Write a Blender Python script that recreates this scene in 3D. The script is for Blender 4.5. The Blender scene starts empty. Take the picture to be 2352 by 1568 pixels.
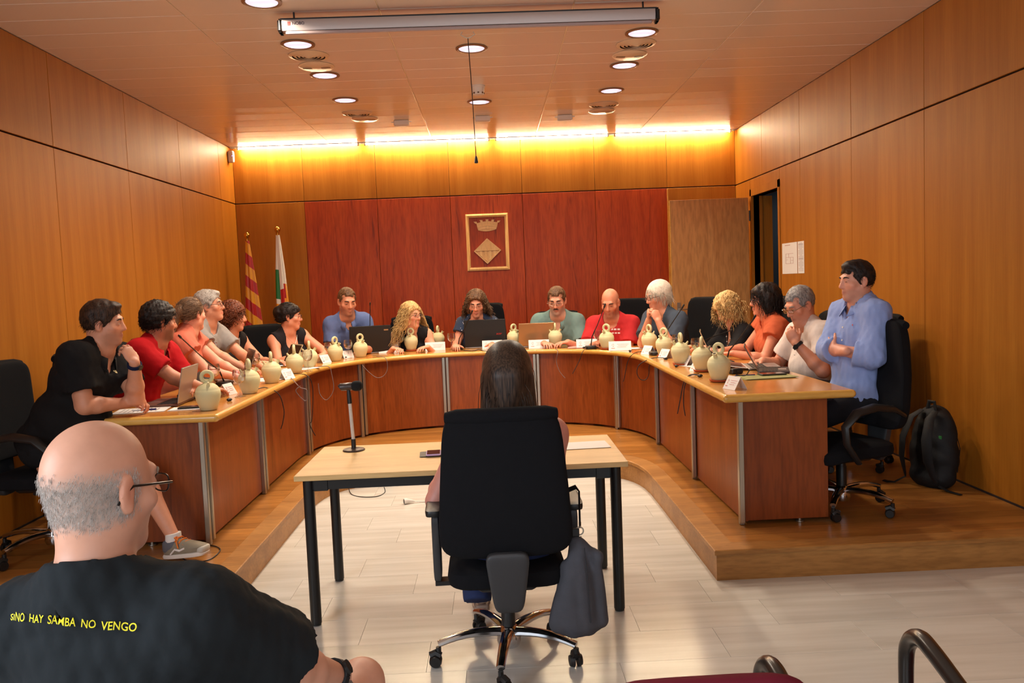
import bpy, math, random
import numpy as np
from mathutils import Vector, Matrix
from mathutils.bvhtree import BVHTree
random.seed(7); rng = np.random.default_rng(11)
scene = bpy.context.scene
col = scene.collection
PI = math.pi

# ------------------------------------------------------------------ camera
F_PX, PITCH, ROLL, YAW, CAM_H = 1880.0, .0705, .0400, .0220, 1.60
_f = np.array([math.sin(YAW)*math.cos(PITCH), math.cos(YAW)*math.cos(PITCH), -math.sin(PITCH)])
_r = np.array([math.cos(YAW), -math.sin(YAW), 0.0]); _u = np.cross(_r, _f)
CR = math.cos(ROLL)*_r - math.sin(ROLL)*_u
CU = math.sin(ROLL)*_r + math.cos(ROLL)*_u
CW = _f
cd = bpy.data.cameras.new('camera'); cam = bpy.data.objects.new('camera', cd); col.objects.link(cam)
cd.sensor_width = 36.0; cd.lens = 36.0*F_PX/2352.0; cd.clip_start = .05; cd.clip_end = 60
M = Matrix(((CR[0], CU[0], -CW[0], 0), (CR[1], CU[1], -CW[1], 0), (CR[2], CU[2], -CW[2], CAM_H), (0, 0, 0, 1)))
cam.matrix_world = M
scene.camera = cam

# ------------------------------------------------------------------ view, world, lights
scene.view_settings.view_transform = 'Standard'
scene.view_settings.look = 'None'
scene.view_settings.gamma = 1.0
scene.view_settings.exposure = -0.28
scene.view_settings.use_curve_mapping = False
scene.cycles.use_denoising = True
scene.cycles.max_bounces = 7
scene.cycles.diffuse_bounces = 4
scene.cycles.glossy_bounces = 4
scene.cycles.transmission_bounces = 6
scene.cycles.transparent_max_bounces = 8
scene.cycles.caustics_reflective = False
scene.cycles.caustics_refractive = False
scene.cycles.sample_clamp_indirect = 6.0

world = bpy.data.worlds.new('world'); scene.world = world; world.use_nodes = True
world.node_tree.nodes['Background'].inputs[0].default_value = (.72, .83, 1.0, 1)
world.node_tree.nodes['Background'].inputs[1].default_value = 1.0

DOWN_W, DOWN_C = 25.0, (1.0, .85, .68)
TUBE_S, TUBE_C = 270.0, (1.0, .82, .52)
DAY_W, DAY_C = 150.0, (.80, .90, 1.0)

def area_light(name, loc, target, size, size_y, power, color, spread=PI, shape='RECTANGLE'):
    d = bpy.data.lights.new(name, 'AREA'); d.energy = power; d.color = color; d.shape = shape
    d.size = size
    if shape in ('RECTANGLE', 'ELLIPSE'): d.size_y = size_y
    d.spread = spread
    o = bpy.data.objects.new(name, d); col.objects.link(o); o.location = loc
    o.rotation_euler = (Vector(target)-Vector(loc)).to_track_quat('-Z', 'Y').to_euler()
    return o
# daylight of the windows behind the photographer: one in the left wall, one in the rear wall
area_light('window_daylight', (-3.02, .2, 1.9), (-1.0, .8, .9), 2.2, 1.6, DAY_W, DAY_C)
area_light('rear_window_daylight', (.9, -2.25, 1.95), (.7, 2.0, .9), 3.4, 1.9, DAY_W*.55, DAY_C)

# ------------------------------------------------------------------ pixel -> place helpers (positions measured on the photograph)
def ray(px, py): return CW + CR*((px-1176)/F_PX) - CU*((py-784)/F_PX)
def G(px, py, z):
    d = ray(px, py); t = (z-CAM_H)/d[2]; return Vector((d[0]*t, d[1]*t, z))
def V(px, py, y):
    d = ray(px, py); t = y/d[1]; return Vector((d[0]*t, y, CAM_H+d[2]*t))
def VX(px, py, x):
    d = ray(px, py); t = x/d[0]; return Vector((x, d[1]*t, CAM_H+d[2]*t))

# ------------------------------------------------------------------ object helpers
def s2l(c):
    c = [x/255.0 for x in c[:3]]
    return tuple(x/12.92 if x <= .04045 else ((x+.055)/1.055)**2.4 for x in c)
def link(name, data, parent=None):
    o = bpy.data.objects.new(name, data); col.objects.link(o)
    if parent is not None: o.parent = parent
    return o
def tag(o, label=None, cat=None, group=None, kind=None):
    if label: o['label'] = label
    if cat: o['category'] = cat
    if group: o['group'] = group
    if kind: o['kind'] = kind
    return o
def empty(name, loc=(0, 0, 0), rz=0.0, label=None, cat=None, group=None):
    o = link(name, None); o.location = loc; o.rotation_euler = (0, 0, rz); o.empty_display_size = .1
    return tag(o, label, cat, group)
class MB:
    """collects verts and faces of one mesh"""
    def __init__(s): s.v = []; s.f = []; s.mi = []
    def add(s, v, f, mi=0):
        b = len(s.v); s.v += [tuple(p) for p in v]; s.f += [tuple(i+b for i in q) for q in f]; s.mi += [mi]*len(f); return s
    def xf(s, fn, start=0):
        s.v[start:] = [tuple(fn(Vector(p))) for p in s.v[start:]]; return s
    def box(s, c, d, rz=0.0, bev=0.0, mi=0):
        x, y, z = d[0]/2, d[1]/2, d[2]/2
        if bev <= 0:
            v = [(-x, -y, -z), (x, -y, -z), (x, y, -z), (-x, y, -z), (-x, -y, z), (x, -y, z), (x, y, z), (-x, y, z)]
            f = [(3, 2, 1, 0), (4, 5, 6, 7), (0, 1, 5, 4), (1, 2, 6, 5), (2, 3, 7, 6), (3, 0, 4, 7)]
        else:
            b = min(bev, x*.99, y*.99, z*.99); v = []; f = []
            rings = [(-z, b), (-z+b, 0), (z-b, 0), (z, b)]
            for zz, i in rings:
                X, Y = x-i, y-i
                v += [(-X+b, -Y, zz), (X-b, -Y, zz), (X, -Y+b, zz), (X, Y-b, zz), (X-b, Y, zz), (-X+b, Y, zz), (-X, Y-b, zz), (-X, -Y+b, zz)]
            for r in range(3):
                for k in range(8): f.append((r*8+k, r*8+(k+1) % 8, r*8+8+(k+1) % 8, r*8+8+k))
            f.append(tuple(range(7, -1, -1))); f.append(tuple(range(24, 32)))
        cz, sz = math.cos(rz), math.sin(rz)
        v = [(c[0]+p[0]*cz-p[1]*sz, c[1]+p[0]*sz+p[1]*cz, c[2]+p[2]) for p in v]
        return s.add(v, f, mi)
    def tube(s, pts, r, n=8, caps=True, mi=0, flat=None):
        pts = [Vector(p) for p in pts]; k = len(pts); rr = r if isinstance(r, (list, tuple)) else [r]*k
        v = []; f = []; up = None
        for i, p in enumerate(pts):
            t = (pts[min(i+1, k-1)]-pts[max(i-1, 0)])
            t = t.normalized() if t.length > 1e-9 else Vector((0, 0, 1))
            if up is None:
                up = Vector((0, 0, 1)) if abs(t.z) < .95 else Vector((1, 0, 0))
            a = up-t*up.dot(t)
            if a.length < 1e-6: a = t.orthogonal()
            a.normalize(); up = a; b = t.cross(a)
            for j in range(n):
                w = 2*PI*j/n
                fa, fb = (1, 1) if flat is None else flat
                v.append(p+a*(math.cos(w)*rr[i]*fa)+b*(math.sin(w)*rr[i]*fb))
        for i in range(k-1):
            for j in range(n):
                f.append((i*n+j, i*n+(j+1) % n, (i+1)*n+(j+1) % n, (i+1)*n+j))
        if caps: f.append(tuple(range(n-1, -1, -1))); f.append(tuple(range((k-1)*n, k*n)))
        return s.add(v, f, mi)
    def lathe(s, prof, n=20, c=(0, 0, 0), mi=0, closed=False):
        v = []; f = []; k = len(prof)
        for (r, z) in prof:
            for j in range(n):
                w = 2*PI*j/n; v.append((c[0]+r*math.cos(w), c[1]+r*math.sin(w), c[2]+z))
        for i in range(k-1 if not closed else k):
            for j in range(n):
                i2 = (i+1) % k
                f.append((i*n+j, i*n+(j+1) % n, i2*n+(j+1) % n, i2*n+j))
        if not closed:
            if prof[0][0] > 1e-5: f.append(tuple(range(n-1, -1, -1)))
            if prof[-1][0] > 1e-5: f.append(tuple(range((k-1)*n, k*n)))
        return s.add(v, f, mi)
    def torus(s, c, R, r, axis='z', n=24, m=8, mi=0, sx=1, sy=1):
        v = []; f = []
        for i in range(n):
            w = 2*PI*i/n
            for j in range(m):
                q = 2*PI*j/m; R2 = R+r*math.cos(q); p = (R2*math.cos(w)*sx, R2*math.sin(w)*sy, r*math.sin(q))
                if axis == 'y': p = (p[0], p[2], p[1])
                elif axis == 'x': p = (p[2], p[0], p[1])
                v.append((c[0]+p[0], c[1]+p[1], c[2]+p[2]))
        for i in range(n):
            for j in range(m):
                q = (i*m+j, i*m+(j+1) % m, ((i+1) % n)*m+(j+1) % m, ((i+1) % n)*m+j)
                f.append(q if axis == 'y' else q[::-1])
        return s.add(v, f, mi)
    def sbox(s, c, d, e1=.35, e2=.35, nu=24, nv=14, mi=0, fn=None):
        """superellipsoid: a softly rounded box"""
        def pw(x, e): return math.copysign(abs(x)**e, x)
        v = []; f = []
        for i in range(nv+1):
            t = -PI/2+PI*i/nv
            for j in range(nu):
                w = 2*PI*j/nu
                p = Vector((d[0]/2*pw(math.cos(t), e1)*pw(math.cos(w), e2), d[1]/2*pw(math.cos(t), e1)*pw(math.sin(w), e2), d[2]/2*pw(math.sin(t), e1)))
                if fn: p = fn(p)
                v.append((c[0]+p[0], c[1]+p[1], c[2]+p[2]))
        for i in range(nv):
            for j in range(nu): f.append((i*nu+j, i*nu+(j+1) % nu, (i+1)*nu+(j+1) % nu, (i+1)*nu+j))
        return s.add(v, f, mi)
    def prism(s, poly, z0, z1, mi=0):
        n = len(poly); v = [(p[0], p[1], z0) for p in poly]+[(p[0], p[1], z1) for p in poly]
        a = sum(poly[i][0]*poly[(i+1) % n][1]-poly[(i+1) % n][0]*poly[i][1] for i in range(n))
        f = [tuple(range(n-1, -1, -1)), tuple(range(n, 2*n))]+[(i, (i+1) % n, n+(i+1) % n, n+i) for i in range(n)]
        if a < 0: f = [q[::-1] for q in f]
        return s.add(v, f, mi)
    def quad(s, a, b, c, d, mi=0): return s.add([a, b, c, d], [(0, 1, 2, 3)], mi)
    def mesh(s, name):
        m = bpy.data.meshes.new(name); m.from_pydata(s.v, [], s.f)
        if any(s.mi): m.polygons.foreach_set('material_index', s.mi)
        return m
    def build(s, name, mat, parent=None, smooth=True, angle=40):
        m = s.mesh(name)
        for k in (mat if isinstance(mat, (list, tuple)) else [mat]): m.materials.append(k)
        if smooth: m.shade_smooth_by_angle(math.radians(angle)) if hasattr(m, 'shade_smooth_by_angle') else m.polygons.foreach_set('use_smooth', [True]*len(m.polygons))
        m.update()
        return link(name, m, parent)
def smooth_by_angle(m, deg=40):
    m.polygons.foreach_set('use_smooth', [True]*len(m.polygons))
    try: m.set_sharp_from_angle(angle=math.radians(deg))
    except Exception: pass
def _build(s, name, mat, parent=None, smooth=True, angle=40):
    m = s.mesh(name)
    for k in (mat if isinstance(mat, (list, tuple)) else [mat]): m.materials.append(k)
    if smooth: smooth_by_angle(m, angle)
    m.update(); return link(name, m, parent)
MB.build = _build
def copy_tree(o, parent=None):
    c = o.copy(); col.objects.link(c)
    if parent is not None: c.parent = parent
    for ch in o.children: copy_tree(ch, c)
    return c

# ------------------------------------------------------------------ materials
MATS = {}
def node_mat(name):
    m = bpy.data.materials.new(name); m.use_nodes = True; nt = m.node_tree
    return m, nt, nt.nodes['Principled BSDF']
def mat(name, rgb, rough=.5, metal=0.0, spec=.5, var=0.0, vscale=8.0, bump=0.0, bscale=60.0, coat=0.0, emit=None, es=0.0, alpha=None, trans=0.0, ior=1.45, stretch=(1, 1, 1), sheen=0.0):
    if name in MATS: return MATS[name]
    m, nt, b = node_mat(name); L = nt.links; N = nt.nodes
    c = s2l(rgb); b.inputs['Base Color'].default_value = (*c, 1)
    b.inputs['Roughness'].default_value = rough; b.inputs['Metallic'].default_value = metal
    b.inputs['Specular IOR Level'].default_value = spec; b.inputs['IOR'].default_value = ior
    if coat: b.inputs['Coat Weight'].default_value = coat; b.inputs['Coat Roughness'].default_value = .15
    if trans: b.inputs['Transmission Weight'].default_value = trans
    if sheen: b.inputs['Sheen Weight'].default_value = sheen; b.inputs['Sheen Roughness'].default_value = .5
    if emit: b.inputs['Emission Color'].default_value = (*emit, 1); b.inputs['Emission Strength'].default_value = es
    tc = N.new('ShaderNodeTexCoord'); mp = N.new('ShaderNodeMapping'); mp.inputs['Scale'].default_value = stretch
    L.new(tc.outputs['Object'], mp.inputs['Vector'])
    if var > 0:
        n = N.new('ShaderNodeTexNoise'); n.inputs['Scale'].default_value = vscale; n.inputs['Detail'].default_value = 4
        L.new(mp.outputs[0], n.inputs['Vector'])
        mx = N.new('ShaderNodeMix'); mx.data_type = 'RGBA'
        mx.inputs['A'].default_value = (*[x*(1-var) for x in c], 1); mx.inputs['B'].default_value = (*[min(1, x*(1+var)) for x in c], 1)
        L.new(n.outputs['Fac'], mx.inputs['Factor']); L.new(mx.outputs['Result'], b.inputs['Base Color'])
    if bump > 0:
        n2 = N.new('ShaderNodeTexNoise'); n2.inputs['Scale'].default_value = bscale; n2.inputs['Detail'].default_value = 3
        L.new(mp.outputs[0], n2.inputs['Vector'])
        bp = N.new('ShaderNodeBump'); bp.inputs['Strength'].default_value = bump; bp.inputs['Distance'].default_value = .004
        L.new(n2.outputs['Fac'], bp.inputs['Height']); L.new(bp.outputs['Normal'], b.inputs['Normal'])
    MATS[name] = m; return m
def wood(name, c1, c2, dark=None, stretch=(5, 5, .35), rough=.33, rings=0.0, fine=1.0, spec=.45, rvar=.12, coat=0.0):
    """procedural veneer: long grain along the axis with the small stretch"""
    m, nt, b = node_mat(name); L = nt.links; N = nt.nodes
    tc = N.new('ShaderNodeTexCoord'); oi = N.new('ShaderNodeObjectInfo')
    mul = N.new('ShaderNodeMath'); mul.operation = 'MULTIPLY'; mul.inputs[1].default_value = 37.0
    L.new(oi.outputs['Random'], mul.inputs[0])
    va = N.new('ShaderNodeVectorMath'); va.operation = 'ADD'
    L.new(tc.outputs['Object'], va.inputs[0]); L.new(mul.outputs[0], va.inputs[1])
    mp = N.new('ShaderNodeMapping'); mp.inputs['Scale'].default_value = stretch; L.new(va.outputs[0], mp.inputs['Vector'])
    n1 = N.new('ShaderNodeTexNoise'); n1.inputs['Scale'].default_value = 1.2; n1.inputs['Detail'].default_value = 6; n1.inputs['Distortion'].default_value = .4 + rings
    L.new(mp.outputs[0], n1.inputs['Vector'])
    mp2 = N.new('ShaderNodeMapping'); mp2.inputs['Scale'].default_value = tuple(x*14 for x in stretch); L.new(va.outputs[0], mp2.inputs['Vector'])
    n2 = N.new('ShaderNodeTexNoise'); n2.inputs['Scale'].default_value = 1.0; n2.inputs['Detail'].default_value = 3
    L.new(mp2.outputs[0], n2.inputs['Vector'])
    r = N.new('ShaderNodeValToRGB'); e = r.color_ramp.elements
    e[0].position = .32; e[0].color = (*s2l(c1), 1); e[1].position = .68; e[1].color = (*s2l(c2), 1)
    L.new(n1.outputs['Fac'], r.inputs['Fac'])
    cur = r.outputs['Color']
    mx = N.new('ShaderNodeMix'); mx.data_type = 'RGBA'; mx.blend_type = 'MULTIPLY'
    r2 = N.new('ShaderNodeValToRGB'); g = 1-.22*fine
    r2.color_ramp.elements[0].position = .35; r2.color_ramp.elements[0].color = (g, g*.97, g*.93, 1)
    r2.color_ramp.elements[1].position = .6; r2.color_ramp.elements[1].color = (1, 1, 1, 1)
    L.new(n2.outputs['Fac'], r2.inputs['Fac'])
    mx.inputs['Factor'].default_value = 1.0; L.new(cur, mx.inputs['A']); L.new(r2.outputs['Color'], mx.inputs['B']); cur = mx.outputs['Result']
    if dark:
        mp3 = N.new('ShaderNodeMapping'); mp3.inputs['Scale'].default_value = tuple(x*2.6 for x in stretch); L.new(va.outputs[0], mp3.inputs['Vector'])
        n3 = N.new('ShaderNodeTexNoise'); n3.inputs['Scale'].default_value = 1.0; n3.inputs['Detail'].default_value = 8; n3.inputs['Distortion'].default_value = 1.6
        L.new(mp3.outputs[0], n3.inputs['Vector'])
        r3 = N.new('ShaderNodeValToRGB'); r3.color_ramp.elements[0].position = .60; r3.color_ramp.elements[0].color = (0, 0, 0, 1)
        r3.color_ramp.elements[1].position = .74; r3.color_ramp.elements[1].color = (.8, .8, .8, 1)
        L.new(n3.outputs['Fac'], r3.inputs['Fac'])
        m3 = N.new('ShaderNodeMix'); m3.data_type = 'RGBA'; L.new(r3.outputs['Color'], m3.inputs['Factor'])
        L.new(cur, m3.inputs['A']); m3.inputs['B'].default_value = (*s2l(dark), 1); cur = m3.outputs['Result']
    hs = N.new('ShaderNodeHueSaturation'); mr = N.new('ShaderNodeMapRange')
    mr.inputs['To Min'].default_value = 1-rvar; mr.inputs['To Max'].default_value = 1+rvar*.6
    L.new(oi.outputs['Random'], mr.inputs['Value']); L.new(mr.outputs[0], hs.inputs['Value']); L.new(cur, hs.inputs['Color'])
    L.new(hs.outputs['Color'], b.inputs['Base Color'])
    b.inputs['Roughness'].default_value = rough; b.inputs['Specular IOR Level'].default_value = spec
    if coat: b.inputs['Coat Weight'].default_value = coat; b.inputs['Coat Roughness'].default_value = .12
    MATS[name] = m; return m
def glass_mat(name, tint=(1, 1, 1), rough=.02, mixf=.16):
    """thin clear glass: mostly see-through, with a glossy skin"""
    m = bpy.data.materials.new(name); m.use_nodes = True; nt = m.node_tree; nt.nodes.clear(); N = nt.nodes; L = nt.links
    o = N.new('ShaderNodeOutputMaterial'); t = N.new('ShaderNodeBsdfTransparent'); g = N.new('ShaderNodeBsdfGlossy'); mx = N.new('ShaderNodeMixShader')
    t.inputs['Color'].default_value = (*tint, 1); g.inputs['Roughness'].default_value = rough
    lw = N.new('ShaderNodeLayerWeight'); lw.inputs['Blend'].default_value = mixf
    L.new(lw.outputs['Facing'], mx.inputs['Fac']); L.new(t.outputs[0], mx.inputs[1]); L.new(g.outputs[0], mx.inputs[2]); L.new(mx.outputs[0], o.inputs['Surface'])
    MATS[name] = m; return m
# ------------------------------------------------------------------ material set
beech = wood('beech_veneer', (156, 92, 22), (172, 107, 32), stretch=(7, 7, .25), rough=.50, spec=.18, rvar=.05, fine=.4)
beech_door = wood('door_veneer', (196, 134, 72), (214, 154, 90), stretch=(3, 3, .5), rough=.42, rings=1.2, rvar=.05)
cherry = wood('cherry_veneer', (160, 56, 15), (180, 72, 23), dark=(104, 34, 10), stretch=(4.5, 4.5, .42), rough=.45, spec=.25, rings=.8, rvar=.08)
cherry_desk = wood('cherry_desk_veneer', (128, 58, 20), (150, 74, 30), dark=(96, 40, 14), stretch=(4.5, 4.5, .5), rough=.32, rings=.5, rvar=.08)
desk_wood = wood('desk_top_wood', (196, 132, 58), (214, 152, 76), stretch=(.6, 5, 5), rough=.2, fine=.5, coat=.35, rvar=.03)
edge_wood = wood('desk_edge_wood', (206, 150, 66), (222, 172, 88), stretch=(1, 1, 5), rough=.25, fine=.4, coat=.3, rvar=.03)
plank_wood = wood('platform_plank_wood', (150, 98, 42), (182, 122, 58), stretch=(.5, 6, 6), rough=.3, rvar=.16)
riser_wood = wood('platform_riser_wood', (152, 102, 48), (178, 126, 66), stretch=(.8, 5, 5), rough=.4, rvar=.05)
table_wood = wood('table_laminate', (206, 168, 110), (222, 186, 128), stretch=(.8, 9, 9), rough=.35, fine=.5, rvar=.02)
ceil_m = mat('ceiling_enamel', (232, 216, 198), rough=.17, spec=.7, bump=.10, bscale=1.6)
grout = mat('tile_joint', (190, 182, 168), rough=.8)
dark_gap = mat('shadow_gap', (44, 24, 12), rough=.9)
white_paint = mat('white_paint', (222, 214, 204), rough=.5)
steel = mat('brushed_steel', (176, 170, 158), rough=.28, metal=.9, var=.06, vscale=3, stretch=(30, 30, .5))
chrome = mat('polished_chrome', (205, 205, 208), rough=.14, metal=1.0, var=.03, vscale=6)
black_plastic = mat('black_plastic', (26, 25, 25), rough=.42, bump=.06, bscale=220)
black_metal = mat('black_enamel_metal', (20, 20, 21), rough=.38, bump=.03, bscale=160)
black_cloth = mat('black_upholstery', (17, 17, 20), rough=.92, spec=.2, bump=.25, bscale=420, var=.12, vscale=30)
grey_plastic = mat('grey_plastic', (52, 52, 54), rough=.5, bump=.05, bscale=200)
corridor_m = mat('corridor_paint', (92, 100, 108), rough=.7, var=.05)
def marble():
    m, nt, b = node_mat('marble_tile'); L = nt.links; N = nt.nodes
    tc = N.new('ShaderNodeTexCoord'); oi = N.new('ShaderNodeObjectInfo')
    mul = N.new('ShaderNodeMath'); mul.operation = 'MULTIPLY'; mul.inputs[1].default_value = 53.0; L.new(oi.outputs['Random'], mul.inputs[0])
    va = N.new('ShaderNodeVectorMath'); va.operation = 'ADD'; L.new(tc.outputs['Object'], va.inputs[0]); L.new(mul.outputs[0], va.inputs[1])
    mp = N.new('ShaderNodeMapping'); mp.inputs['Scale'].default_value = (1.2, 14, 8); L.new(va.outputs[0], mp.inputs['Vector'])
    n = N.new('ShaderNodeTexNoise'); n.inputs['Scale'].default_value = 1.0; n.inputs['Detail'].default_value = 5; L.new(mp.outputs[0], n.inputs['Vector'])
    r = N.new('ShaderNodeValToRGB'); e = r.color_ramp.elements
    e[0].position = .3; e[0].color = (*s2l((192, 187, 177)), 1); e[1].position = .7; e[1].color = (*s2l((211, 208, 200)), 1)
    L.new(n.outputs['Fac'], r.inputs['Fac'])
    hs = N.new('ShaderNodeHueSaturation'); mr = N.new('ShaderNodeMapRange'); mr.inputs['To Min'].default_value = .93; mr.inputs['To Max'].default_value = 1.03
    L.new(oi.outputs['Random'], mr.inputs['Value']); L.new(mr.outputs[0], hs.inputs['Value']); L.new(r.outputs['Color'], hs.inputs['Color'])
    L.new(hs.outputs['Color'], b.inputs['Base Color']); b.inputs['Roughness'].default_value = .2; b.inputs['Specular IOR Level'].default_value = .5
    return m
marble_m = marble()

# ------------------------------------------------------------------ the room
XL, XR, YB, YR, ZC, PH, ZM = -3.08, 3.06, 10.15, -2.4, 3.365, .165, 2.70
def structure(name, mb, m, parent=None, smooth=False):
    o = mb.build(name, m, parent, smooth=smooth)
    if parent is None: o['kind'] = 'structure'
    return o
floor = structure('floor', MB().box((0, (YR+YB)/2, -.03), (XR-XL+.4, YB-YR+.4, .05)), grout)
# platform outline (inner edge of the U)
PCX, PA, PCY, PB, PN, PYF = -.14, 1.26, 5.6, 1.12, 4.0, 4.18
def platform_edge(off=0.0, n=28):
    """inner edge from the right front corner round to the left front corner; off > 0 moves it under the platform"""
    a, b = PA+off, PB+off; pts = [(PCX+a, PYF)]
    for i in range(n+1):
        w = (PI)*i/n; ct, st = math.cos(w), math.sin(w)
        pts.append((PCX+a*math.copysign(abs(ct)**(2/PN), ct), PCY+b*abs(st)**(2/PN)))
    pts.append((PCX-a, PYF)); return pts
def plat_y(x, off=0.0):
    u = abs(x-PCX)/(PA+off)
    return None if u >= 1 else PCY+(PB+off)*(1-u**PN)**(1/PN)
def plat_half(y, off=0.0):
    if y <= PCY: return PA+off
    v = (y-PCY)/(PB+off)
    return 0.0 if v >= 1 else (PA+off)*(1-v**PN)**(1/PN)
# marble tiles of the floor
tile_mesh = {}
def tile(x0, x1, y0, y1):
    w, d = x1-x0-.0012, y1-y0-.0012
    k = (round(w, 3), round(d, 3))
    if k not in tile_mesh:
        m = MB().box((0, 0, -.005), (w, d, .010), bev=.0005).mesh('tile'); m.materials.append(marble_m); tile_mesh[k] = m
    o = link('tile', tile_mesh[k], floor); o.location = ((x0+x1)/2, (y0+y1)/2, 0)
row = 0; y = 1.25
while y < 6.9:
    y1 = y+.295
    off = [.0, .31, .14, .45, .22][row % 5]
    x = XL-.6+off
    while x < XR:
        x0, x1 = max(x, XL), min(x+.64, XR)
        vis = True
        if y > PYF+.05:
            h = plat_half(y, .1)
            if x0 > PCX+h or x1 < PCX-h or h <= 0: vis = False
        if y < 2.2 and (x1 < -1.6): vis = False
        if vis and x1-x0 > .05: tile(x0, x1, y, y1)
        x += .64
    y = y1; row += 1
rear_slab = MB().box((0, (YR+1.25)/2, -.005), (XR-XL, 1.25-YR, .01)).build('tile_field', marble_m, floor, smooth=False)

# platform
plat = empty('platform', (0, 0, 0)); plat['kind'] = 'structure'
edge = platform_edge()
base = MB()
inner = platform_edge(.02)
poly = [(XR, PYF+.02)]+[(XR, YB), (XL, YB), (XL, PYF+.02)]+inner[::-1]
# body as strips between the inner edge and the walls so that no concave cap is needed
n = len(inner)
def strip_mesh(z, inn):
    mb = MB()
    for i in range(len(inn)-1):
        a, b = inn[i], inn[i+1]
        def out(p, k):
            if k == 0 or p[1] <= PYF+.03: return None
            return p
        mb.add([(a[0], a[1], z), (b[0], b[1], z), (b[0], YB, z), (a[0], YB, z)], [(0, 1, 2, 3)])
    mb.add([(inn[0][0], inn[0][1], z), (XR, inn[0][1], z), (XR, YB, z), (inn[0][0], YB, z)], [(0, 1, 2, 3)])
    mb.add([(XL, inn[-1][1], z), (inn[-1][0], inn[-1][1], z), (inn[-1][0], YB, z), (XL, YB, z)], [(0, 1, 2, 3)])
    return mb
sub = strip_mesh(PH-.0015, [(p[0], max(p[1], PYF+.02)) for p in inner])
sub.build('base_deck', plank_wood, plat, smooth=False)
# risers
def riser(pts, name):
    mb = MB()
    for i in range(len(pts)-1):
        a, b = pts[i], pts[i+1]
        mb.add([(a[0], a[1], 0), (b[0], b[1], 0), (b[0], b[1], PH-.02), (a[0], a[1], PH-.02)], [(0, 1, 2, 3)])
    o = mb.build(name, riser_wood, plat, smooth=True, angle=50); return o
riser(edge, 'riser')
riser([(XR, PYF), (PCX+PA, PYF)], 'riser'); riser([(PCX-PA, PYF), (XL, PYF)], 'riser')
# nosing boards
def nosing(out_pts, in_pts, name='nosing'):
    mb = MB(); n = len(out_pts); z0, z1 = PH-.026, PH
    v = []
    for (a, b) in zip(out_pts, in_pts):
        v += [(a[0], a[1], z0), (a[0], a[1], z1-.004), (a[0]*.96+b[0]*.04, a[1]*.96+b[1]*.04, z1), (b[0], b[1], z1), (b[0], b[1], z0)]
    f = []
    for i in range(n-1):
        for k in range(4): f.append((i*5+k, i*5+k+1, (i+1)*5+k+1, (i+1)*5+k))
    mb.add(v, f); return mb.build(name, riser_wood, plat, smooth=False)
NW = .11
o_pts = platform_edge(-.012); i_pts = platform_edge(NW)
i_pts[0] = (i_pts[0][0], PYF+NW); i_pts[-1] = (i_pts[-1][0], PYF+NW)
o_pts[0] = (o_pts[0][0], PYF-.012); o_pts[-1] = (o_pts[-1][0], PYF-.012)
nosing(o_pts, i_pts)
nosing([(XR, PYF-.012), (PCX+PA+.012*-1, PYF-.012)], [(XR, PYF+NW), (PCX+PA+NW, PYF+NW)])
nosing([(PCX-PA+.012, PYF-.012), (XL, PYF-.012)], [(PCX-PA-NW, PYF+NW), (XL, PYF+NW)])
# planks, running left to right
def plank(poly):
    c = (sum(p[0] for p in poly)/len(poly), sum(p[1] for p in poly)/len(poly))
    mb = MB().prism([(p[0]-c[0], p[1]-c[1]) for p in poly], -.012, 0)
    o = mb.build('plank', plank_wood, plat, smooth=False); o.location = (c[0], c[1], PH)
y = PYF+NW; PWD = .115; r = 0
while y < YB-.02:
    y1 = min(y+PWD, YB); g = .0012
    h0, h1 = plat_half(y, NW), plat_half(y1, NW)
    cuts = [[-.2, 1.0], [.35, -.9], [-.75, .6], [.1, 1.3]][r % 4]
    segs = []
    if h0 > 0:
        if y1-y > 0:
            L0, L1 = PCX-h0, PCX-(h1 if h1 > 0 else 0); R0, R1 = PCX+h0, PCX+(h1 if h1 > 0 else 0)
            xm = (XL+min(L0, L1))/2+cuts[0]*.3
            segs.append([(XL, y), (xm, y), (xm, y1-g), (XL, y1-g)])
            segs.append([(xm+g, y), (L0, y), (L1, y1-g), (xm+g, y1-g)])
            xm = (XR+max(R0, R1))/2+cuts[1]*.3
            segs.append([(R0, y), (xm, y), (xm, y1-g), (R1, y1-g)])
            segs.append([(xm+g, y), (XR, y), (XR, y1-g), (xm+g, y1-g)])
    else:
        xs = [XL, -1.6+cuts[0]*.4, -.2+cuts[1]*.3, 1.4+cuts[0]*.4, XR]
        for a, b in zip(xs[:-1], xs[1:]): segs.append([(a, y), (b-g, y), (b-g, y1-g), (a, y1-g)])
    if y < 8.6 or r % 1 == 0:
        for s_ in segs:
            if y > 8.7 and y < 20: continue
            plank(s_)
    y = y1; r += 1
# the boards under and behind the far seats, out of sight between the legs
MB().box(((XL+XR)/2, (y_ := 8.70)+(YB-8.70)/2+.05, PH-.006), (XR-XL, YB-8.80, .012)).build('plank_field', plank_wood, plat, smooth=False)

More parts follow.
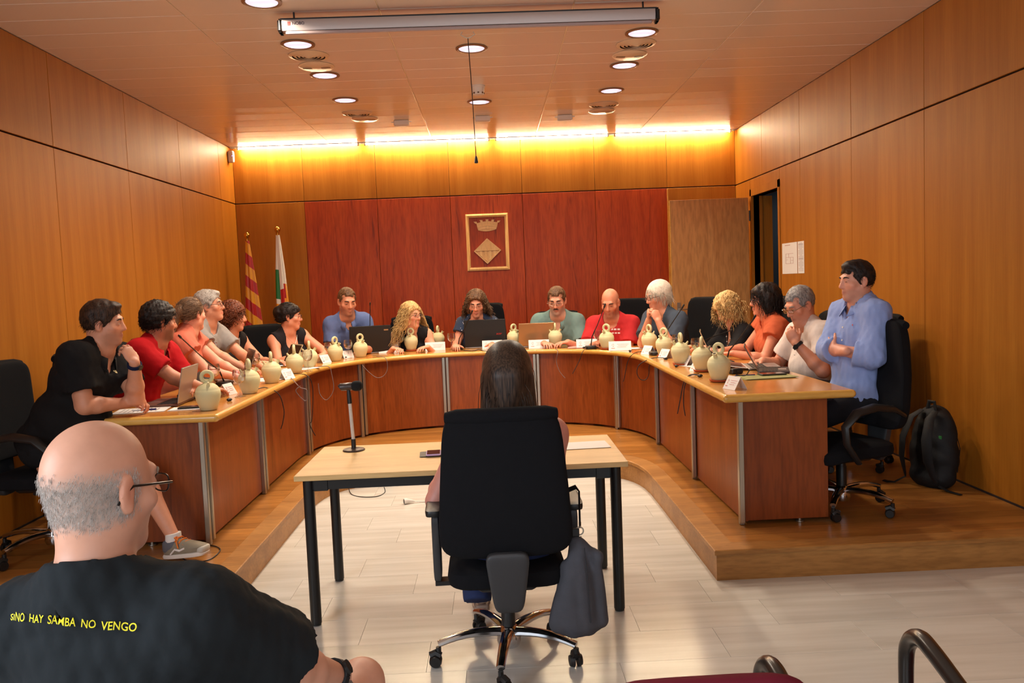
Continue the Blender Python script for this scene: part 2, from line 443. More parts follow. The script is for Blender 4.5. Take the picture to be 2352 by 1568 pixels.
# walls: a backing plane with veneer panels on it
def wall(name, mb): return structure(name, mb, dark_gap)
GAP = .004
def panel_x(parent, xface, sgn, y0, y1, z0, z1, m=beech, bottom_gap=GAP):
    """panel on a side wall; sgn = +1 when the room lies towards +x"""
    t = .018
    c = (xface-sgn*t/2, (y0+y1)/2, (z0+z1)/2)
    o = MB().box((0, 0, 0), (t, y1-y0-GAP, z1-z0-GAP), bev=.002).build('panel', m, parent, smooth=False); o.location = c; return o
def panel_y(parent, yface, x0, x1, z0, z1, m=beech, t=.018):
    o = MB().box((0, 0, 0), (x1-x0-GAP, t, z1-z0-GAP), bev=.002).build('panel', m, parent, smooth=False)
    o.location = ((x0+x1)/2, yface+t/2, (z0+z1)/2); return o
T = .10
wl = MB()
WY0, WY1, WZ0, WZ1 = -1.0, 1.4, .95, 2.66
for (a, b, c, d) in ((YR-.1, WY0, 0, ZC), (WY1, YB+.1, 0, ZC), (WY0, WY1, 0, WZ0), (WY0, WY1, WZ1, ZC)):
    wl.box((XL-.018-T/2-.002, (a+b)/2, (c+d)/2), (T, b-a, d-c))
wall_left = wall('wall_left', wl)
ys = [YR, -1.0, .2, 1.4, 2.38, 3.59, 4.79, 5.995, 7.20, 8.41, 9.62, YB]
for a, b in zip(ys[:-1], ys[1:]):
    panel_x(wall_left, XL, 1, a, b, ZM+.004, ZC)
    if a >= WY0-.01 and b <= WY1+.01: panel_x(wall_left, XL, 1, a, b, .0, WZ0-.03)
    else: panel_x(wall_left, XL, 1, a, b, .0, ZM-.004)
def window(name, n, frame_boxes, pane):
    w = empty(name); w['kind'] = 'structure'
    f = MB()
    for c, d in frame_boxes: f.box(c, d, bev=.004)
    f.build('window_frame', white_paint, w, smooth=False)
    MB().box(*pane).build('window_pane', MATS.get('pane_glass') or glass_mat('pane_glass'), w, smooth=False)
    return w
xw = XL-.05; yc = (WY0+WY1)/2; zc = (WZ0+WZ1)/2
window('window_1', 1, [((xw, yc, WZ0+.03), (.07, WY1-WY0, .06)), ((xw, yc, WZ1-.03), (.07, WY1-WY0, .06)), ((xw, WY0+.03, zc), (.07, .06, WZ1-WZ0)), ((xw, WY1-.03, zc), (.07, .06, WZ1-WZ0)), ((xw, yc, zc), (.07, .05, WZ1-WZ0))], ((xw, yc, zc), (.008, WY1-WY0-.1, WZ1-WZ0-.1)))
# rear wall, behind the photographer
wr = MB(); RX0, RX1 = -.8, 2.6
for (a, b, c, d) in ((XL, RX0, 0, ZC), (RX1, XR, 0, ZC), (RX0, RX1, 0, WZ0), (RX0, RX1, WZ1, ZC)):
    wr.box(((a+b)/2, YR-T/2, (c+d)/2), (b-a, T, d-c))
wall_rear = structure('wall_rear', wr, white_paint)
yw = YR-.05; xc = (RX0+RX1)/2
window('window_2', 2, [((xc, yw, WZ0+.03), (RX1-RX0, .07, .06)), ((xc, yw, WZ1-.03), (RX1-RX0, .07, .06)), ((RX0+.03, yw, zc), (.06, .07, WZ1-WZ0)), ((RX1-.03, yw, zc), (.06, .07, WZ1-WZ0)), ((xc, yw, zc), (.05, .07, WZ1-WZ0))], ((xc, yw, zc), (RX1-RX0-.1, .008, WZ1-WZ0-.1)))
# right wall with the door opening
DY0, DY1, DZ = 8.65, 9.53, 2.50
wb = MB(); x_ = XR+.018+T/2+.002
for (a, b, c, d) in ((YR-.1, DY0, 0, ZC), (DY1, YB+.1, 0, ZC), (DY0, DY1, DZ, ZC)): wb.box((x_, (a+b)/2, (c+d)/2), (T, b-a, d-c))
wall_right = wall('wall_right', wb)
ysr = [YR, -1.19, -.03, 1.12, 2.28, 3.43, 4.58, 5.73, 6.89, 8.035, 9.155, YB]
for a, b in zip(ysr[:-1], ysr[1:]):
    panel_x(wall_right, XR, -1, a, b, ZM+.004, ZC)
    if b <= 8.04: panel_x(wall_right, XR, -1, a, b, 0, ZM-.004)
panel_x(wall_right, XR, -1, 8.035, DY0-.05, 0, ZM-.004)
panel_x(wall_right, XR, -1, DY0-.05, DY1+.06, DZ+.08, ZM-.004)
panel_x(wall_right, XR, -1, DY1+.06, YB, 0, ZM-.004)
# door: frame, open leaf, hinges
door = empty('door_1'); door['kind'] = 'structure'
fr = MB(); tw = .05
fr.box((XR+.06, DY0-tw/2, DZ/2+.04), (.14, tw, DZ+.08)); fr.box((XR+.06, DY1+tw/2, DZ/2+.04), (.14, tw, DZ+.08)); fr.box((XR+.06, (DY0+DY1)/2, DZ+.04), (.14, DY1-DY0+2*tw, .08))
fr.box((XR+.10, DY0+.012, DZ/2), (.03, .024, DZ)); fr.box((XR+.10, DY1-.012, DZ/2), (.03, .024, DZ)); fr.box((XR+.18, DY1+.02, DZ/2), (.12, .03, DZ))
fr.build('door_frame', beech, door, smooth=False)
LX0, LX1, LY = 2.115, 3.03, 9.585
MB().box(((LX0+LX1)/2, LY, (PH+.01+2.49)/2), (LX1-LX0, .04, 2.49-PH-.01), bev=.002).build('door_leaf', beech_door, door, smooth=False)
MB().box((LX0-.005, LY, (PH+.01+2.49)/2), (.010, .042, 2.49-PH-.01)).build('edge_strip', edge_wood, door, smooth=False)
for hz in (.55, 1.35, 2.28): MB().tube([(LX1+.012, LY-.022, hz-.06), (LX1+.012, LY-.022, hz+.06)], .009).build('hinge', black_metal, door)
hd = MB(); hd.tube([(LX0+.07, LY-.02, 1.22), (LX0+.07, LY-.065, 1.22), (LX0+.19, LY-.065, 1.22)], .009); hd.box((LX0+.07, LY-.023, 1.2), (.04, .008, .2))
hd.build('door_handle', steel, door)
# corridor behind the door
cor = MB(); cor.box((XR+1.5, 9.1, 1.4), (.1, 4.0, 3.4)); cor.box((XR+.9, 7.6, 1.4), (1.4, .1, 3.4)); cor.box((XR+.9, 10.1, 1.4), (1.4, .1, 3.4)); cor.box((XR+.9, 9.2, 2.75), (1.4, 3.4, .1))
structure('wall_corridor', cor, corridor_m)
structure('trim_1', MB().box((XR+1.44, 9.1, 1.95), (.02, 3.2, .02)), black_metal)
area_light('corridor_fill', (XR+.9, 9.4, 2.65), (XR+.9, 9.4, 0), .3, .3, 3.0, (.85, .93, 1.0))  # added fill, no fixture seen: lifts the dark corridor behind the door
structure('floor_corridor', MB().box((XR+.85, 9.2, PH-.06), (1.45, 3.4, .1)), corridor_m)
# back wall
wbk = MB().box((0, YB+.018+T/2+.002, ZC/2), (XR-XL+.2, T, ZC))
wall_back = wall('wall_back', wbk)
bx = [XL, -2.245, -1.36, -.467, .42, 1.318, 2.21, XR]
for i, (a, b) in enumerate(zip(bx[:-1], bx[1:])):
    panel_y(wall_back, YB, a, b, ZM+.004, ZC)
    panel_y(wall_back, YB, a, b, 0, ZM-.004, beech if i in (0, 6) else cherry)
structure('trim_2', MB().box((2.212, YB-.004, 1.4), (.012, .02, 2.58)), edge_wood)
# thin shadow-line skirting
structure('baseboard_right', MB().box((XR-.003, (4.3+DY0)/2, PH+.006), (.006, DY0-.05-4.3, .012)), dark_gap)
structure('baseboard_left', MB().box((XL+.003, (4.3+YB)/2, PH+.006), (.006, YB-4.3, .012)), dark_gap)

# ceiling of enamelled metal planks
ceiling = structure('ceiling', MB().box((0, (YR+YB)/2, ZC+.0365), (XR-XL+.2, YB-YR+.2, .06)), mat('ceiling_gap', (240, 222, 196), rough=.6))
cx = [XL, -1.865, -.64, .60, 1.835, XR]
cm = {}
y = 10.035; r = 0
while y > 2.2:
    for i, (a, b) in enumerate(zip(cx[:-1], cx[1:])):
        w = b-a-.008; k = round(w, 3)
        if k not in cm:
            m = MB().box((0, 0, .0035), (w, .2935-.005, .007), bev=.0025).mesh('ceiling_tile'); m.materials.append(ceil_m); cm[k] = m
        o = link('ceiling_tile', cm[k], ceiling); o.location = ((a+b)/2, y-.147, ZC)
        o.rotation_euler = (random.uniform(-.005, .005), random.uniform(-.001, .001), 0)
    y -= .2935; r += 1
MB().box((0, (y+YR)/2, ZC+.0035), (XR-XL, y-YR, .006)).build('ceiling_tile_field', ceil_m, ceiling, smooth=False)
MB().box((0, 10.042, ZC-.001), (XR-XL, .008, .014)).build('cove_lip', ceil_m, ceiling, smooth=False)
# ------------------------------------------------------------------ ceiling fixtures
lamp_glow = mat('lamp_glow', (240, 240, 255), emit=(.80, .82, 1.0), es=.95)
tube_glow = mat('tube_glow', (255, 250, 240), emit=TUBE_C, es=TUBE_S)
reflector = mat('lamp_reflector', (225, 225, 235), rough=.15, metal=1.0)
ring_m = mat('lamp_ring', (140, 104, 72), rough=.4, metal=.2)
def downlight(x, y, label, lit=True, r=.098):
    t = empty('recessed_downlight', (x, y, ZC), 0, label, 'ceiling lamp', 'recessed downlights in the ceiling')
    MB().lathe([(r, -.001), (r+.022, -.002), (r+.022, -.008), (r+.004, -.012), (r-.002, -.006)], 28, closed=True).build('trim_ring', ring_m, t)
    MB().lathe([(r-.002, -.006), (r-.012, -.003), (.0, -.0025)], 28).build('lamp_glass', lamp_glow, t)
    for a in (-.4, .5): MB().tube([(-r*.6, a*r, -.0075), (r*.6, a*r, -.0075)], .006, 6).build('lamp_tube', lamp_glow, t)
    if lit:
        L = area_light('downlight_beam', (x, y, ZC-.022), (x, y, 0), .17, .17, DOWN_W, DOWN_C, spread=math.radians(150), shape='DISK')
    return t
DL = [((601, 3), 'round recessed downlight cut by the top edge of the picture'), ((684, 101), 'round recessed downlight just under the left end of the screen case'),
      ((746, 172), 'round recessed downlight between the two left round vents'), ((793, 229), 'round recessed downlight just before the far left round vent'),
      ((1083, 110), 'round recessed downlight behind the hanging screen cord'), ((1101, 233), 'round recessed downlight behind the white smoke detector cup'),
      ((1474, 74), 'round recessed downlight just under the right end of the screen case'), ((1434, 149), 'round recessed downlight beyond the near right round vent'),
      ((1404, 207), 'round recessed downlight just before the far right round vent')]
for (p, l) in DL:
    q = G(*p, ZC); downlight(q.x, q.y, l)
vent_m = mat('vent_enamel', (222, 196, 164), rough=.3, spec=.6); vent_dark = mat('vent_dark', (110, 84, 60), rough=.8)
def vent(x, y, label):
    t = empty('air_vent', (x, y, ZC), 0, label, 'vent', 'round ceiling air vents')
    MB().lathe([(.0, -.002), (.14, -.002)], 30).build('vent_throat', vent_dark, t)
    for k, (ra, rb) in enumerate(((.150, .122), (.116, .092), (.087, .065), (.060, .038))):
        MB().lathe([(ra, -.002), (ra, -.006), (rb, -.015-k*.001), (rb, -.011-k*.001)], 32, closed=True).build('vent_ring', vent_m, t)
    MB().lathe([(.033, -.010), (.030, -.014), (.0, -.022)], 24).build('vent_cone', vent_m, t)
def disc(x, y, label):
    t = empty('air_diffuser', (x, y, ZC), 0, label, 'vent', 'flat ceiling diffusers')
    MB().lathe([(.0, -.002), (.135, -.002), (.138, -.006), (.125, -.016), (.0, -.02)], 36).build('plate', vent_m, t)
    s = MB()
    for sx in (-1, 1):
        for k in range(9): s.box((sx*(.04+.008*k), 0, -.0185+.0003*k), (.004, .05-.003*abs(k-4), .004))
    s.build('slots', vent_dark, t, smooth=False)['kind'] = 'stuff'
for p, l in (((709, 127), 'round ringed air vent near the left end of the screen case'), ((820, 260), 'round ringed air vent furthest back on the left of the ceiling'),
             ((1461, 100), 'round ringed air vent near the right end of the screen case'), ((1387, 240), 'round ringed air vent furthest back on the right of the ceiling')):
    q = G(*p, ZC); vent(q.x, q.y, l)
for p, l in (((727, 151), 'flat slotted ceiling disc behind the near left ringed vent'), ((838, 272), 'flat slotted ceiling disc behind the far left ringed vent'),
             ((1446, 125), 'flat slotted ceiling disc behind the near right ringed vent'), ((1382, 254), 'flat slotted ceiling disc behind the far right ringed vent')):
    q = G(*p, ZC); disc(q.x, q.y, l)
# smoke detector cup
q = G(1098, 197, ZC); t = empty('smoke_detector', q, 0, 'white cup-shaped smoke detector beside the hanging screen cord', 'smoke detector')
MB().lathe([(.0, 0), (.062, 0), (.062, -.012), (.056, -.016), (.050, -.075), (.044, -.082), (0, -.085)], 24).build('cup', white_paint, t)
s = MB()
for k in range(8):
    w = 2*PI*k/8; s.box((.050*math.cos(w), .050*math.sin(w), -.068), (.012, .014, .012), rz=w)
s.build('slots', vent_dark, t, smooth=False)['kind'] = 'stuff'
# small box spots in front of the cove
for p, l in (((922, 276), 'small white box spotlight at the left before the lit back wall'), ((1108, 266), 'small unlit white box spotlight in the middle before the lit back wall'), ((1297, 264), 'small white box spotlight at the right before the lit back wall')):
    q = G(*p, ZC); t = empty('box_spotlight', q, 0, l, 'spotlight', 'small ceiling spotlights')
    MB().box((0, 0, -.030), (.16, .07, .06), bev=.008).build('housing', white_paint, t)
    MB().box((0, -.005, -.020), (.21, .012, .008)).build('bracket', steel, t)
    MB().box((0, .034, -.030), (.13, .004, .044)).build('lens', lamp_glow if 'unlit' not in l else white_paint, t)
# fluorescent strip along the top of the back wall
tl = [(-3.0, -1.53), (-1.47, .05), (.11, 1.50), (1.56, 3.0)]
for (a, b), l in zip(tl, ('fluorescent tube at the left end over the back wall', 'fluorescent tube second from the left over the back wall', 'fluorescent tube third from the left over the back wall', 'fluorescent tube at the right end over the back wall')):
    t = empty('fluorescent_strip', ((a+b)/2, 10.078, ZC), 0, l, 'ceiling lamp', 'fluorescent tubes over the back wall'); h = (b-a)/2
    MB().box((0, 0, .016), (2*h, .06, .02)).build('housing', white_paint, t)
    MB().tube([(-h+.02, -.005, -.010), (h-.02, -.005, -.010)], .013, 10).build('tube', tube_glow, t)
    for sx in (-1, 1): MB().box((sx*(h-.012), -.005, -.014), (.02, .034, .034)).build('socket', white_paint, t)
# motion sensor on the left wall
t = empty('motion_sensor', VX(531, 360, XL+.035), 0, 'small white motion sensor with blue light in the left corner', 'sensor')
MB().sbox((0, 0, 0), (.07, .07, .14), .4, .5).build('housing', white_paint, t)
MB().sbox((.02, -.031, .005), (.012, .01, .01), 1, 1, 8, 6).build('indicator_light', mat('blue_led', (90, 80, 255), emit=(.25, .2, 1), es=6), t)
# projection screen case with its pull cord
zc_ = 3.275
a = V(640, 52, 5.25); b = V(1512, 25, 5.25)
a = G(640, 63, zc_); b = G(1513, 36, zc_)
mid = (a+b)/2; Lc = (b-a).length; ang = math.atan2(b.y-a.y, b.x-a.x)
sc_m = mat('screen_case_aluminium', (178, 164, 158), rough=.38, metal=.35)
t = empty('projection_screen', (mid.x, mid.y, zc_), ang, 'rolled-up projection screen in a grey case under the ceiling', 'projection screen')
prof = [(-.04, .036), (.04, .036), (.042, .0), (.03, -.028), (.0, -.036), (-.035, -.032), (-.044, .0)]
mb = MB(); n = len(prof); v = [(sx*(Lc/2-.03), p[0], p[1]) for sx in (-1, 1) for p in prof]
mb.add(v, [tuple(range(n)), tuple(range(2*n-1, n-1, -1))]+[(i, n+i, n+(i+1) % n, (i+1) % n) for i in range(n)])
mb.build('case', sc_m, t, angle=35)
MB().box((0, -.026, -.045), (Lc-.10, .020, .022), bev=.005).build('slat_bar', mat('screen_bar', (170, 150, 148), rough=.4), t)
MB().box((0, -.040, .038), (Lc-.04, .006, .008)).build('top_edge', black_metal, t)
for sx in (-1, 1):
    MB().box((sx*(Lc/2-.015), 0, 0), (.030, .092, .084), bev=.012).build('end_cap', black_plastic, t)
    MB().tube([(sx*(Lc/2-.10), 0, .045), (sx*(Lc/2-.10), 0, ZC-zc_)], .006, 6).build('hanger', black_metal, t)
MB().box((-Lc/2+.075, -.0455, .008), (.018, .003, .02)).build('logo_mark', mat('logo_red', (186, 40, 30), rough=.5), t)
def text_mesh(txt, size, name, m, parent, loc=(0, 0, 0), rot=(0, 0, 0), extrude=.0006, align='LEFT', shear=0.0, spacing=1.0, bold=0.0, to=True):
    cu = bpy.data.curves.new(name, 'FONT'); cu.body = txt; cu.size = size; cu.extrude = extrude; cu.align_x = align; cu.shear = shear; cu.space_character = spacing; cu.offset = bold; cu.resolution_u = 3
    tmp = bpy.data.objects.new(name+'_tmp', cu); col.objects.link(tmp)
    dg = bpy.context.evaluated_depsgraph_get(); me = bpy.data.meshes.new_from_object(tmp.evaluated_get(dg))
    bpy.data.objects.remove(tmp); bpy.data.curves.remove(cu)
    me.materials.clear(); me.materials.append(m); me.name = name
    o = link(name, me, parent); o.location = loc; o.rotation_euler = rot; return o
text_mesh('NOBO', .026, 'lettering', mat('print_dark', (60, 40, 60), rough=.6), t, (-Lc/2+.095, -.0465, .000), (PI/2, 0, 0))
cx_ = G(1075, 80, zc_-.05)
hx = (Vector((cx_.x, cx_.y, 0))-Vector((mid.x, mid.y, 0))).x
hk = MB(); hk.tube([(hx-.035, -.035, -.075), (hx-.045, -.035, -.092), (hx-.012, -.035, -.112), (hx+.012, -.035, -.112), (hx+.045, -.035, -.092), (hx+.035, -.035, -.075)], .0035, 6)
hk.build('pull_handle', steel, t)
cl = MB(); cl.tube([(hx, -.035, -.110), (hx+.012, -.033, -.45), (hx+.020, -.03, -.86)], .0028, 6)
cl.build('pull_cord', mat('cord_dark', (50, 34, 26), rough=.8), t)
MB().lathe([(.006, .01), (.010, -.005), (.013, -.03), (.008, -.035)], 10, (hx+.020, -.03, -.862)).build('cord_knob', black_plastic, t)
# ------------------------------------------------------------------ the horseshoe desk
DCX, DCY, DN = -.155, 6.8, 2.5
DZ_TOP = .93
YE_R, YE_L = 4.58, 4.70            # near ends of the right and left leg
def u_path(a, b, yr, yl, ns=4, na=40):
    pts = [(DCX+a, yr+(DCY-yr)*i/ns) for i in range(ns)]
    for i in range(na+1):
        w = PI*i/na; ct, st = math.cos(w), math.sin(w)
        pts.append((DCX+a*math.copysign(abs(ct)**(2/DN), ct), DCY+b*abs(st)**(2/DN)))
    pts += [(DCX-a, DCY+(yl-DCY)*(i+1)/ns) for i in range(ns)]
    return pts
def desk_y(x, a, b):
    u = min(1, abs(x-DCX)/a); return DCY+b*(1-u**DN)**(1/DN)
desk = empty('council_desk', (0, 0, PH), 0, 'long horseshoe council desk with red-brown front panels and varnished light top', 'desk')
zt = DZ_TOP-PH; th = .045
AI, BI, AO, BO = 1.425, 1.46, 2.175, 2.13
inn = u_path(AI+.02, BI+.02, YE_R-.07+.02, YE_L-.07+.02); out = u_path(AO-.02, BO-.02, YE_R-.07+.02, YE_L-.07+.02)
mb = MB(); v = []; f = []
for a, b in zip(inn, out): v += [(a[0], a[1], zt), (b[0], b[1], zt), (b[0], b[1], zt-th), (a[0], a[1], zt-th)]
for i in range(len(inn)-1):
    for k in range(4): f.append((i*4+k, i*4+(k+1) % 4, (i+1)*4+(k+1) % 4, (i+1)*4+k))
f += [(3, 2, 1, 0), tuple(4*(len(inn)-1)+k for k in range(4))]
mb.add(v, f)
top = mb.build('worktop', desk_wood, desk, smooth=False)
def path3(p, z): return [(q[0], q[1], z) for q in p]
zz = zt-th/2
MB().tube(path3(inn, zz), th/2+.0005, 10).build('edge_trim', edge_wood, top)
MB().tube(path3(out, zz), th/2+.0005, 10).build('edge_trim', edge_wood, top)
for k in (0, -1):
    a, b = inn[k], out[k]
    MB().tube([(a[0], a[1], zz), (b[0], b[1], zz)], th/2+.001, 10).build('edge_trim', edge_wood, top)
    for q in (a, b): pass
for k in (0, -1):
    for q in (inn[k], out[k]): MB().sbox((q[0], q[1], zz), (th+.002, th+.002, th+.002), 1, 1, 12, 8).build('edge_corner', edge_wood, top)
# front panels and posts along the U
AP, BP = 1.55, 1.50
dense = u_path(AP, BP, YE_R, YE_L, ns=20, na=160)
cum = [0]
for i in range(1, len(dense)): cum.append(cum[-1]+math.dist(dense[i-1], dense[i]))
def at_len(s):
    s = max(0, min(cum[-1], s))
    for i in range(1, len(cum)):
        if cum[i] >= s:
            k = (s-cum[i-1])/max(1e-9, cum[i]-cum[i-1]); a, b = dense[i-1], dense[i]
            return (a[0]+(b[0]-a[0])*k, a[1]+(b[1]-a[1])*k), ((b[0]-a[0])/max(1e-9, math.dist(a, b)), (b[1]-a[1])/max(1e-9, math.dist(a, b)))
    return dense[-1], (0, -1)
def near_len(p):
    return cum[min(range(len(dense)), key=lambda i: math.dist(dense[i], p))]
post_pts = [(1.395, YE_R+.01), (1.395, 5.69), (1.38, 6.95), (1.156, 7.75), (.42, 8.22), (-.518, 8.25), (-1.305, 7.93), (-1.68, 7.2), (-1.705, 5.81), (-1.705, YE_L+.01)]
sl = [near_len(p) for p in post_pts]
z0p, z1p = .022, zt-th
for s0, s1 in zip(sl[:-1], sl[1:]):
    mb = MB(); k = max(2, int((s1-s0)/.07)); v = []; f = []
    for i in range(k+1):
        p, t_ = at_len(s0+(s1-s0)*i/k); nx, ny = -t_[1], t_[0]
        # inner side of the U is to the left of travel
        v += [(p[0], p[1], z0p), (p[0], p[1], z1p), (p[0]-nx*.02, p[1]-ny*.02, z1p), (p[0]-nx*.02, p[1]-ny*.02, z0p)]
    for i in range(k):
        for j in range(4): f.append((i*4+j, i*4+(j+1) % 4, (i+1)*4+(j+1) % 4, (i+1)*4+j))
    f += [(3, 2, 1, 0), tuple(4*k+j for j in range(4))]
    mb.add(v, [q[::-1] for q in f]); mb.build('front_panel', cherry_desk, desk, angle=30)
for i, s_ in enumerate(sl):
    p, t_ = at_len(s_); nx, ny = -t_[1], t_[0]; rz = math.atan2(t_[1], t_[0])
    hgt = z1p-.0
    mb = MB()
    mb.box((p[0]+nx*.012+t_[0]*.017, p[1]+ny*.012+t_[1]*.017, hgt/2), (.032, .03, hgt), rz, bev=.004)
    mb.box((p[0]+nx*.020-t_[0]*.020, p[1]+ny*.020-t_[1]*.020, hgt/2+.01), (.030, .03, hgt-.02), rz, bev=.004)
    mb.build('post', steel, desk, smooth=False)
for sx, ye, x0, x1 in ((1, YE_R, DCX+AP, DCX+AP+.49), (-1, YE_L, DCX-AP-.50, DCX-AP)):
    MB().box(((x0+x1)/2, ye+.02, (z0p+z1p)/2), (x1-x0, .022, z1p-z0p), bev=.002).build('end_panel', cherry_desk, desk, smooth=False)
    MB().lathe([(.016, 0), (.022, .002), (.022, .010), (.010, .012), (.010, .03)], 14, ((x0+x1)/2+sx*.08, ye+.02, 0)).build('levelling_foot', steel, desk)

# ------------------------------------------------------------------ the small table in the middle
TL = G(677.3, 1093, .74); TR = G(1444, 1061, .74); BLc = G(747, 1023.3, .74); BRc = G(1395, 999, .74)
tx0, tx1, ty0, ty1 = -.965, .61, 3.805, 4.51
table = empty('small_table', ((tx0+tx1)/2, (ty0+ty1)/2, 0), 0, 'small rectangular table with light wood top and black legs in the middle', 'table')
hw, hdp = (tx1-tx0)/2, (ty1-ty0)/2
MB().box((0, 0, .7275), (2*hw, 2*hdp, .025), bev=.002).build('table_top', table_wood, table, smooth=False)
fr = .055
for sx in (-1, 1):
    for sy in (-1, 1):
        lg = MB().tube([(sx*(hw-fr), sy*(hdp-fr), .012), (sx*(hw-fr), sy*(hdp-fr), .712)], .0265, 16).build('leg', black_metal, table)
        MB().lathe([(.018, 0), (.024, .003), (.024, .010), (.020, .014)], 14, (sx*(hw-fr), sy*(hdp-fr), 0)).build('foot', black_plastic, lg)
for sy in (-1, 1):
    MB().box((0, sy*(hdp-fr), .687), (2*(hw-fr), .025, .05)).build('rail', black_metal, table, smooth=False)
    for sx in (-1, 1): MB().box((sx*(hw-fr-.06), sy*(hdp-fr), .683), (.07, .03, .056), bev=.003).build('corner_bracket', black_metal, table, smooth=False)
for sx in (-1, 1): MB().box((sx*(hw-fr), 0, .687), (.025, 2*(hdp-fr), .05)).build('rail', black_metal, table, smooth=False)

# ------------------------------------------------------------------ office chairs
def chair_base(parent, seat_z, yaw0=0.0):
    hubz = .115
    MB().lathe([(.0, .055), (.045, .055), (.052, .075), (.045, .13), (.03, .145), (0, .145)], 18).build('hub', chrome, parent)
    MB().lathe([(.030, .13), (.030, .26), (.026, .265), (.026, .285), (.018, .29), (.018, seat_z-.09)], 16).build('gas_column', black_plastic, parent)
    for k in range(5):
        w = yaw0+2*PI*k/5; c, s = math.cos(w), math.sin(w)
        pts = []; rr = []
        for i in range(8):
            u = i/7; r = .03+u*.275; z = .118-.004*u+.020*math.sin(u*PI*.7)-.032*u*u
            pts.append((c*r, s*r, z)); rr.append(.024-.008*u)
        a = MB().tube(pts, rr, 10, flat=(.85, 1.15)).build('base_arm', chrome, parent)
        e = (c*.305, s*.305)
        cs = MB()
        cs.tube([(e[0], e[1], .085), (e[0], e[1], .058)], .011, 8)
        cw = w+.9+k*1.3; dx, dy = -math.sin(cw), math.cos(cw); fx, fy = math.cos(cw), math.sin(cw)
        ex, ey = e[0]+fx*.014, e[1]+fy*.014
        for sg in (-1, 1):
            p0 = Vector((ex+dx*sg*.007, ey+dy*sg*.007, .027)); p1 = Vector((ex+dx*sg*.026, ey+dy*sg*.026, .027))
            cs.tube([p0, p0*.6+p1*.4, p1], [.027, .027, .022], 16)
        cs.tube([(ex-fx*.02, ey-fy*.02, .045), (ex, ey, .058), (ex+fx*.02, ey+fy*.02, .048)], .018, 8)
        cs.build('caster', black_plastic, a)
def seat_fn(p):
    z = p.z - .25*p.y*p.y*0 - (max(0, p.y-.1)*.25) ; return Vector((p.x*(1-.12*(p.y+.25)), p.y, z))
def office_chair(loc, face, label, group=None, arms='loop', seat_h=.47, back_w=.48, back_h=.62, base_yaw=.3, back_tilt=.12, roll=True, name='office_chair', recl=0.0):
    """face: direction angle the sitter looks; local +y is forward"""
    t = empty(name, loc, face-PI/2, label, 'chair', group)
    MB().sbox((0, .02, seat_h-.045), (.50, .49, .10), .45, .38, 26, 12, fn=seat_fn).build('seat', black_cloth, t)
    MB().box((0, 0, seat_h-.105), (.24, .26, .04), bev=.01).build('mechanism', black_plastic, t)
    zb = seat_h+.06; hb = back_h
    def back_fn(p):
        u = (p.z+hb/2)/hb
        w = 1.06-.16*u
        y = p.y-.055*math.cos((u-.25)*2.6)+.05-(u*back_tilt)+(p.x/.25)**2*.028
        return Vector((p.x*w, y, p.z))
    bk = MB().sbox((0, -.235, zb+hb/2), (back_w+.03, .085, hb), .30, .30, 28, 22, fn=back_fn).build('backrest', black_cloth, t)
    if roll:
        u = .97; yy = -.235-.055*math.cos((u-.25)*2.6)+.05-(u*back_tilt)-.014
        pts = [(x*(back_w*.455), yy+(x*back_w*.455/.25)**2*.028, zb+hb*.955) for x in (-1, -.8, -.4, 0, .4, .8, 1)]
        MB().tube(pts, [.022, .034, .036, .036, .036, .034, .022], 12).build('top_roll', black_cloth, bk)
    MB().sbox((0, -.275, seat_h-.03), (.15, .05, .25), .35, .35, 18, 12, fn=lambda p: Vector((p.x*(1+.25*p.z/.135), p.y+p.z*-.12, p.z))).build('back_spine', grey_plastic, t)
    for sx in (-1, 1):
        if arms == 'loop':
            pts = [(sx*.27, .10, seat_h-.09), (sx*.295, .20, seat_h+.03), (sx*.30, .215, seat_h+.13), (sx*.295, .13, seat_h+.205), (sx*.29, 0, seat_h+.225), (sx*.285, -.13, seat_h+.205), (sx*.275, -.215, seat_h+.16)]
            MB().tube(pts, [.018, .019, .02, .024, .026, .024, .018], 10, flat=(.7, 1.25)).build('armrest', black_plastic, t)
        else:
            a = MB().sbox((sx*.292, .02, seat_h+.21), (.075, .27, .035), .4, .4, 18, 8).build('armrest', black_plastic, t)
            MB().sbox((sx*.288, -.03, seat_h+.055), (.035, .10, .30), .3, .3, 14, 10, fn=lambda p: Vector((p.x-sx*p.z*-.09*0, p.y*(1+.3*p.z/.15), p.z))).build('arm_upright', grey_plastic, a)
            MB().box((sx*.18, -.03, seat_h-.10), (.24, .06, .018)).build('arm_bracket', black_metal, a)
    chair_base(t, seat_h, base_yaw)
    return t
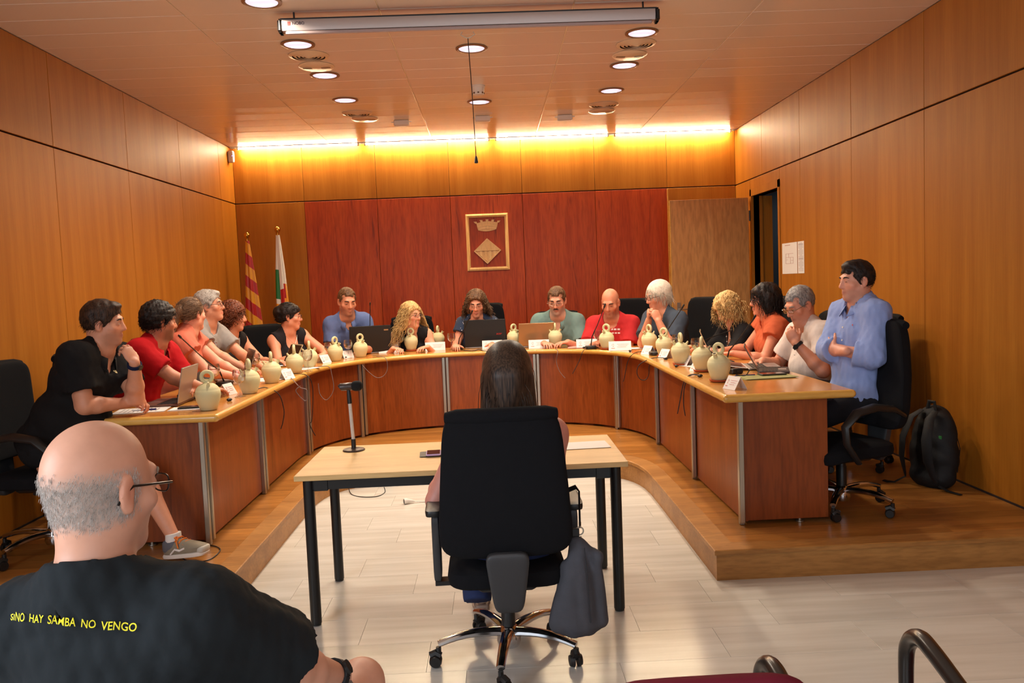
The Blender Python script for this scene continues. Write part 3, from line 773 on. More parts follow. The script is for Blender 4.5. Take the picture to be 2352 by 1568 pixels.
# ------------------------------------------------------------------ implicit-surface modeller for people, clothes, hair, bags
class Vol:
    def __init__(s, lo, hi, h):
        s.h = h; s.lo = np.array(lo, float); n = np.ceil((np.array(hi)-s.lo)/h).astype(int)+1; s.n = n
        s.ax = [(s.lo[i]+h*np.arange(n[i])).astype(np.float32) for i in range(3)]
        s.d = np.full(n, .2, np.float32)
    def _sub(s, lo, hi, m):
        a = np.clip(np.floor((np.array(lo)-m-s.lo)/s.h).astype(int), 0, s.n); b = np.clip(np.ceil((np.array(hi)+m-s.lo)/s.h).astype(int)+1, 0, s.n)
        if np.any(b-a <= 0): return None
        sl = tuple(slice(a[i], b[i]) for i in range(3))
        return sl, s.ax[0][sl[0]][:, None, None], s.ax[1][sl[1]][None, :, None], s.ax[2][sl[2]][None, None, :]
    def _mix(s, sl, d, k, op):
        o = s.d[sl]
        if op == 'u':
            if k > 0:
                h = np.clip(.5+.5*(o-d)/k, 0, 1); s.d[sl] = o+(d-o)*h-k*h*(1-h)
            else: s.d[sl] = np.minimum(o, d)
        elif op == 's':
            if k > 0:
                h = np.clip(.5-.5*(o+d)/k, 0, 1); s.d[sl] = o+(-d-o)*h+k*h*(1-h)
            else: s.d[sl] = np.maximum(o, -d)
        elif op == 'i': s.d[sl] = np.maximum(o, d)
    def cone(s, a, b, ra, rb, k=.02, op='u', cap=None, g=0.0):
        a = np.array(a, float); b = np.array(b, float); R = max(ra, rb)+g
        q = s._sub(np.minimum(a, b)-R, np.maximum(a, b)+R, k+.02)
        if q is None: return
        sl, X, Y, Z = q; ba = (b-a).astype(np.float32); L2 = max(float(ba@ba), 1e-9)
        px, py, pz = X-np.float32(a[0]), Y-np.float32(a[1]), Z-np.float32(a[2])
        dt = px*ba[0]+py*ba[1]+pz*ba[2]; p2 = px*px+py*py+pz*pz
        h = np.clip(dt/L2, 0, 1); d2 = np.maximum(p2-2*h*dt+h*h*L2, 0)
        d = np.sqrt(d2)-(ra+g+(rb-ra)*h)
        if cap is not None:
            L = math.sqrt(L2); t = dt/L
            if 'e' in cap: d = np.maximum(d, t-L)
            if 's' in cap: d = np.maximum(d, -t)
        s._mix(sl, d, k, op)
    def ell(s, c, R, r, k=.02, op='u', g=0.0):
        c = np.array(c, float); r = np.array(r, float)+g; m = float(max(r)); R = np.array(R, float)
        ext = np.sqrt(((R*r[None, :])**2).sum(1))
        q = s._sub(c-ext, c+ext, k+.02)
        if q is None: return
        sl, X, Y, Z = q; X = X-np.float32(c[0]); Y = Y-np.float32(c[1]); Z = Z-np.float32(c[2])
        k0 = 0; k1 = 0
        for i in range(3):
            l = (X*np.float32(R[0, i])+Y*np.float32(R[1, i])+Z*np.float32(R[2, i]))
            k0 = k0+(l/np.float32(r[i]))**2; k1 = k1+(l/np.float32(r[i]**2))**2
        k0 = np.sqrt(k0); k1 = np.sqrt(k1)+1e-9
        s._mix(sl, (k0*(k0-1)/k1).astype(np.float32), k, op)
    def plane(s, p, nrm, op='i'):
        """keep the side against the normal"""
        p = np.array(p, float); nrm = np.array(nrm, float); nrm = nrm/np.linalg.norm(nrm)
        X = s.ax[0][:, None, None]; Y = s.ax[1][None, :, None]; Z = s.ax[2][None, None, :]
        d = (X-np.float32(p[0]))*np.float32(nrm[0])+(Y-np.float32(p[1]))*np.float32(nrm[1])+(Z-np.float32(p[2]))*np.float32(nrm[2])
        s._mix(tuple(slice(None) for _ in range(3)), d.astype(np.float32), 0, op)
    def noise(s, amp, freq, seed=0, aniso=(1, 1, 1), n=7, ridge=False, R=None):
        idx = np.where(np.abs(s.d) < amp*3+s.h*3)
        P = np.stack([s.ax[i][idx[i]] for i in range(3)], 1)
        if R is not None: P = P@np.array(R, np.float32)
        s.d[idx] += amp*wob(P*np.array(aniso, np.float32), freq, seed, n, ridge)
    def mesh(s):
        d = s.d; ins = d < 0
        nx, ny, nz = d.shape
        cs = ins[:-1, :-1, :-1].astype(np.int8)
        tot = np.zeros((nx-1, ny-1, nz-1), np.int8)
        offs = [(i, j, k) for i in (0, 1) for j in (0, 1) for k in (0, 1)]
        for (i, j, k) in offs: tot += ins[i:nx-1+i, j:ny-1+j, k:nz-1+k]
        act = np.where((tot > 0) & (tot < 8)); A = np.stack(act, 1); m = len(A)
        if m == 0: return np.zeros((0, 3)), np.zeros((0, 4), int)
        cv = np.stack([d[A[:, 0]+i, A[:, 1]+j, A[:, 2]+k] for (i, j, k) in offs], 1)
        acc = np.zeros((m, 3), np.float32); cnt = np.zeros(m, np.float32)
        for a in range(8):
            for b in range(a+1, 8):
                df = np.array(offs[b])-np.array(offs[a])
                if np.abs(df).sum() != 1: continue
                va, vb = cv[:, a], cv[:, b]; w = (va < 0) != (vb < 0)
                t = np.where(w, va/np.where(np.abs(va-vb) < 1e-9, 1e-9, va-vb), 0)
                p = np.array(offs[a], np.float32)[None, :]+t[:, None]*df[None, :]
                acc += np.where(w[:, None], p, 0); cnt += w
        V_ = (A+acc/cnt[:, None])*s.h+s.lo
        idm = np.full((nx-1, ny-1, nz-1), -1, np.int32); idm[act] = np.arange(m)
        Q = []
        for axis in range(3):
            sa = [slice(None)]*3; sb = [slice(None)]*3; sa[axis] = slice(0, -1); sb[axis] = slice(1, None)
            a_in = ins[tuple(sa)]; b_in = ins[tuple(sb)]
            e = np.stack(np.where(a_in != b_in), 1)
            o1, o2 = [(1, 2), (2, 0), (0, 1)][axis]
            ok = (e[:, o1] > 0) & (e[:, o2] > 0) & (e[:, o1] < d.shape[o1]-1) & (e[:, o2] < d.shape[o2]-1); e = e[ok]
            if len(e) == 0: continue
            def cell(d1, d2):
                c = e.copy(); c[:, o1] -= d1; c[:, o2] -= d2; return idm[c[:, 0], c[:, 1], c[:, 2]]
            q = np.stack([cell(1, 1), cell(0, 1), cell(0, 0), cell(1, 0)], 1)
            flip = ~ins[e[:, 0], e[:, 1], e[:, 2]]
            q[flip] = q[flip][:, ::-1]; Q.append(q)
        Q = np.concatenate(Q); Q = Q[(Q >= 0).all(1)]
        return V_, Q
_wc = {}
def wob(P, freq, seed=0, n=7, ridge=False):
    """cheap smooth noise in about -1..1: a sum of randomly turned waves"""
    r = np.random.default_rng(seed); out = np.zeros(len(P), np.float32)
    for i in range(n):
        w = r.normal(size=3); w /= np.linalg.norm(w); f = freq*(.6+.9*r.random()); ph = r.random()*6.28
        q = np.sin(P@(w*f).astype(np.float32)+np.float32(ph))
        out += (1-2*np.abs(q)) if ridge else q
    return out/math.sqrt(n)*.75
def np_mesh(name, V_, Q, mats, parent=None, smooth=True, colors=None, mi=None):
    m = bpy.data.meshes.new(name); nv, nf = len(V_), len(Q)
    Q = np.asarray(Q); k = Q.shape[1] if nf else 4
    m.vertices.add(nv); m.vertices.foreach_set('co', np.asarray(V_, np.float32).ravel())
    m.loops.add(nf*k); m.loops.foreach_set('vertex_index', Q.astype(np.int32).ravel())
    m.polygons.add(nf); m.polygons.foreach_set('loop_start', np.arange(0, nf*k, k, dtype=np.int32))
    if smooth: m.polygons.foreach_set('use_smooth', np.ones(nf, bool))
    for mm in (mats if isinstance(mats, (list, tuple)) else [mats]): m.materials.append(mm)
    if mi is not None: m.polygons.foreach_set('material_index', np.asarray(mi, np.int32))
    if colors is not None:
        ca = m.color_attributes.new('tone', 'FLOAT_COLOR', 'POINT')
        c4 = np.ones((nv, 4), np.float32); c4[:, :3] = colors; ca.data.foreach_set('color', c4.ravel())
    m.update(calc_edges=True); m.validate()
    return link(name, m, parent)
def strand_mesh(paths, radii, sides=4):
    """paths (S,K,3), radii (K,) or (S,K) -> quads"""
    S, K, _ = paths.shape; rad = np.broadcast_to(radii, (S, K))
    T = np.gradient(paths, axis=1); T /= np.linalg.norm(T, axis=2, keepdims=True)+1e-9
    ref = np.where(np.abs(T[..., 2:3]) < .9, np.array([0, 0, 1.0]), np.array([1.0, 0, 0]))
    A = np.cross(T, ref); A /= np.linalg.norm(A, axis=2, keepdims=True)+1e-9; B = np.cross(T, A)
    w = 2*np.pi*np.arange(sides)/sides
    ring = paths[:, :, None, :]+rad[:, :, None, None]*(np.cos(w)[None, None, :, None]*A[:, :, None, :]+np.sin(w)[None, None, :, None]*B[:, :, None, :])
    V_ = ring.reshape(-1, 3)
    s_, k_, j_ = np.meshgrid(np.arange(S), np.arange(K-1), np.arange(sides), indexing='ij')
    def ix(a, b, c): return (a*K+b)*sides+c % sides
    Q = np.stack([ix(s_, k_, j_), ix(s_, k_, j_+1), ix(s_, k_+1, j_+1), ix(s_, k_+1, j_)], -1).reshape(-1, 4)
    return V_, Q
def merge(parts):
    Vs = []; Qs = []; b = 0
    for v, q in parts:
        Vs.append(v); Qs.append(np.asarray(q)+b); b += len(v)
    return np.concatenate(Vs), np.concatenate(Qs)
def unit(v): v = np.array(v, float); return v/(np.linalg.norm(v)+1e-12)
def frame_from(fwd, up=(0, 0, 1), roll=0.0):
    """columns: right, forward, up"""
    f = unit(fwd); r = unit(np.cross(f, up)); u = np.cross(r, f)
    if roll:
        c, s = math.cos(roll), math.sin(roll); r, u = r*c+u*s, u*c-r*s
    return np.stack([r, f, u], 1)
# ------------------------------------------------------------------ people
def skin_material():
    m, nt, b = node_mat('skin'); N = nt.nodes; L = nt.links
    at = N.new('ShaderNodeAttribute'); at.attribute_name = 'tone'
    tc = N.new('ShaderNodeTexCoord'); n = N.new('ShaderNodeTexNoise'); n.inputs['Scale'].default_value = 38; n.inputs['Detail'].default_value = 3
    L.new(tc.outputs['Object'], n.inputs['Vector'])
    hs = N.new('ShaderNodeHueSaturation'); mr = N.new('ShaderNodeMapRange'); mr.inputs['To Min'].default_value = .90; mr.inputs['To Max'].default_value = 1.10
    L.new(n.outputs['Fac'], mr.inputs['Value']); L.new(mr.outputs[0], hs.inputs['Value']); L.new(at.outputs['Color'], hs.inputs['Color']); L.new(hs.outputs['Color'], b.inputs['Base Color'])
    b.inputs['Roughness'].default_value = .47; b.inputs['Specular IOR Level'].default_value = .42
    b.inputs['Subsurface Weight'].default_value = .06; b.inputs['Subsurface Radius'].default_value = (.012, .004, .002)
    return m
SKIN = skin_material()
def hair_material(name, c1, c2, rough=.42, zs=.22):
    m, nt, b = node_mat(name); N = nt.nodes; L = nt.links
    tc = N.new('ShaderNodeTexCoord'); n = N.new('ShaderNodeTexNoise'); n.inputs['Scale'].default_value = 170; n.inputs['Detail'].default_value = 3
    mpn = N.new('ShaderNodeMapping'); mpn.inputs['Scale'].default_value = (1, 1, zs); L.new(tc.outputs['Object'], mpn.inputs['Vector']); L.new(mpn.outputs[0], n.inputs['Vector'])
    r = N.new('ShaderNodeValToRGB'); e = r.color_ramp.elements; e[0].position = .36; e[0].color = (*s2l(c1), 1); e[1].position = .66; e[1].color = (*s2l(c2), 1)
    L.new(n.outputs['Fac'], r.inputs['Fac']); L.new(r.outputs['Color'], b.inputs['Base Color'])
    b.inputs['Roughness'].default_value = rough+.12; b.inputs['Specular IOR Level'].default_value = .28; return m
def cloth(name, rgb, rough=.88, var=.10, vs=14, bump=.18, bs=90, sheen=.0): return mat(name, rgb, rough=rough, spec=.2, var=var, vscale=vs, bump=bump, bscale=bs, sheen=sheen)
EYE_W = mat('eye_white', (226, 218, 210), rough=.25); EYE_D = mat('eye_dark', (38, 26, 20), rough=.2)
SOCK = cloth('white_sock', (220, 215, 210)); DENIM = cloth('blue_denim', (46, 56, 92), var=.2); DARK_TROUSER = cloth('dark_trousers', (34, 34, 40)); GREY_TROUSER = cloth('grey_trousers', (92, 92, 96))
LENS = glass_mat('spectacle_lens', (.95, .95, .97), .03, .12)
CURL = {'flat': (4, 8, 6), 'relax': (20, 28, 18), 'curl': (42, 55, 35), 'fist': (78, 92, 55), 'open': (10, 14, 10)}

def head_prims(vol, hc, H, s, nb, fem=False, k=1.0, jaw=1.0, nose=1.0, chub=0.0, thick=1.0):
    P = lambda x, y, z: hc+H@(np.array([x, y, z])*s)
    w = .95 if fem else 1.0
    vol.ell(P(0, -.015, .035), H, np.array([.076*w, .097, .092])*s, .02)
    vol.ell(P(0, .034, -.030), H, np.array([(.060+chub)*w, .066, .084])*s, .03*s)
    jr = (.043 if fem else .049)*jaw+chub
    vol.cone(P(0, .012, -.058), P(0, .064, -.096), jr*s, (.026 if fem else .031)*jaw*s+chub*.5, .03*s)
    for sx in (-1, 1): vol.ell(P(sx*.043*jaw*w, .006, -.058), H, np.array([.024, .03, .03])*s, .03*s)
    vol.ell(P(0, .077, -.102), H, np.array([.022*jaw, .018, .017])*s, .02*s)
    vol.cone(P(-.030, .082, .030), P(.030, .082, .030), (.011 if fem else .0145)*s, (.011 if fem else .0145)*s, .015*s)
    for sx in (-1, 1):
        vol.ell(P(sx*.033, .104, .007), H, np.array([.020, .016, .012])*s, .010*s, op='s')
        vol.ell(P(sx*.0325, .0815, .006), H, np.array([.0155, .0125, .0115])*s, .004*s)
        vol.ell(P(sx*.046, .060, -.022), H, np.array([.024, .021, .019])*s, .022*s)
    vol.cone(P(0, .092, .022), P(0, .113*(.97+.03*nose), -.026), .0075*s, .0125*nose*s, .012*s)
    vol.cone(P(-.0125*nose, .101, -.031), P(.0125*nose, .101, -.031), .0085*s, .0085*s, .008*s)
    for sx in (-1, 1):
        vol.cone(P(sx*.023, .084, -.0625), P(0, .0985, -.058), .0045*s, .0068*s, .006*s)
        vol.cone(P(sx*.021, .084, -.0665), P(0, .0975, -.0705), .0045*s, .0080*s, .006*s)
        E = H@np.array([[math.cos(.25), -math.sin(.25)*sx, 0], [sx*math.sin(.25), math.cos(.25), 0], [0, 0, 1]])
        vol.ell(P(sx*.080*w, -.010, -.002), E, np.array([.0085, .0195, .033])*s, .006*s)
        vol.ell(P(sx*.089*w, -.004, .003), E, np.array([.005, .010, .018])*s, .004*s, op='s')
        vol.ell(P(sx*.079*w, -.004, -.030), H, np.array([.008, .010, .011])*s, .008*s)
    nr = (.047 if fem else .057)*s*thick
    vol.cone(P(0, -.028, -.035), nb, nr, nr*1.10, .03*s)
    vol.cone(P(0, .004, -.078), nb+H[:, 1]*.02*s, nr*.72, nr*.72, .03*s)

def fringe_mask(L):
    """cropped hair round the back and sides of a bald head, 0..1"""
    top = .052-.35*np.clip(L[:, 1:2]-.0, 0, 1)-.12*np.clip(-L[:, 1:2], 0, 1)
    a = np.clip((top-L[:, 2:3])/.035, 0, 1); b = np.clip((L[:, 2:3]+.075-.35*np.clip(L[:, 1:2]+.05, 0, 1))/.025, 0, 1); c = np.clip((.038-L[:, 1:2])/.03, 0, 1)
    return a*b*c
def tones(Vw, hc, H, s, skin, lips=(176, 92, 84), stub=0.0, stubc=(70, 55, 48), beard=None, blush=.25, brows=None, fringe=None):
    base = np.array(s2l(skin)); C = np.tile(base, (len(Vw), 1)); L = ((Vw-hc)@H)/s
    def g(c, r): return np.exp(-(((L-np.array(c))/np.array(r))**2).sum(1))[:, None]
    red = base*np.array([1.05, .72, .66])
    for sx in (-1, 1): C += (red-C)*np.clip(g((sx*.048, .066, -.028), (.022, .03, .02))*blush*1.6, 0, 1)
    C += (red-C)*np.clip(g((0, .113, -.026), (.018, .02, .018))*blush*1.8, 0, 1)
    for sx in (-1, 1):
        C += (red-C)*np.clip(g((sx*.083, -.008, 0), (.012, .025, .036))*.5, 0, 1)
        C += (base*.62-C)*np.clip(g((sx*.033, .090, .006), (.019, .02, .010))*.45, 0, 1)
    lc = np.array(s2l(lips)); C += (lc-C)*np.clip(g((0, .097, -.0645), (.024, .012, .0085))*1.1, 0, 1)
    if fringe is not None: C += (np.array(s2l(fringe))-C)*fringe_mask(L)*.75*(np.abs(L[:, :1]) < .0765)
    if stub > 0:
        m = ((L[:, 2] < -.040) & (L[:, 2] > -.150) & (L[:, 1] > .0)).astype(float)[:, None]
        m *= 1-np.clip(g((0, .1, -.064), (.024, .02, .010))*1.3, 0, 1)
        m *= np.clip((-.040-L[:, 2:3])/.02, 0, 1)*np.clip(L[:, 1:2]/.03, 0, 1)*np.clip((L[:, 2:3]+.150)/.03, 0, 1)
        C += (np.array(s2l(stubc))-C)*m*stub
    return C

def hand_prims(vol, W, fd, nd, side, pose, s=1.0, spread=1.0):
    Y = unit(fd); Z = unit(np.array(nd)-Y*np.dot(nd, Y)); X = np.cross(Y, Z); th = -side*X
    R = np.stack([X, Y, Z], 1)
    vol.ell(W+Y*.048*s, R, np.array([.040, .056, .0155])*s, .012)
    c1, c2, c3 = [math.radians(a) for a in CURL[pose]]
    for xo, y0, ln, r, e in ((.029, .083, .070, .0085, 0), (.0095, .088, .078, .0088, 1), (-.0105, .084, .073, .0084, 2), (-.029, .074, .057, .0076, 3)):
        p = W+th*xo*s+Y*y0*s; a = 0.0; sp = th*(xo*2.2*spread)
        for k, (fr, c) in enumerate(((.45, c1*(1+.08*e)), (.31, c2), (.24, c3))):
            a += c; d = unit(Y*math.cos(a)-Z*math.sin(a)+sp*math.cos(a)); q = p+d*ln*fr*s
            vol.cone(p, q, (r-.0006*k)*s, (r-.0006*(k+1))*s, .005); p = q
    p = W+th*.026*s+Y*.020*s
    close = {'fist': .55, 'curl': .3}.get(pose, 0)
    d = unit(th*(.78-close)+Y*.62-Z*(.22+close)); q = p+d*.044*s; vol.cone(p, q, .0135*s, .0105*s, .012)
    d = unit(th*(.45-close)+Y*.85-Z*(.25+close)); vol.cone(q, q+d*.034*s, .0100*s, .0082*s, .005)

def grow(root, d0, grav, n, step, stiff, C, R, fl=None):
    p = root.copy(); d = d0.copy(); out = [p.copy()]
    for i in range(n):
        d = d*stiff+grav*(1-stiff)
        d /= np.linalg.norm(d, axis=1, keepdims=True)+1e-9
        p = p+d*(step if np.isscalar(step) else step[:, None])
        for (c, r) in zip(C, R):
            q = (p-c)/r; k = np.linalg.norm(q, axis=1); m = k < 1
            if m.any(): p[m] = c+(p[m]-c)/k[m][:, None]
        out.append(p.copy())
    return np.stack(out, 1)
def curl_paths(P, rc, turns, rg, ramp=.25):
    S, K, _ = P.shape; T = np.gradient(P, axis=1); T /= np.linalg.norm(T, axis=2, keepdims=True)+1e-9
    ref = np.array([.3, .9, .2]); A = np.cross(T, ref); A /= np.linalg.norm(A, axis=2, keepdims=True)+1e-9; B = np.cross(T, A)
    u = np.linspace(0, 1, K)[None, :]; ph = rg.random((S, 1))*6.28; tt = turns*(.7+.6*rg.random((S, 1)))
    w = ph+2*np.pi*tt*u; r = rc*np.clip(u/ramp, 0, 1)*(.6+.8*rg.random((S, 1)))
    return P+r[..., None]*(np.cos(w)[..., None]*A+np.sin(w)[..., None]*B)
def resample(P, K):
    S, n, _ = P.shape; x = np.linspace(0, n-1, K); i = np.clip(x.astype(int), 0, n-2); f = (x-i)[None, :, None]
    return P[:, i]*(1-f)+P[:, i+1]*f

SK_C, SK_R = np.array([0, -.015, .035]), np.array([.076, .097, .092])
def hair_region(L, front=.070, low=-.085, side=.0):
    """True where scalp hair grows, in head coordinates"""
    a = -.776*L[:, 1]+.63*L[:, 2] > -.776*.085+.63*front-side
    b = -.658*L[:, 1]+.753*L[:, 2] > -.658*.02+.753*(low+.070)
    return a & b
def build_hair(parent, root, hc, H, s, style, m, seed=1, name='hair'):
    rg = np.random.default_rng(seed); h = style.get('h', .0068)
    st = dict(t=.012, front=.070, low=-.085, noise=.003, nf=140, ridge=False, n=350, ln=.03, curl=0, turns=2, r=.0022, stiff=.75, vols=[], cut=None, flow=(0, -.7, -.5), part=0.0, up=0.0, K=8, aniso=(1, 1, 1), cap=True, side=0.0, roots=None, flare=0.0, below=None, free=False, surf=False, pts=None)
    st.update(style)
    P = lambda q: hc+(np.asarray(q, float)*s)@H.T
    parts = []
    if st['cap']:
        ext = .20 if not st['vols'] else .34
        vol = Vol(hc-ext*s, hc+np.array([ext, ext, .17])*s, h)
        t = st['t']
        vol.ell(P(SK_C), H, (SK_R+t)*s, .01)
        n1 = H@np.array([0, .776, -.63]); vol.plane(P((0, .085, st['front'])), n1)
        n2 = H@np.array([0, .658, -.753]); vol.plane(P((0, .02, st['low']+.070)), n2)
        for sx in (-1, 1): vol.ell(P((sx*.088, .0, -.008)), H, np.array([.022, .022, .034])*s, .008, op='s')
        for v in st['vols']:
            if v[0] == 'e': vol.ell(P(v[1]), H, np.array(v[2])*s, v[3] if len(v) > 3 else .02)
            elif v[0] == 'c': vol.cone(P(v[1]), P(v[2]), v[3]*s, v[4]*s, .02)
            elif v[0] == 'w': vol.cone(P(v[1]), P(v[1])+np.array(v[2])*s, v[3]*s, v[4]*s, .02)
            elif v[0] == 'se': vol.ell(P(v[1]), H, np.array(v[2])*s, .012, op='s')
        vol.noise(st['noise'], st['nf'], seed, st['aniso'], ridge=st['ridge'], R=H)
        V_, Q = vol.mesh(); parts.append((V_, Q))
    if st['n'] > 0:
        d = rg.normal(size=(st['n']*5, 3)); d /= np.linalg.norm(d, axis=1, keepdims=True)
        Lp = SK_C+d*(SK_R+st['t']*.75)
        ok = hair_region(Lp, st['front']+.004, st['low']+.006) | st['free']
        if st['roots'] is not None: ok &= st['roots'](Lp)
        Lp = Lp[ok][:st['n']]; d = d[ok][:st['n']]
        if st['pts'] is not None:
            q = st['pts']; q = q[(np.abs(q[:, 0]) < .0775) & (q[:, 2] > -.12) & (q[:, 2] < .15) & (q[:, 1] < .06) & (q[:, 1] > -.15)]
            q = q[fringe_mask(q)[:, 0] > rg.random(len(q))*.8+.02]; q = q[rg.integers(0, len(q), st['n'])]
            Lp = q+rg.normal(size=q.shape)*.0022; d = (Lp-np.array([0, -.01, 0]))/np.array([.076, .097, .5]); d /= np.linalg.norm(d, axis=1, keepdims=True)
            SK2 = True
        grav = H.T@np.array([0, 0, -1.0])
        fl = np.array(st['flow'], float)[None, :]+rg.normal(size=(len(Lp), 3))*.22
        if st['part']: fl[:, 0] += np.sign(Lp[:, 0]+rg.normal(size=len(Lp))*.006)*st['part']
        nr = d/(SK_R)**1; nr /= np.linalg.norm(nr, axis=1, keepdims=True)
        fl = fl-nr*(fl*nr).sum(1, keepdims=True); fl /= np.linalg.norm(fl, axis=1, keepdims=True)+1e-9
        fl = fl+nr*st['up']
        n = 14; ln = st['ln']*(.65+.6*rg.random(len(Lp)))
        if st['below'] is not None: ln = ln*st['below'](Lp)
        Cc = [SK_C]; Rr = [SK_R+st['t']*.85]
        if st['pts'] is not None: Cc = []; Rr = []
        path = grow(Lp, fl, grav[None, :]+np.sign(Lp[:, :1])*np.array([[st['flare'], 0, 0]]), n, ln/n, st['stiff'], Cc, Rr)
        K = st['K']
        if st['curl'] > 0: K = max(K, int(st['turns']*5)); path = curl_paths(resample(path, K), st['curl'], st['turns'], rg)
        else: path = resample(path, K)
        W_ = hc+(path*s)@H.T
        rad = st['r']*s*np.concatenate([np.ones(K-2), [.7, .25]])
        parts.append(strand_mesh(W_, rad, 3))
    V_, Q = merge(parts)
    return np_mesh(name, V_-root, Q, m, parent)

def person(label, seat, yaw, head, face, seat_h=.47, ground=PH, s=1.0, fem=False, skin=(214, 150, 118), shirt=None, trousers=DARK_TROUSER, hair=None, hair_m=None, arms=None,
           girth=1.0, belly=0.0, bust=0.0, sw=None, stub=0.0, stubc=(70, 55, 48), lips=None, eyes=.7, gaze=0.0, glasses=None, brow_m=None, h=.0058, legs=None, watch=None, jaw=1.0, nose=1.0, chub=0.0,
           seed=1, body_low=.22, legs_bare=None, shoes=None, group='people seated round the council desk', hand_s=1.0, arm_s=1.0, thick=1.0, raise_s=(0, 0), cat='person', lower=True, shoulder_drop=.072, name='person', ssec=None, fringe=None, nl=0.0, moustache=None):
    hc = np.array(head, float); seat = np.array([seat[0], seat[1]], float); root = np.array([seat[0], seat[1], ground])
    R0 = empty(name, tuple(root), 0, label, cat, group)
    fy, fp, fr_ = [math.radians(a) for a in face]
    H = frame_from((math.cos(fy)*math.cos(fp), math.sin(fy)*math.cos(fp), -math.sin(fp)), roll=fr_)
    a = math.radians(yaw); Tf0 = np.array([math.cos(a), math.sin(a), 0])
    pel = np.array([seat[0], seat[1], ground+seat_h+.10])
    nb = hc-np.array([0, 0, .118*s+nl])-H[:, 2]*.020*s-Tf0*.022*s - np.array([H[0, 1], H[1, 1], 0])*.03*max(0, math.sin(fp))
    Tu = unit(nb-pel); Tr = unit(np.cross(Tf0, Tu)); Tf = np.cross(Tu, Tr); T_ = np.stack([Tr, Tf, Tu], 1)
    if sw is None: sw = .150 if fem else .178
    sc = nb-Tu*shoulder_drop*s
    SH = {1: sc+Tr*sw*s+Tu*raise_s[0], -1: sc-Tr*sw*s+Tu*raise_s[1]}
    l1, l2 = .285*s*arm_s, .250*s*arm_s
    J = {}
    arms = arms or {}
    for side in (1, -1):
        A = arms.get('R' if side == 1 else 'L', {})
        S = SH[side]
        W = np.array(A['w'], float) if 'w' in A else S+Tf*.30-Tu*.30
        if 'l' in A: W = np.array([nb[0], nb[1], 0])+np.array([Tf0[1], -Tf0[0], 0])*A['l'][0]+Tf0*A['l'][1]+np.array([0, 0, A['l'][2]])
        D = W-S; dist = np.linalg.norm(D); mx = (l1+l2)*.985
        if dist > mx: W = S+D/dist*mx; D = W-S; dist = mx
        mn = .16
        if dist < mn: W = S+unit(D)*mn; D = W-S; dist = mn
        pole = np.array(A.get('pole', -Tu*1.0+Tr*side*.35-Tf*.45), float)
        pp = unit(pole-unit(D)*np.dot(pole, unit(D)))
        aa = (l1*l1-l2*l2+dist*dist)/(2*dist); hh = math.sqrt(max(l1*l1-aa*aa, 0))
        E = S+unit(D)*aa+pp*hh
        fd = np.array(A.get('f', unit(W-E)), float); nd = np.array(A.get('n', (0, 0, 1)), float)
        J[side] = dict(S=S, E=E, W=W, fd=fd, nd=nd, pose=A.get('pose', 'relax'), hand=A.get('hand', True))
    g1 = girth
    ar = (.043 if fem else .049)*(.75+.25*g1)*s
    def torso(vol, g=0.0, k=.05, low=True):
        vol.ell(nb-Tu*.205*s, T_, np.array([.160*g1, .112*g1, .175])*s*(sw/.178 if not fem else sw/.150*.88), k, g=g)
        vol.ell(pel+Tu*.17*s+Tf*(.012+belly*.6), T_, np.array([(.138 if fem else .152)*g1+belly*.3, .110*g1+belly, .17*s]), k, g=g)
        if low: vol.ell(pel+Tf*.01, T_, np.array([.175*g1, .130*g1, .125])*s, k, g=g)
        vol.cone(SH[1]-Tr*.03-Tu*.008, SH[-1]+Tr*.03-Tu*.008, .050*s, .050*s, .05, g=g)
        for sd in (1, -1):
            vol.cone(nb+Tu*.012*s-Tf*.012, SH[sd]-Tr*sd*.02, .046*s, .046*s, .06, g=g)
            vol.ell(SH[sd]-Tu*.012, T_, np.array([.045, .050, .052])*s*(.8+.2*g1), .06, g=g)
            if bust > 0: vol.ell(nb-Tu*.225*s+Tr*sd*.068*s+Tf*(.080*s*g1), T_, np.array([.072, .055, .068])*bust*s, .05, g=g)
    pts = [hc+np.array([0, 0, .16*s]), hc+H[:, 1]*.15*s, hc-H[:, 1]*.15*s]
    for sd in (1, -1):
        q = J[sd]; pts += [q['S']+Tr*sd*.08, q['E'], q['W'], q['W']+unit(q['fd'])*.19*s, q['W']-unit(q['nd'])*.08]
    pts.append(pel+Tu*body_low+Tf*.2); pts.append(pel+Tu*body_low-Tf*.18)
    extra = []
    if legs_bare: extra = [np.array(p) for leg in legs_bare for p in leg]
    P_ = np.array(pts); lo = P_.min(0)-.07; hi = P_.max(0)+.07; lo[2] = max(lo[2], min(pel[2]+body_low, min(J[1]['W'][2], J[-1]['W'][2], J[1]['E'][2], J[-1]['E'][2])-.08))
    vol = Vol(lo, hi, h)
    torso(vol, 0.0, low=True)
    for sd in (1, -1):
        q = J[sd]; S, E, W = q['S'], q['E'], q['W']
        vol.cone(S, E, ar*1.06, ar*.88, .045)
        mid = E+(W-E)*.28
        vol.cone(E, mid, ar*.86, ar*.90, .02); vol.cone(mid, W, ar*.90, ar*.56, .02)
        if q['hand']: hand_prims(vol, W, q['fd'], q['nd'], sd, q['pose'], (.93 if fem else 1.0)*s*hand_s)
    head_prims(vol, hc, H, s, nb, fem, jaw=jaw, nose=nose, chub=chub, thick=thick)
    V_, Q = vol.mesh()
    parts = [(V_, Q)]
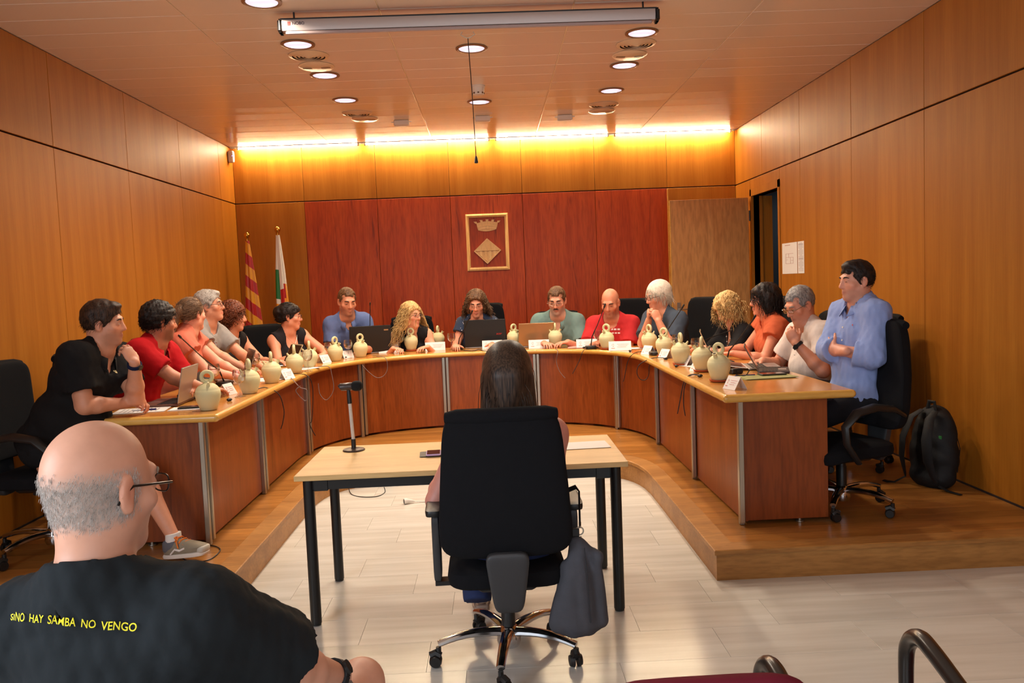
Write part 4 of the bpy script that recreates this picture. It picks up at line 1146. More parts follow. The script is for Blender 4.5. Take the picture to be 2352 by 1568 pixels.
    if legs_bare:
        for leg in legs_bare:
            p0, p1, p2 = [np.array(p, float) for p in leg]
            lv = Vol(np.minimum(np.minimum(p0, p1), p2)-.12, np.maximum(np.maximum(p0, p1), p2)+.12, .009)
            lv.cone(p0, p1, .082*s, .058*s, .02); lv.ell(p1, np.eye(3), np.array([.056, .056, .058])*s, .02)
            cal = p1+(p2-p1)*.3; lv.cone(p1, cal, .052*s, .056*s, .03); lv.cone(cal, p2, .056*s, .034*s, .03)
            parts.append(lv.mesh())
    V_, Q = merge(parts)
    lipc = lips or ((186, 92, 84) if fem else (176, 104, 88))
    C = tones(V_, hc, H, s, skin, lipc, stub, stubc, fringe=fringe)
    np_mesh('body', V_-root, Q, SKIN, R0, colors=C)
    info = dict(root=R0, r0=root, hc=hc, H=H, T=T_, nb=nb, pel=pel, J=J, SH=SH, s=s)
    # ---- shirt
    sh = shirt or {}
    sm = sh.get('m')
    if sm:
        gs = sh.get('g', .013); P2 = [pel-np.array([0, 0, .16]), nb+Tu*.06]
        for sd in (1, -1): P2 += [SH[sd]+Tr*sd*.09, SH[sd]+Tu*.08]
        sl = sh.get('sleeve', .62)
        for sd in (1, -1):
            q = J[sd]
            if sl > 0: P2.append(q['S']+(q['E']-q['S'])*min(sl, 1))
            if sl > 1: P2.append(q['E']+(q['W']-q['E'])*(sl-1)); P2.append(q['E'])
        P2 += [pel+Tf*(.19*g1+belly), pel-Tf*.19*g1, pel+Tu*.2+Tf*(.17+belly+bust*.08), pel+Tr*.24*g1, pel-Tr*.24*g1, nb-Tu*.2+Tf*(.15+bust*.06), nb-Tu*.2-Tf*.15]
        P2 = np.array(P2); sv = Vol(P2.min(0)-.085, P2.max(0)+.085, sh.get('h', h*1.42))
        torso(sv, gs)
        fl = sh.get('flare', .012)
        for sd in (1, -1):
            q = J[sd]; S, E, W = q['S'], q['E'], q['W']
            if sl > 0:
                e1 = S+(E-S)*min(sl, 1.0)
                sv.cone(S, e1, ar*1.08+gs, ar*.98+gs+fl*(1 if sl <= 1 else .3), .045, cap='e' if sl <= 1 else None)
            if sl > 1: sv.cone(E, E+(W-E)*(sl-1), ar*.92+gs+.004, ar*.85+gs+.006+fl*.5, .025, cap='e')
            if sh.get('roll') and sl > 1:
                e2 = E+(W-E)*(sl-1); sv.cone(e2-unit(W-E)*.05, e2, ar*.85+gs+.016, ar*.85+gs+.018, .006, cap='es')
        ns = sh.get('wr', .0045)
        if ns: sv.noise(ns*.75, 30, seed, (1.0, 1.0, .5), n=7, ridge=True); sv.noise(ns*.45, 75, seed+5, (1, 1, .6), n=7, ridge=True)
        nk = sh.get('neck', 'crew'); nr = (.054 if fem else .066)*s*thick
        sv.cone(nb-Tu*.045*s+Tf*.028*s, nb+Tu*.10*s+Tf*.03*s, nr, nr*1.35, .006, op='s')
        if nk == 'polo': sv.ell(nb-Tu*.055*s+Tf*.100*s, T_, np.array([.026, .07, .062])*s, .006, op='s')
        elif nk == 'vee': sv.ell(nb-Tu*.075*s+Tf*.105*s, T_, np.array([.042, .07, .085])*s, .008, op='s')
        elif nk == 'scoop': sv.ell(nb-Tu*.065*s+Tf*.105*s, T_, np.array([.066, .085, .095])*s, .01, op='s')
        elif nk == 'wide': sv.ell(nb-Tu*.035*s+Tf*.06*s, T_, np.array([.095, .10, .060])*s, .01, op='s')
        if nk == 'loose': sv.ell(nb-Tu*.004*s, T_, np.array([.086, .092, .056])*s, .01, op='s')
        if sh.get('tank'):
            for sd in (1, -1): sv.ell(SH[sd]+Tr*sd*.050*s-Tu*.03*s, T_, np.array([.062, .13, .115])*s, .01, op='s')
        V2, Q2 = sv.mesh()
        so = np_mesh(sh.get('name', 'shirt'), V2-root, Q2, sm, R0)
        info['shirt'] = so; info['shirt_V'] = V2; info['shirt_Q'] = Q2
        if sh.get('collar'):
            collar(R0, root, nb, T_, s, sh['collar'], so, nr, sh.get('collar_h', .038), sh.get('open', .35))
        if sh.get('lining'):   # pale inner top edge
            lv = Vol(nb-.2, nb+.16, .006); torso(lv, gs-.004); lv.ell(nb-Tu*.060*s+Tf*.105*s, T_, np.array([.052, .07, .078])*s, .008, op='s')
            lv.cone(nb-Tu*.045*s+Tf*.028*s, nb+Tu*.10*s+Tf*.03*s, nr*1.1, nr*1.5, .006, op='s')
            keep = Vol(nb-.2, nb+.16, .006); keep.ell(nb-Tu*.065*s+Tf*.105*s, T_, np.array([.074, .10, .105])*s, 0)
            lv.d = np.maximum(lv.d, keep.d)
            V3, Q3 = lv.mesh(); np_mesh('inner_top_edge', V3-root, Q3, sh['lining'], so)
    # ---- trousers, shoes
    if lower:
        L_ = legs or {}
        F = unit(np.array([Tf0[0], Tf0[1], 0])); Rr = np.array([F[1], -F[0], 0])
        tv = None; lp = []
        for sd, nm in ((1, 'R'), (-1, 'L')):
            hip = pel+Rr*sd*.09*s-np.array([0, 0, .02]); kn = np.array(L_.get(nm, (hip+F*.36*s+Rr*sd*.06+np.array([0, 0, -.01])))[:3], float) if not isinstance(L_.get(nm), dict) else np.array(L_[nm]['k'], float)
            an = np.array([kn[0]-F[0]*.14, kn[1]-F[1]*.14, ground+.09]) if not isinstance(L_.get(nm), dict) else np.array(L_[nm]['a'], float)
            lp.append((hip, kn, an, L_.get(nm, {}) if isinstance(L_.get(nm), dict) else {}))
        allp = np.array([p for t in lp for p in t[:3]]+[pel])
        tv = Vol(allp.min(0)-.2, allp.max(0)+.18, .012 if h < .0061 else .018)
        tv.ell(pel+Tf*.01, T_, np.array([.178*g1, .135*g1, .13])*s, .05, g=.012)
        for hip, kn, an, o_ in lp:
            if o_.get('short'):
                e = hip+(kn-hip)*o_['short']; tv.cone(hip, e, .092*s*g1, .085*s, .04, cap='e')
            else:
                tv.cone(hip, kn, .092*s*(.6+.4*g1), .070*s, .04); tv.cone(kn, an+np.array([0, 0, o_.get('up', .0)]), .068*s, .056*s, .03, cap='e')
        tv.noise(.004, 24, seed+3, ridge=True)
        V4, Q4 = tv.mesh(); np_mesh('trousers', V4-root, Q4, trousers, R0)
        sm_ = shoes or mat('dark_shoe_leather', (40, 34, 32), rough=.5)
        for i, (hip, kn, an, o_) in enumerate(lp):
            if o_.get('noshoe'): continue
            fd = np.array(o_.get('toe', F)); ra = math.atan2(fd[1], fd[0])-PI/2
            sb = MB().sbox((0, .055, 0), (.092, .27, .085), .5, .6, 20, 10, fn=lambda p: Vector((p.x*(1-.15*abs(p.y)/.13), p.y, p.z if p.z < 0 else p.z*(1.25-1.3*max(0, p.y+.02)/.13*.6))))
            c, sn = math.cos(ra), math.sin(ra)
            sb.xf(lambda p: Vector((an[0]-root[0]+p.x*c-p.y*sn, an[1]-root[1]+p.x*sn+p.y*c, an[2]-root[2]-.047+p.z)))
            sb.build('shoe', sm_, R0)
    # ---- face pieces
    P = lambda x, y, z: hc+H@(np.array([x, y, z])*s)-root
    for sx in (-1, 1):
        mb = MB(); nu, nv = 10, 6; op = eyes
        for j in range(nv+1):
            for i in range(nu+1):
                u = -1+2*i/nu; v = -1+2*j/nv; x = u*.0125; z = v*(.0010+.0042*op)*math.sqrt(max(0, 1-u*u))-.001*(1-op)*3
                yy = .0815+.0125*math.sqrt(max(.02, 1-(x/.0155)**2-(z/.0115)**2))*1.0+.0012
                mb.v.append(tuple(P(sx*.0325+x, yy, .006+z)))
        for j in range(nv):
            for i in range(nu):
                u = -1+2*(i+.5)/nu; v = -1+2*(j+.5)/nv
                x = u*.0125; z = v*(.0010+.0042*op)
                dark = op < .35 or (x-gaze*.005)**2+z*z < .0050**2 or j == nv-1
                mb.f.append((j*(nu+1)+i, j*(nu+1)+i+1, (j+1)*(nu+1)+i+1, (j+1)*(nu+1)+i)); mb.mi.append(1 if dark else 0)
        mb.build('eye', [EYE_W, EYE_D], R0)
        if brow_m:
            MB().tube([P(sx*.013, .0965, .026), P(sx*.026, .0985, .0315), P(sx*.040, .0935, .0325), P(sx*.053, .081, .026)], [.0032*s, .0042*s, .0036*s, .0015*s], 6, flat=(1.25, .7)).build('eyebrow', brow_m, R0)
    if moustache:
        mm = MB()
        for sx in (-1, 1): mm.tube([P(0, .1085, -.044), P(sx*.012, .1065, -.047), P(sx*.026, .097, -.056)], [.0055*s, .0055*s, .002*s], 8)
        mm.build('moustache', moustache, R0)
    if hair is not None:
        for i, hs_ in enumerate(hair if isinstance(hair, list) else [hair]):
            if hs_.get('surf'): hs_ = dict(hs_, pts=((V_-hc)@H)/s)
            build_hair(R0, root, hc, H, s, hs_, hs_.get('m', hair_m), seed+i)
    if glasses: spectacles(R0, P, glasses, s)
    if watch:
        q = J[1 if watch[0] == 'R' else -1]; dirn = unit(q['W']-q['E']); c = q['W']-dirn*.02-root; rr = ar*.60+.004
        w = empty('wristwatch'); w.parent = R0
        A = unit(np.cross(dirn, [0, 0, 1])); B = np.cross(dirn, A); mb = MB(); ring = []
        for k in range(17): t_ = 2*PI*k/16; ring.append(tuple(c+A*rr*math.cos(t_)+B*rr*math.sin(t_)))
        mb.tube(ring, .0045, 6, caps=False, flat=None); mb2 = MB()
        for off in (-.007, 0, .007): mb2.tube([tuple(np.array(p)+dirn*off) for p in ring], .005, 6, caps=False)
        mb2.build('strap', watch[1], w)
        if len(watch) > 2:
            nf = np.array(watch[2], float); nf = unit(nf-dirn*np.dot(nf, dirn)); cc = c+nf*(rr+.003)
            MB().tube([tuple(cc-nf*.003), tuple(cc+nf*.005)], .017, 16).build('watch_face', black_plastic, w)
    return info

def collar(R0, root, nb, T_, s, m, parent, nr, hgt=.038, open_=.35):
    Tr, Tf, Tu = T_[:, 0], T_[:, 1], T_[:, 2]; n = 26; V_ = []; Q = []
    base = nb-Tu*.028*s+Tf*.008*s
    for i in range(n+1):
        w = -PI+open_+(2*PI-2*open_)*i/n      # 0 = back of neck, opening at the front
        fr = (1-math.cos(w))/2                # 1 at the front
        ca, sa = -math.cos(w), math.sin(w)
        tip = max(0, (abs(w)-(PI-open_-.75))/.75)
        r0 = nr*1.04
        def pt(r, z, fwd=0): return base+Tr*(r*sa*1.05)+Tf*(r*ca*1.12+fwd)+Tu*z
        slope = -.036*s*fr
        V_ += [pt(r0, -.006*s+slope), pt(r0*1.02, hgt*s*.85+slope), pt(r0*1.10, hgt*s*.92+slope), pt(r0*1.38+.008*tip*s, -.004*s+slope-.030*s*tip, .010*s*tip), pt(r0*1.34+.008*tip*s, -.008*s+slope-.030*s*tip, .008*s*tip), pt(r0*1.06, hgt*s*.6+slope)]
    for i in range(n):
        for k in range(5): Q.append((i*6+k, (i+1)*6+k, (i+1)*6+k+1, i*6+k+1))
        Q.append((i*6+5, (i+1)*6+5, (i+1)*6, i*6))
    np_mesh('collar', np.array(V_)-root, np.array(Q), m, parent)

def spectacles(R0, P, g, s):
    m = g['m']; w, hh, r = g.get('w', .0245), g.get('h', .0175), g.get('r', .0016); rnd = g.get('e', .5)
    gl = empty('glasses'); gl.parent = R0
    dz = g.get('dz', 0.0); dy = g.get('dy', 0.0)
    fr = MB()
    def pw(x): return math.copysign(abs(x)**rnd, x)
    for sx in (-1, 1):
        ring = []
        for k in range(21):
            t = 2*PI*k/20; x = sx*.033+w*pw(math.cos(t)); z = .004+dz+hh*pw(math.sin(t)); ring.append(tuple(P(x, .1135+dy-.25*abs(x)*abs(x)/.05*.5, z)))
        fr.tube(ring, r*s, 6, caps=False)
        ln = MB(); c = P(sx*.033, .1125+dy-.004, .004+dz); ln.add(ring[:-1]+[tuple(c)], [(i, (i+1) % 20, 20) for i in range(20)]); ln.build('lens', LENS, gl)
    fr.tube([P(-.009, .1145+dy, .009+dz), P(0, .1165+dy, .011+dz), P(.009, .1145+dy, .009+dz)], r*s, 6)
    fr.build('frame', m, gl)
    for sx in (-1, 1):
        MB().tube([P(sx*(.033+w), .108+dy, .008+dz), P(sx*.076, .096+dy, .009+dz), P(sx*.0835, .0, .010+dz*.5), P(sx*.083, -.018, -.004), P(sx*.080, -.028, -.022)], g.get('tr', .0018)*s, 6).build('temple_arm', g.get('tm', m), gl)
# ------------------------------------------------------------------ who sits where
H_BLACK = hair_material('hair_black', (18, 13, 12), (46, 33, 28)); H_BROWN = hair_material('hair_brown', (44, 26, 18), (84, 54, 38)); H_AUBURN = hair_material('hair_auburn', (70, 30, 16), (140, 74, 42))
H_LIGHTB = hair_material('hair_light_brown', (84, 58, 40), (134, 100, 72)); H_BLOND = hair_material('hair_blond', (176, 132, 72), (236, 202, 140)); H_GREY = hair_material('hair_grey', (142, 134, 126), (190, 182, 174)); H_WHITE = hair_material('hair_white', (200, 188, 170), (226, 214, 196))
H_SALT = hair_material('hair_salt_pepper', (112, 106, 104), (158, 152, 148)); H_DKBROWN = hair_material('hair_dark_brown', (30, 19, 13), (70, 46, 32)); H_MID = hair_material('hair_mid_brown', (66, 44, 28), (120, 84, 54))
BR_D = mat('brow_dark', (38, 26, 20), rough=.8); BR_G = mat('brow_grey', (120, 110, 102), rough=.8); BR_B = mat('brow_blond', (150, 112, 74), rough=.8)
FRAME_B = mat('spectacle_black', (24, 20, 20), rough=.3); FRAME_M = mat('spectacle_metal', (150, 140, 130), rough=.25, metal=.9); FRAME_T = mat('spectacle_amber', (150, 96, 40), rough=.3)
C_BLACKP = cloth('black_polo_cotton', (22, 20, 21)); C_RED = cloth('red_polo_cotton', (176, 18, 26)); C_SALMON = cloth('salmon_viscose', (206, 110, 86), rough=.7); C_GREYT = cloth('grey_jersey', (148, 142, 138)); C_BLK = cloth('black_viscose', (24, 22, 24), rough=.75)
C_BLUEP = cloth('washed_blue_pique', (92, 108, 152), var=.2, vs=9); C_TEAL = cloth('green_grey_pique', (108, 132, 126)); C_REDT = cloth('coral_red_jersey', (182, 44, 46)); C_SLATE = cloth('slate_jersey', (62, 70, 82)); C_ORANGE = cloth('rust_orange_cotton', (192, 92, 58)); C_WHITE = cloth('off_white_pique', (214, 200, 192)); C_LBLUE = cloth('light_blue_oxford', (138, 156, 206), var=.06); C_TANKB = cloth('charcoal_ribbed_cotton', (36, 32, 36)); C_CHAR = cloth('faded_black_jersey', (30, 34, 37), var=.25, vs=5)
def dots_cloth():
    m, nt, b = node_mat('navy_print_cotton'); N = nt.nodes; L = nt.links
    tc = N.new('ShaderNodeTexCoord'); v = N.new('ShaderNodeTexVoronoi'); v.inputs['Scale'].default_value = 34
    L.new(tc.outputs['Object'], v.inputs['Vector']); r = N.new('ShaderNodeValToRGB'); r.color_ramp.interpolation = 'CONSTANT'
    r.color_ramp.elements[0].color = (*s2l((200, 190, 190)), 1); r.color_ramp.elements[1].position = .16; r.color_ramp.elements[1].color = (*s2l((34, 48, 74)), 1)
    L.new(v.outputs['Distance'], r.inputs['Fac']); L.new(r.outputs['Color'], b.inputs['Base Color']); b.inputs['Roughness'].default_value = .85; return m
C_DOTS = dots_cloth()
S0 = 1.10
SHORT = dict(t=.012, n=1000, ln=.026, noise=.003, nf=150, stiff=.9, up=.22, r=.0009, K=5)
CURLY = dict(t=.020, n=1000, ln=.045, noise=.006, nf=120, curl=.006, turns=1.6, r=.0011, stiff=.8, up=.45, ridge=True)
PEOPLE = {}
CH = 'black office chairs behind the council desk'
def seat_chair(key, seat, yaw, label, **k):
    low = key not in ('coral', 'slate', 'chair', 'blonde2')
    office_chair((seat[0], seat[1], PH), math.radians(yaw), label, CH, seat_h=(.43 if key == 'lblue' else .50) if low else .50, back_w=.50, back_h=(.64 if key == 'lblue' else .54) if low else .66, base_yaw=random.uniform(0, 1.2), **k)
DT = DZ_TOP
def D(px, py, dz=.035): return tuple(G(px, py, DT+dz))

# --- left leg of the desk, from the near end
hd = V(238, 742, 4.70)
PEOPLE['black'] = person('man in a black polo shirt leaning on the desk, chin in hand', (hd.x-.32, hd.y-.02), -12, hd, (12, 6, -4), s=.98, seat_h=.54, skin=(206, 142, 112), shirt=dict(m=C_BLACKP, sleeve=.66, neck='polo', collar=C_BLACKP, flare=.02, g=.016), girth=1.25, belly=.05, stub=.25,
    hair=dict(SHORT, t=.016, front=.066, vols=[('e', (0, .045, .105), (.055, .05, .022))], n=1000, ln=.03), hair_m=H_DKBROWN, brow_m=BR_D, thick=1.12, chub=.004, trousers=cloth('black_shorts', (26, 26, 28)),
    arms=dict(R=dict(w=tuple(V(292, 926, 4.74)), pole=(-.25, -.5, -1), f=(.9, .35, -.02), pose='curl'), L=dict(w=tuple(V(309, 832, 4.62)), pole=(.15, .1, -1), f=(-.45, -.02, .9), n=(.8, -.55, .3), pose='curl')),
    watch=('L', cloth('navy_strap', (24, 30, 58)), (1, -.4, 0)), eyes=.5, legs=dict(R=dict(k=tuple(V(318, 1085, 4.52)), a=tuple(V(398, 1228, 4.44)), short=.75, noshoe=True), L=dict(k=(hd.x+.12, hd.y+.16, .70), a=(hd.x+.12, hd.y+.16, .27), short=.8, noshoe=True)),
    legs_bare=[((hd.x-.28, hd.y-.13, .70), tuple(V(318, 1085, 4.52)), tuple(V(398, 1232, 4.44))), ((hd.x-.28, hd.y+.12, .70), (hd.x+.12, hd.y+.16, .70), (hd.x+.12, hd.y+.16, .27))], h=0.0064, seed=3)
seat_chair('black', (hd.x-.36, hd.y-.02), -5, 'black office chair at the left edge, under the man in black')
hd = V(366, 738, 5.42)
PEOPLE['red'] = person('man in a bright red polo shirt with arms folded on the desk', (hd.x-.26, hd.y-.02), -8, hd, (42, 8, 0), s=.96, seat_h=.54, skin=(196, 126, 94), shirt=dict(m=C_RED, sleeve=.68, neck='polo', collar=C_RED, flare=.018), girth=1.05, stub=.55, stubc=(48, 36, 32), hair=dict(CURLY, front=.068, n=1000), hair_m=H_BLACK, brow_m=BR_D,
    arms=dict(R=dict(l=(.02, .36, DT+.05), pole=(-.3, -.9, -1), f=(.55, .8, 0), pose='relax'), L=dict(l=(.03, .26, DT+.065), pole=(.2, .8, -1), f=(-.1, -.95, .05), pose='relax')), h=0.0066, seed=4)
seat_chair('red', (hd.x-.30, hd.y), 0, 'black office chair under the man in the red polo')
hd = V(441, 722, 6.20)
PEOPLE['salmon'] = person('woman with a brown ponytail in a salmon blouse, face turned away', (hd.x-.26, hd.y-.02), 8, hd, (62, 2, 0), s=.97, seat_h=.54, fem=True, skin=(226, 156, 128), shirt=dict(m=C_SALMON, sleeve=.35, neck='wide', flare=.03, g=.017, wr=.006), girth=1.1, bust=1.0, hair_m=H_LIGHTB, brow_m=BR_D,
    hair=dict(t=.009, n=900, ln=.08, noise=.002, nf=160, flow=(0, -1, .25), stiff=.95, r=.0009, vols=[('e', (0, -.112, .045), (.026, .026, .028)), ('w', (0, -.12, .04), (0, 0, -.02), .024, .028), ('w', (0, -.128, .03), (-.05, -.03, -.19), .034, .016)]),
    arms=dict(R=dict(l=(.10, .36, DT+.05), pole=(-.3, -.8, -1), f=(.9, .4, 0)), L=dict(l=(-.04, .36, DT+.05), pole=(.1, .8, -1), f=(.5, -.6, 0))), h=0.007, seed=5)
seat_chair('salmon', (hd.x-.30, hd.y), 4, 'black office chair under the woman in the salmon blouse')
hd = V(480, 703, 6.95)
PEOPLE['grey'] = person('grey-haired man with glasses smiling in a printed grey T-shirt', (hd.x-.22, hd.y-.04), -14, hd, (6, -4, 0), s=1.02, seat_h=.54, skin=(212, 144, 112), shirt=dict(m=C_GREYT, sleeve=.62, neck='crew', flare=.02, g=.014), girth=.98, hair=dict(SHORT, t=.017, n=1000, ln=.04, curl=.002, turns=1, front=.072, vols=[('e', (0, .055, .10), (.05, .045, .025))]), hair_m=H_GREY, brow_m=BR_G,
    glasses=dict(m=FRAME_B, h=.014), arms=dict(R=dict(l=(.14, .40, DT+.06), pole=(-.4, -.7, -1), f=(.95, .1, -.12)), L=dict(l=(-.10, .42, DT+.05), pole=(.1, .8, -1), f=(.9, -.2, -.1))), h=0.007, seed=6, lips=(190, 104, 92))
seat_chair('grey', (hd.x-.28, hd.y), -4, 'black office chair under the grey-haired man in the printed T-shirt')
hd = V(534, 727, 7.55)
PEOPLE['curly'] = person('woman with auburn curls and a necklace in a black top with pale neckline', (hd.x-.20, hd.y+.06), -22, hd, (8, 6, 0), s=1.03, seat_h=.52, fem=True, skin=(214, 144, 112), shirt=dict(m=C_BLK, sleeve=0, tank=True, neck='scoop', lining=cloth('cream_edge', (236, 214, 200)), g=.012), girth=1.08, bust=1.12, hair_m=H_AUBURN, brow_m=BR_D,
    hair=dict(t=.022, n=650, ln=.13, noise=.008, nf=110, ridge=True, curl=.010, turns=3, r=.0019, stiff=.72, up=.5, part=.5, flow=(0, -.5, -.4), front=.064, low=-.13, vols=[('e', (0, -.06, -.03), (.085, .06, .075)), ('e', (.07, -.02, -.02), (.03, .05, .07)), ('e', (-.07, -.02, -.02), (.03, .05, .07))]),
    arms=dict(R=dict(l=(.12, .36, DT+.06), pole=(-.4, -.7, -1), f=(.95, .2, 0), pose='flat'), L=dict(l=(-.10, .38, DT+.05), pole=(.1, .8, -1), f=(.9, -.3, 0))), h=0.0072, seed=7)
seat_chair('curly', (hd.x-.26, hd.y+.08), -12, 'black office chair under the woman with auburn curls')
hd = V(664, 727, 8.25)
PEOPLE['tank'] = person('woman with dark pinned-up hair and glasses in a charcoal tank top', (hd.x-.10, hd.y+.18), -48, hd, (12, 4, 0), s=1.05, seat_h=.50, fem=True, skin=(224, 152, 120), shirt=dict(m=C_TANKB, sleeve=0, tank=True, neck='scoop', g=.010), girth=1.22, bust=1.15, hair_m=H_BLACK, brow_m=BR_D, glasses=dict(m=FRAME_B, h=.016),
    hair=dict(t=.013, n=900, ln=.05, r=.001, noise=.004, nf=120, flow=(0, -1, .1), stiff=.9, front=.058, vols=[('e', (0, -.105, .045), (.062, .045, .055)), ('e', (.0, -.085, -.02), (.055, .04, .045)), ('e', (0, .075, .075), (.06, .022, .030))], curl=.004),
    arms=dict(R=dict(l=(.06, .38, DT+.05), pole=(-.7, -.6, -1), f=(.9, -.2, .1)), L=dict(l=(-.14, .42, DT+.05), pole=(1, .3, -.8), f=(-.3, -.9, 0), pose='curl')), h=0.0074, seed=8)
seat_chair('tank', (hd.x-.20, hd.y+.26), -45, 'black office chair under the woman in the charcoal tank top')
# --- the far side
hd = V(797, 692, 8.62)
PEOPLE['bluepolo'] = person('man with receding brown hair in a washed blue polo shirt', (hd.x-.04, hd.y+.30), -76, hd, (-62, 18, 0), s=1.10, seat_h=.52, sw=.160, skin=(208, 140, 108), shirt=dict(m=C_BLUEP, sleeve=.62, neck='polo', collar=C_BLUEP, flare=.016), girth=1.0, stub=.35, hair=dict(SHORT, t=.008, vols=[('se', (.066, .072, .072), (.030, .040, .034)), ('se', (-.066, .072, .072), (.030, .040, .034))], n=1000, ln=.018, front=.086, up=.15), hair_m=H_MID, brow_m=BR_D,
    arms=dict(R=dict(l=(.14, .30, DT+.05), pole=(-.25, .4, -1), f=(.3, -.9, 0)), L=dict(l=(-.14, .30, DT+.05), pole=(.25, .4, -1), f=(-.3, -.9, 0))), eyes=.3, h=0.0075, seed=9)
seat_chair('bluepolo', (hd.x-.06, hd.y+.36), -80, 'black office chair under the man in the blue polo')
hd = V(944, 724, 8.72)
PEOPLE['blonde'] = person('woman with long wavy blond hair and glasses looking to the side', (hd.x-.03, hd.y+.27), -84, hd, (-38, 4, 0), s=1.06, fem=True, skin=(228, 160, 128), shirt=dict(m=C_BLK, sleeve=0, tank=True, neck='scoop', g=.010), girth=1.08, bust=1.08, hair_m=H_BLOND, brow_m=BR_B, glasses=dict(m=FRAME_M, h=.017, e=.8),
    hair=dict(t=.018, n=700, ln=.29, noise=.004, nf=120, curl=.008, turns=3.4, r=.0016, stiff=.62, part=.7, flow=(0, -.35, -.5), front=.070, low=-.12, K=10, flare=.5, vols=[('e', (0, -.055, -.04), (.075, .05, .09)), ('e', (.080, -.015, -.05), (.036, .045, .10)), ('e', (-.080, -.015, -.05), (.036, .045, .10))]),
    arms=dict(R=dict(l=(.20, .26, DT+.05), pole=(-.6, .3, -1), f=(.7, -.7, 0)), L=dict(l=(-.16, .28, DT+.05), pole=(.5, .3, -1), f=(-.6, -.7, 0))), h=0.0075, seed=10)
seat_chair('blonde', (hd.x-.05, hd.y+.36), -88, 'black office chair under the woman with long blond hair')
hd = V(1094, 698, 8.78)
PEOPLE['chair'] = person('woman with brown curls and glasses reading behind the black laptop', (hd.x, hd.y+.30), -92, hd, (-94, 17, 0), s=1.07, fem=True, skin=(224, 150, 120), shirt=dict(m=C_DOTS, sleeve=.32, neck='wide', flare=.02, g=.012), girth=1.05, bust=1.0, hair_m=H_MID, brow_m=BR_D, glasses=dict(m=FRAME_M, h=.017, e=.9), eyes=.2,
    hair=dict(t=.022, n=700, ln=.17, noise=.007, nf=110, ridge=True, curl=.011, turns=3, r=.0018, stiff=.68, part=.8, flow=(0, -.4, -.4), front=.082, roots=lambda L: (L[:, 1] < .045), low=-.12, flare=.35, vols=[('e', (0, -.055, -.03), (.085, .05, .08)), ('e', (.078, -.01, -.03), (.034, .045, .075)), ('e', (-.078, -.01, -.03), (.034, .045, .075))]),
    arms=dict(R=dict(l=(.22, .32, DT+.05), pole=(-.35, .4, -1), f=(.1, -.95, 0)), L=dict(l=(-.16, .30, DT+.05), pole=(.35, .4, -1), f=(0, -1, 0))), h=0.0075, seed=11)
seat_chair('chair', (hd.x+.05, hd.y+.38), -92, 'black office chair with a tall back behind the curly-haired woman reading')
hd = V(1279, 690, 8.58)
PEOPLE['teal'] = person('man with moustache and glasses in a green-grey polo shirt looking down', (hd.x+.02, hd.y+.30), -96, hd, (-104, 19, 0), s=1.12, skin=(212, 148, 118), shirt=dict(m=C_TEAL, sleeve=.68, neck='polo', collar=C_TEAL, flare=.02, g=.016), girth=1.12, belly=.03, stub=.5, moustache=BR_D, stubc=(150, 138, 128), hair=dict(SHORT, t=.009, vols=[('se', (.066, .072, .072), (.030, .040, .034)), ('se', (-.066, .072, .072), (.030, .040, .034))], n=1000, ln=.026, front=.080, up=.1), hair_m=H_MID, brow_m=BR_D, glasses=dict(m=FRAME_M, h=.013), eyes=.2,
    arms=dict(R=dict(l=(.14, .30, DT+.05), pole=(-.3, .4, -1), f=(.2, -.9, 0)), L=dict(l=(-.10, .28, DT+.05), pole=(.6, .3, -1), f=(-.85, -.5, 0), pose='relax')), h=0.0075, seed=12)
seat_chair('teal', (hd.x+.04, hd.y+.36), -92, 'black office chair under the man in the green-grey polo')
hd = V(1402, 695, 8.28)
PEOPLE['coral'] = person('bald man in a coral red printed T-shirt looking down at the desk', (hd.x+.10, hd.y+.28), -110, hd, (-114, 23, 0), s=1.10, skin=(210, 136, 104), shirt=dict(m=C_REDT, sleeve=.68, neck='crew', flare=.02, g=.014), girth=1.12, belly=.02, stub=.45, stubc=(110, 80, 68), brow_m=BR_D, eyes=.2,
    arms=dict(R=dict(l=(.06, .34, DT+.055), pole=(-.6, .3, -1), f=(.6, -.7, .1), pose='curl'), L=dict(l=(-.02, .30, DT+.06), pole=(.7, .3, -1), f=(-.9, -.3, .1), pose='curl')), h=0.0075, seed=13)
seat_chair('coral', (hd.x+.18, hd.y+.36), -112, 'black office chair under the bald man in coral red')
hd = V(1513, 680, 7.75)
PEOPLE['slate'] = person('white-haired man in a slate T-shirt, clasped hands held to his mouth', (hd.x+.24, hd.y+.16), -150, hd, (-166, 12, 0), s=1.10, skin=(214, 146, 114), shirt=dict(m=C_SLATE, sleeve=.72, neck='crew', flare=.02, g=.014), girth=1.05, hair=dict(t=.018, n=1100, ln=.085, noise=.0015, nf=130, front=.066, low=-.13, vols=[('e', (0, -.062, -.035), (.072, .048, .062))], part=.35, flow=(.35, -.35, -.45), stiff=.85, r=.0014), hair_m=H_WHITE, brow_m=BR_G, glasses=dict(m=FRAME_B, h=.014), eyes=.5,
    arms=dict(R=dict(w=tuple(V(1490, 735, 7.62)), pole=(-.2, .5, -1), f=(-.05, -.25, .9), n=(-1, .2, .1), pose='fist'), L=dict(w=tuple(V(1512, 737, 7.50)), pole=(.2, -.3, -1), f=(-.25, .25, .9), n=(.2, -1, .2), pose='fist')), h=0.0072, seed=14)
seat_chair('slate', (hd.x+.34, hd.y+.24), -148, 'black office chair under the white-haired man')
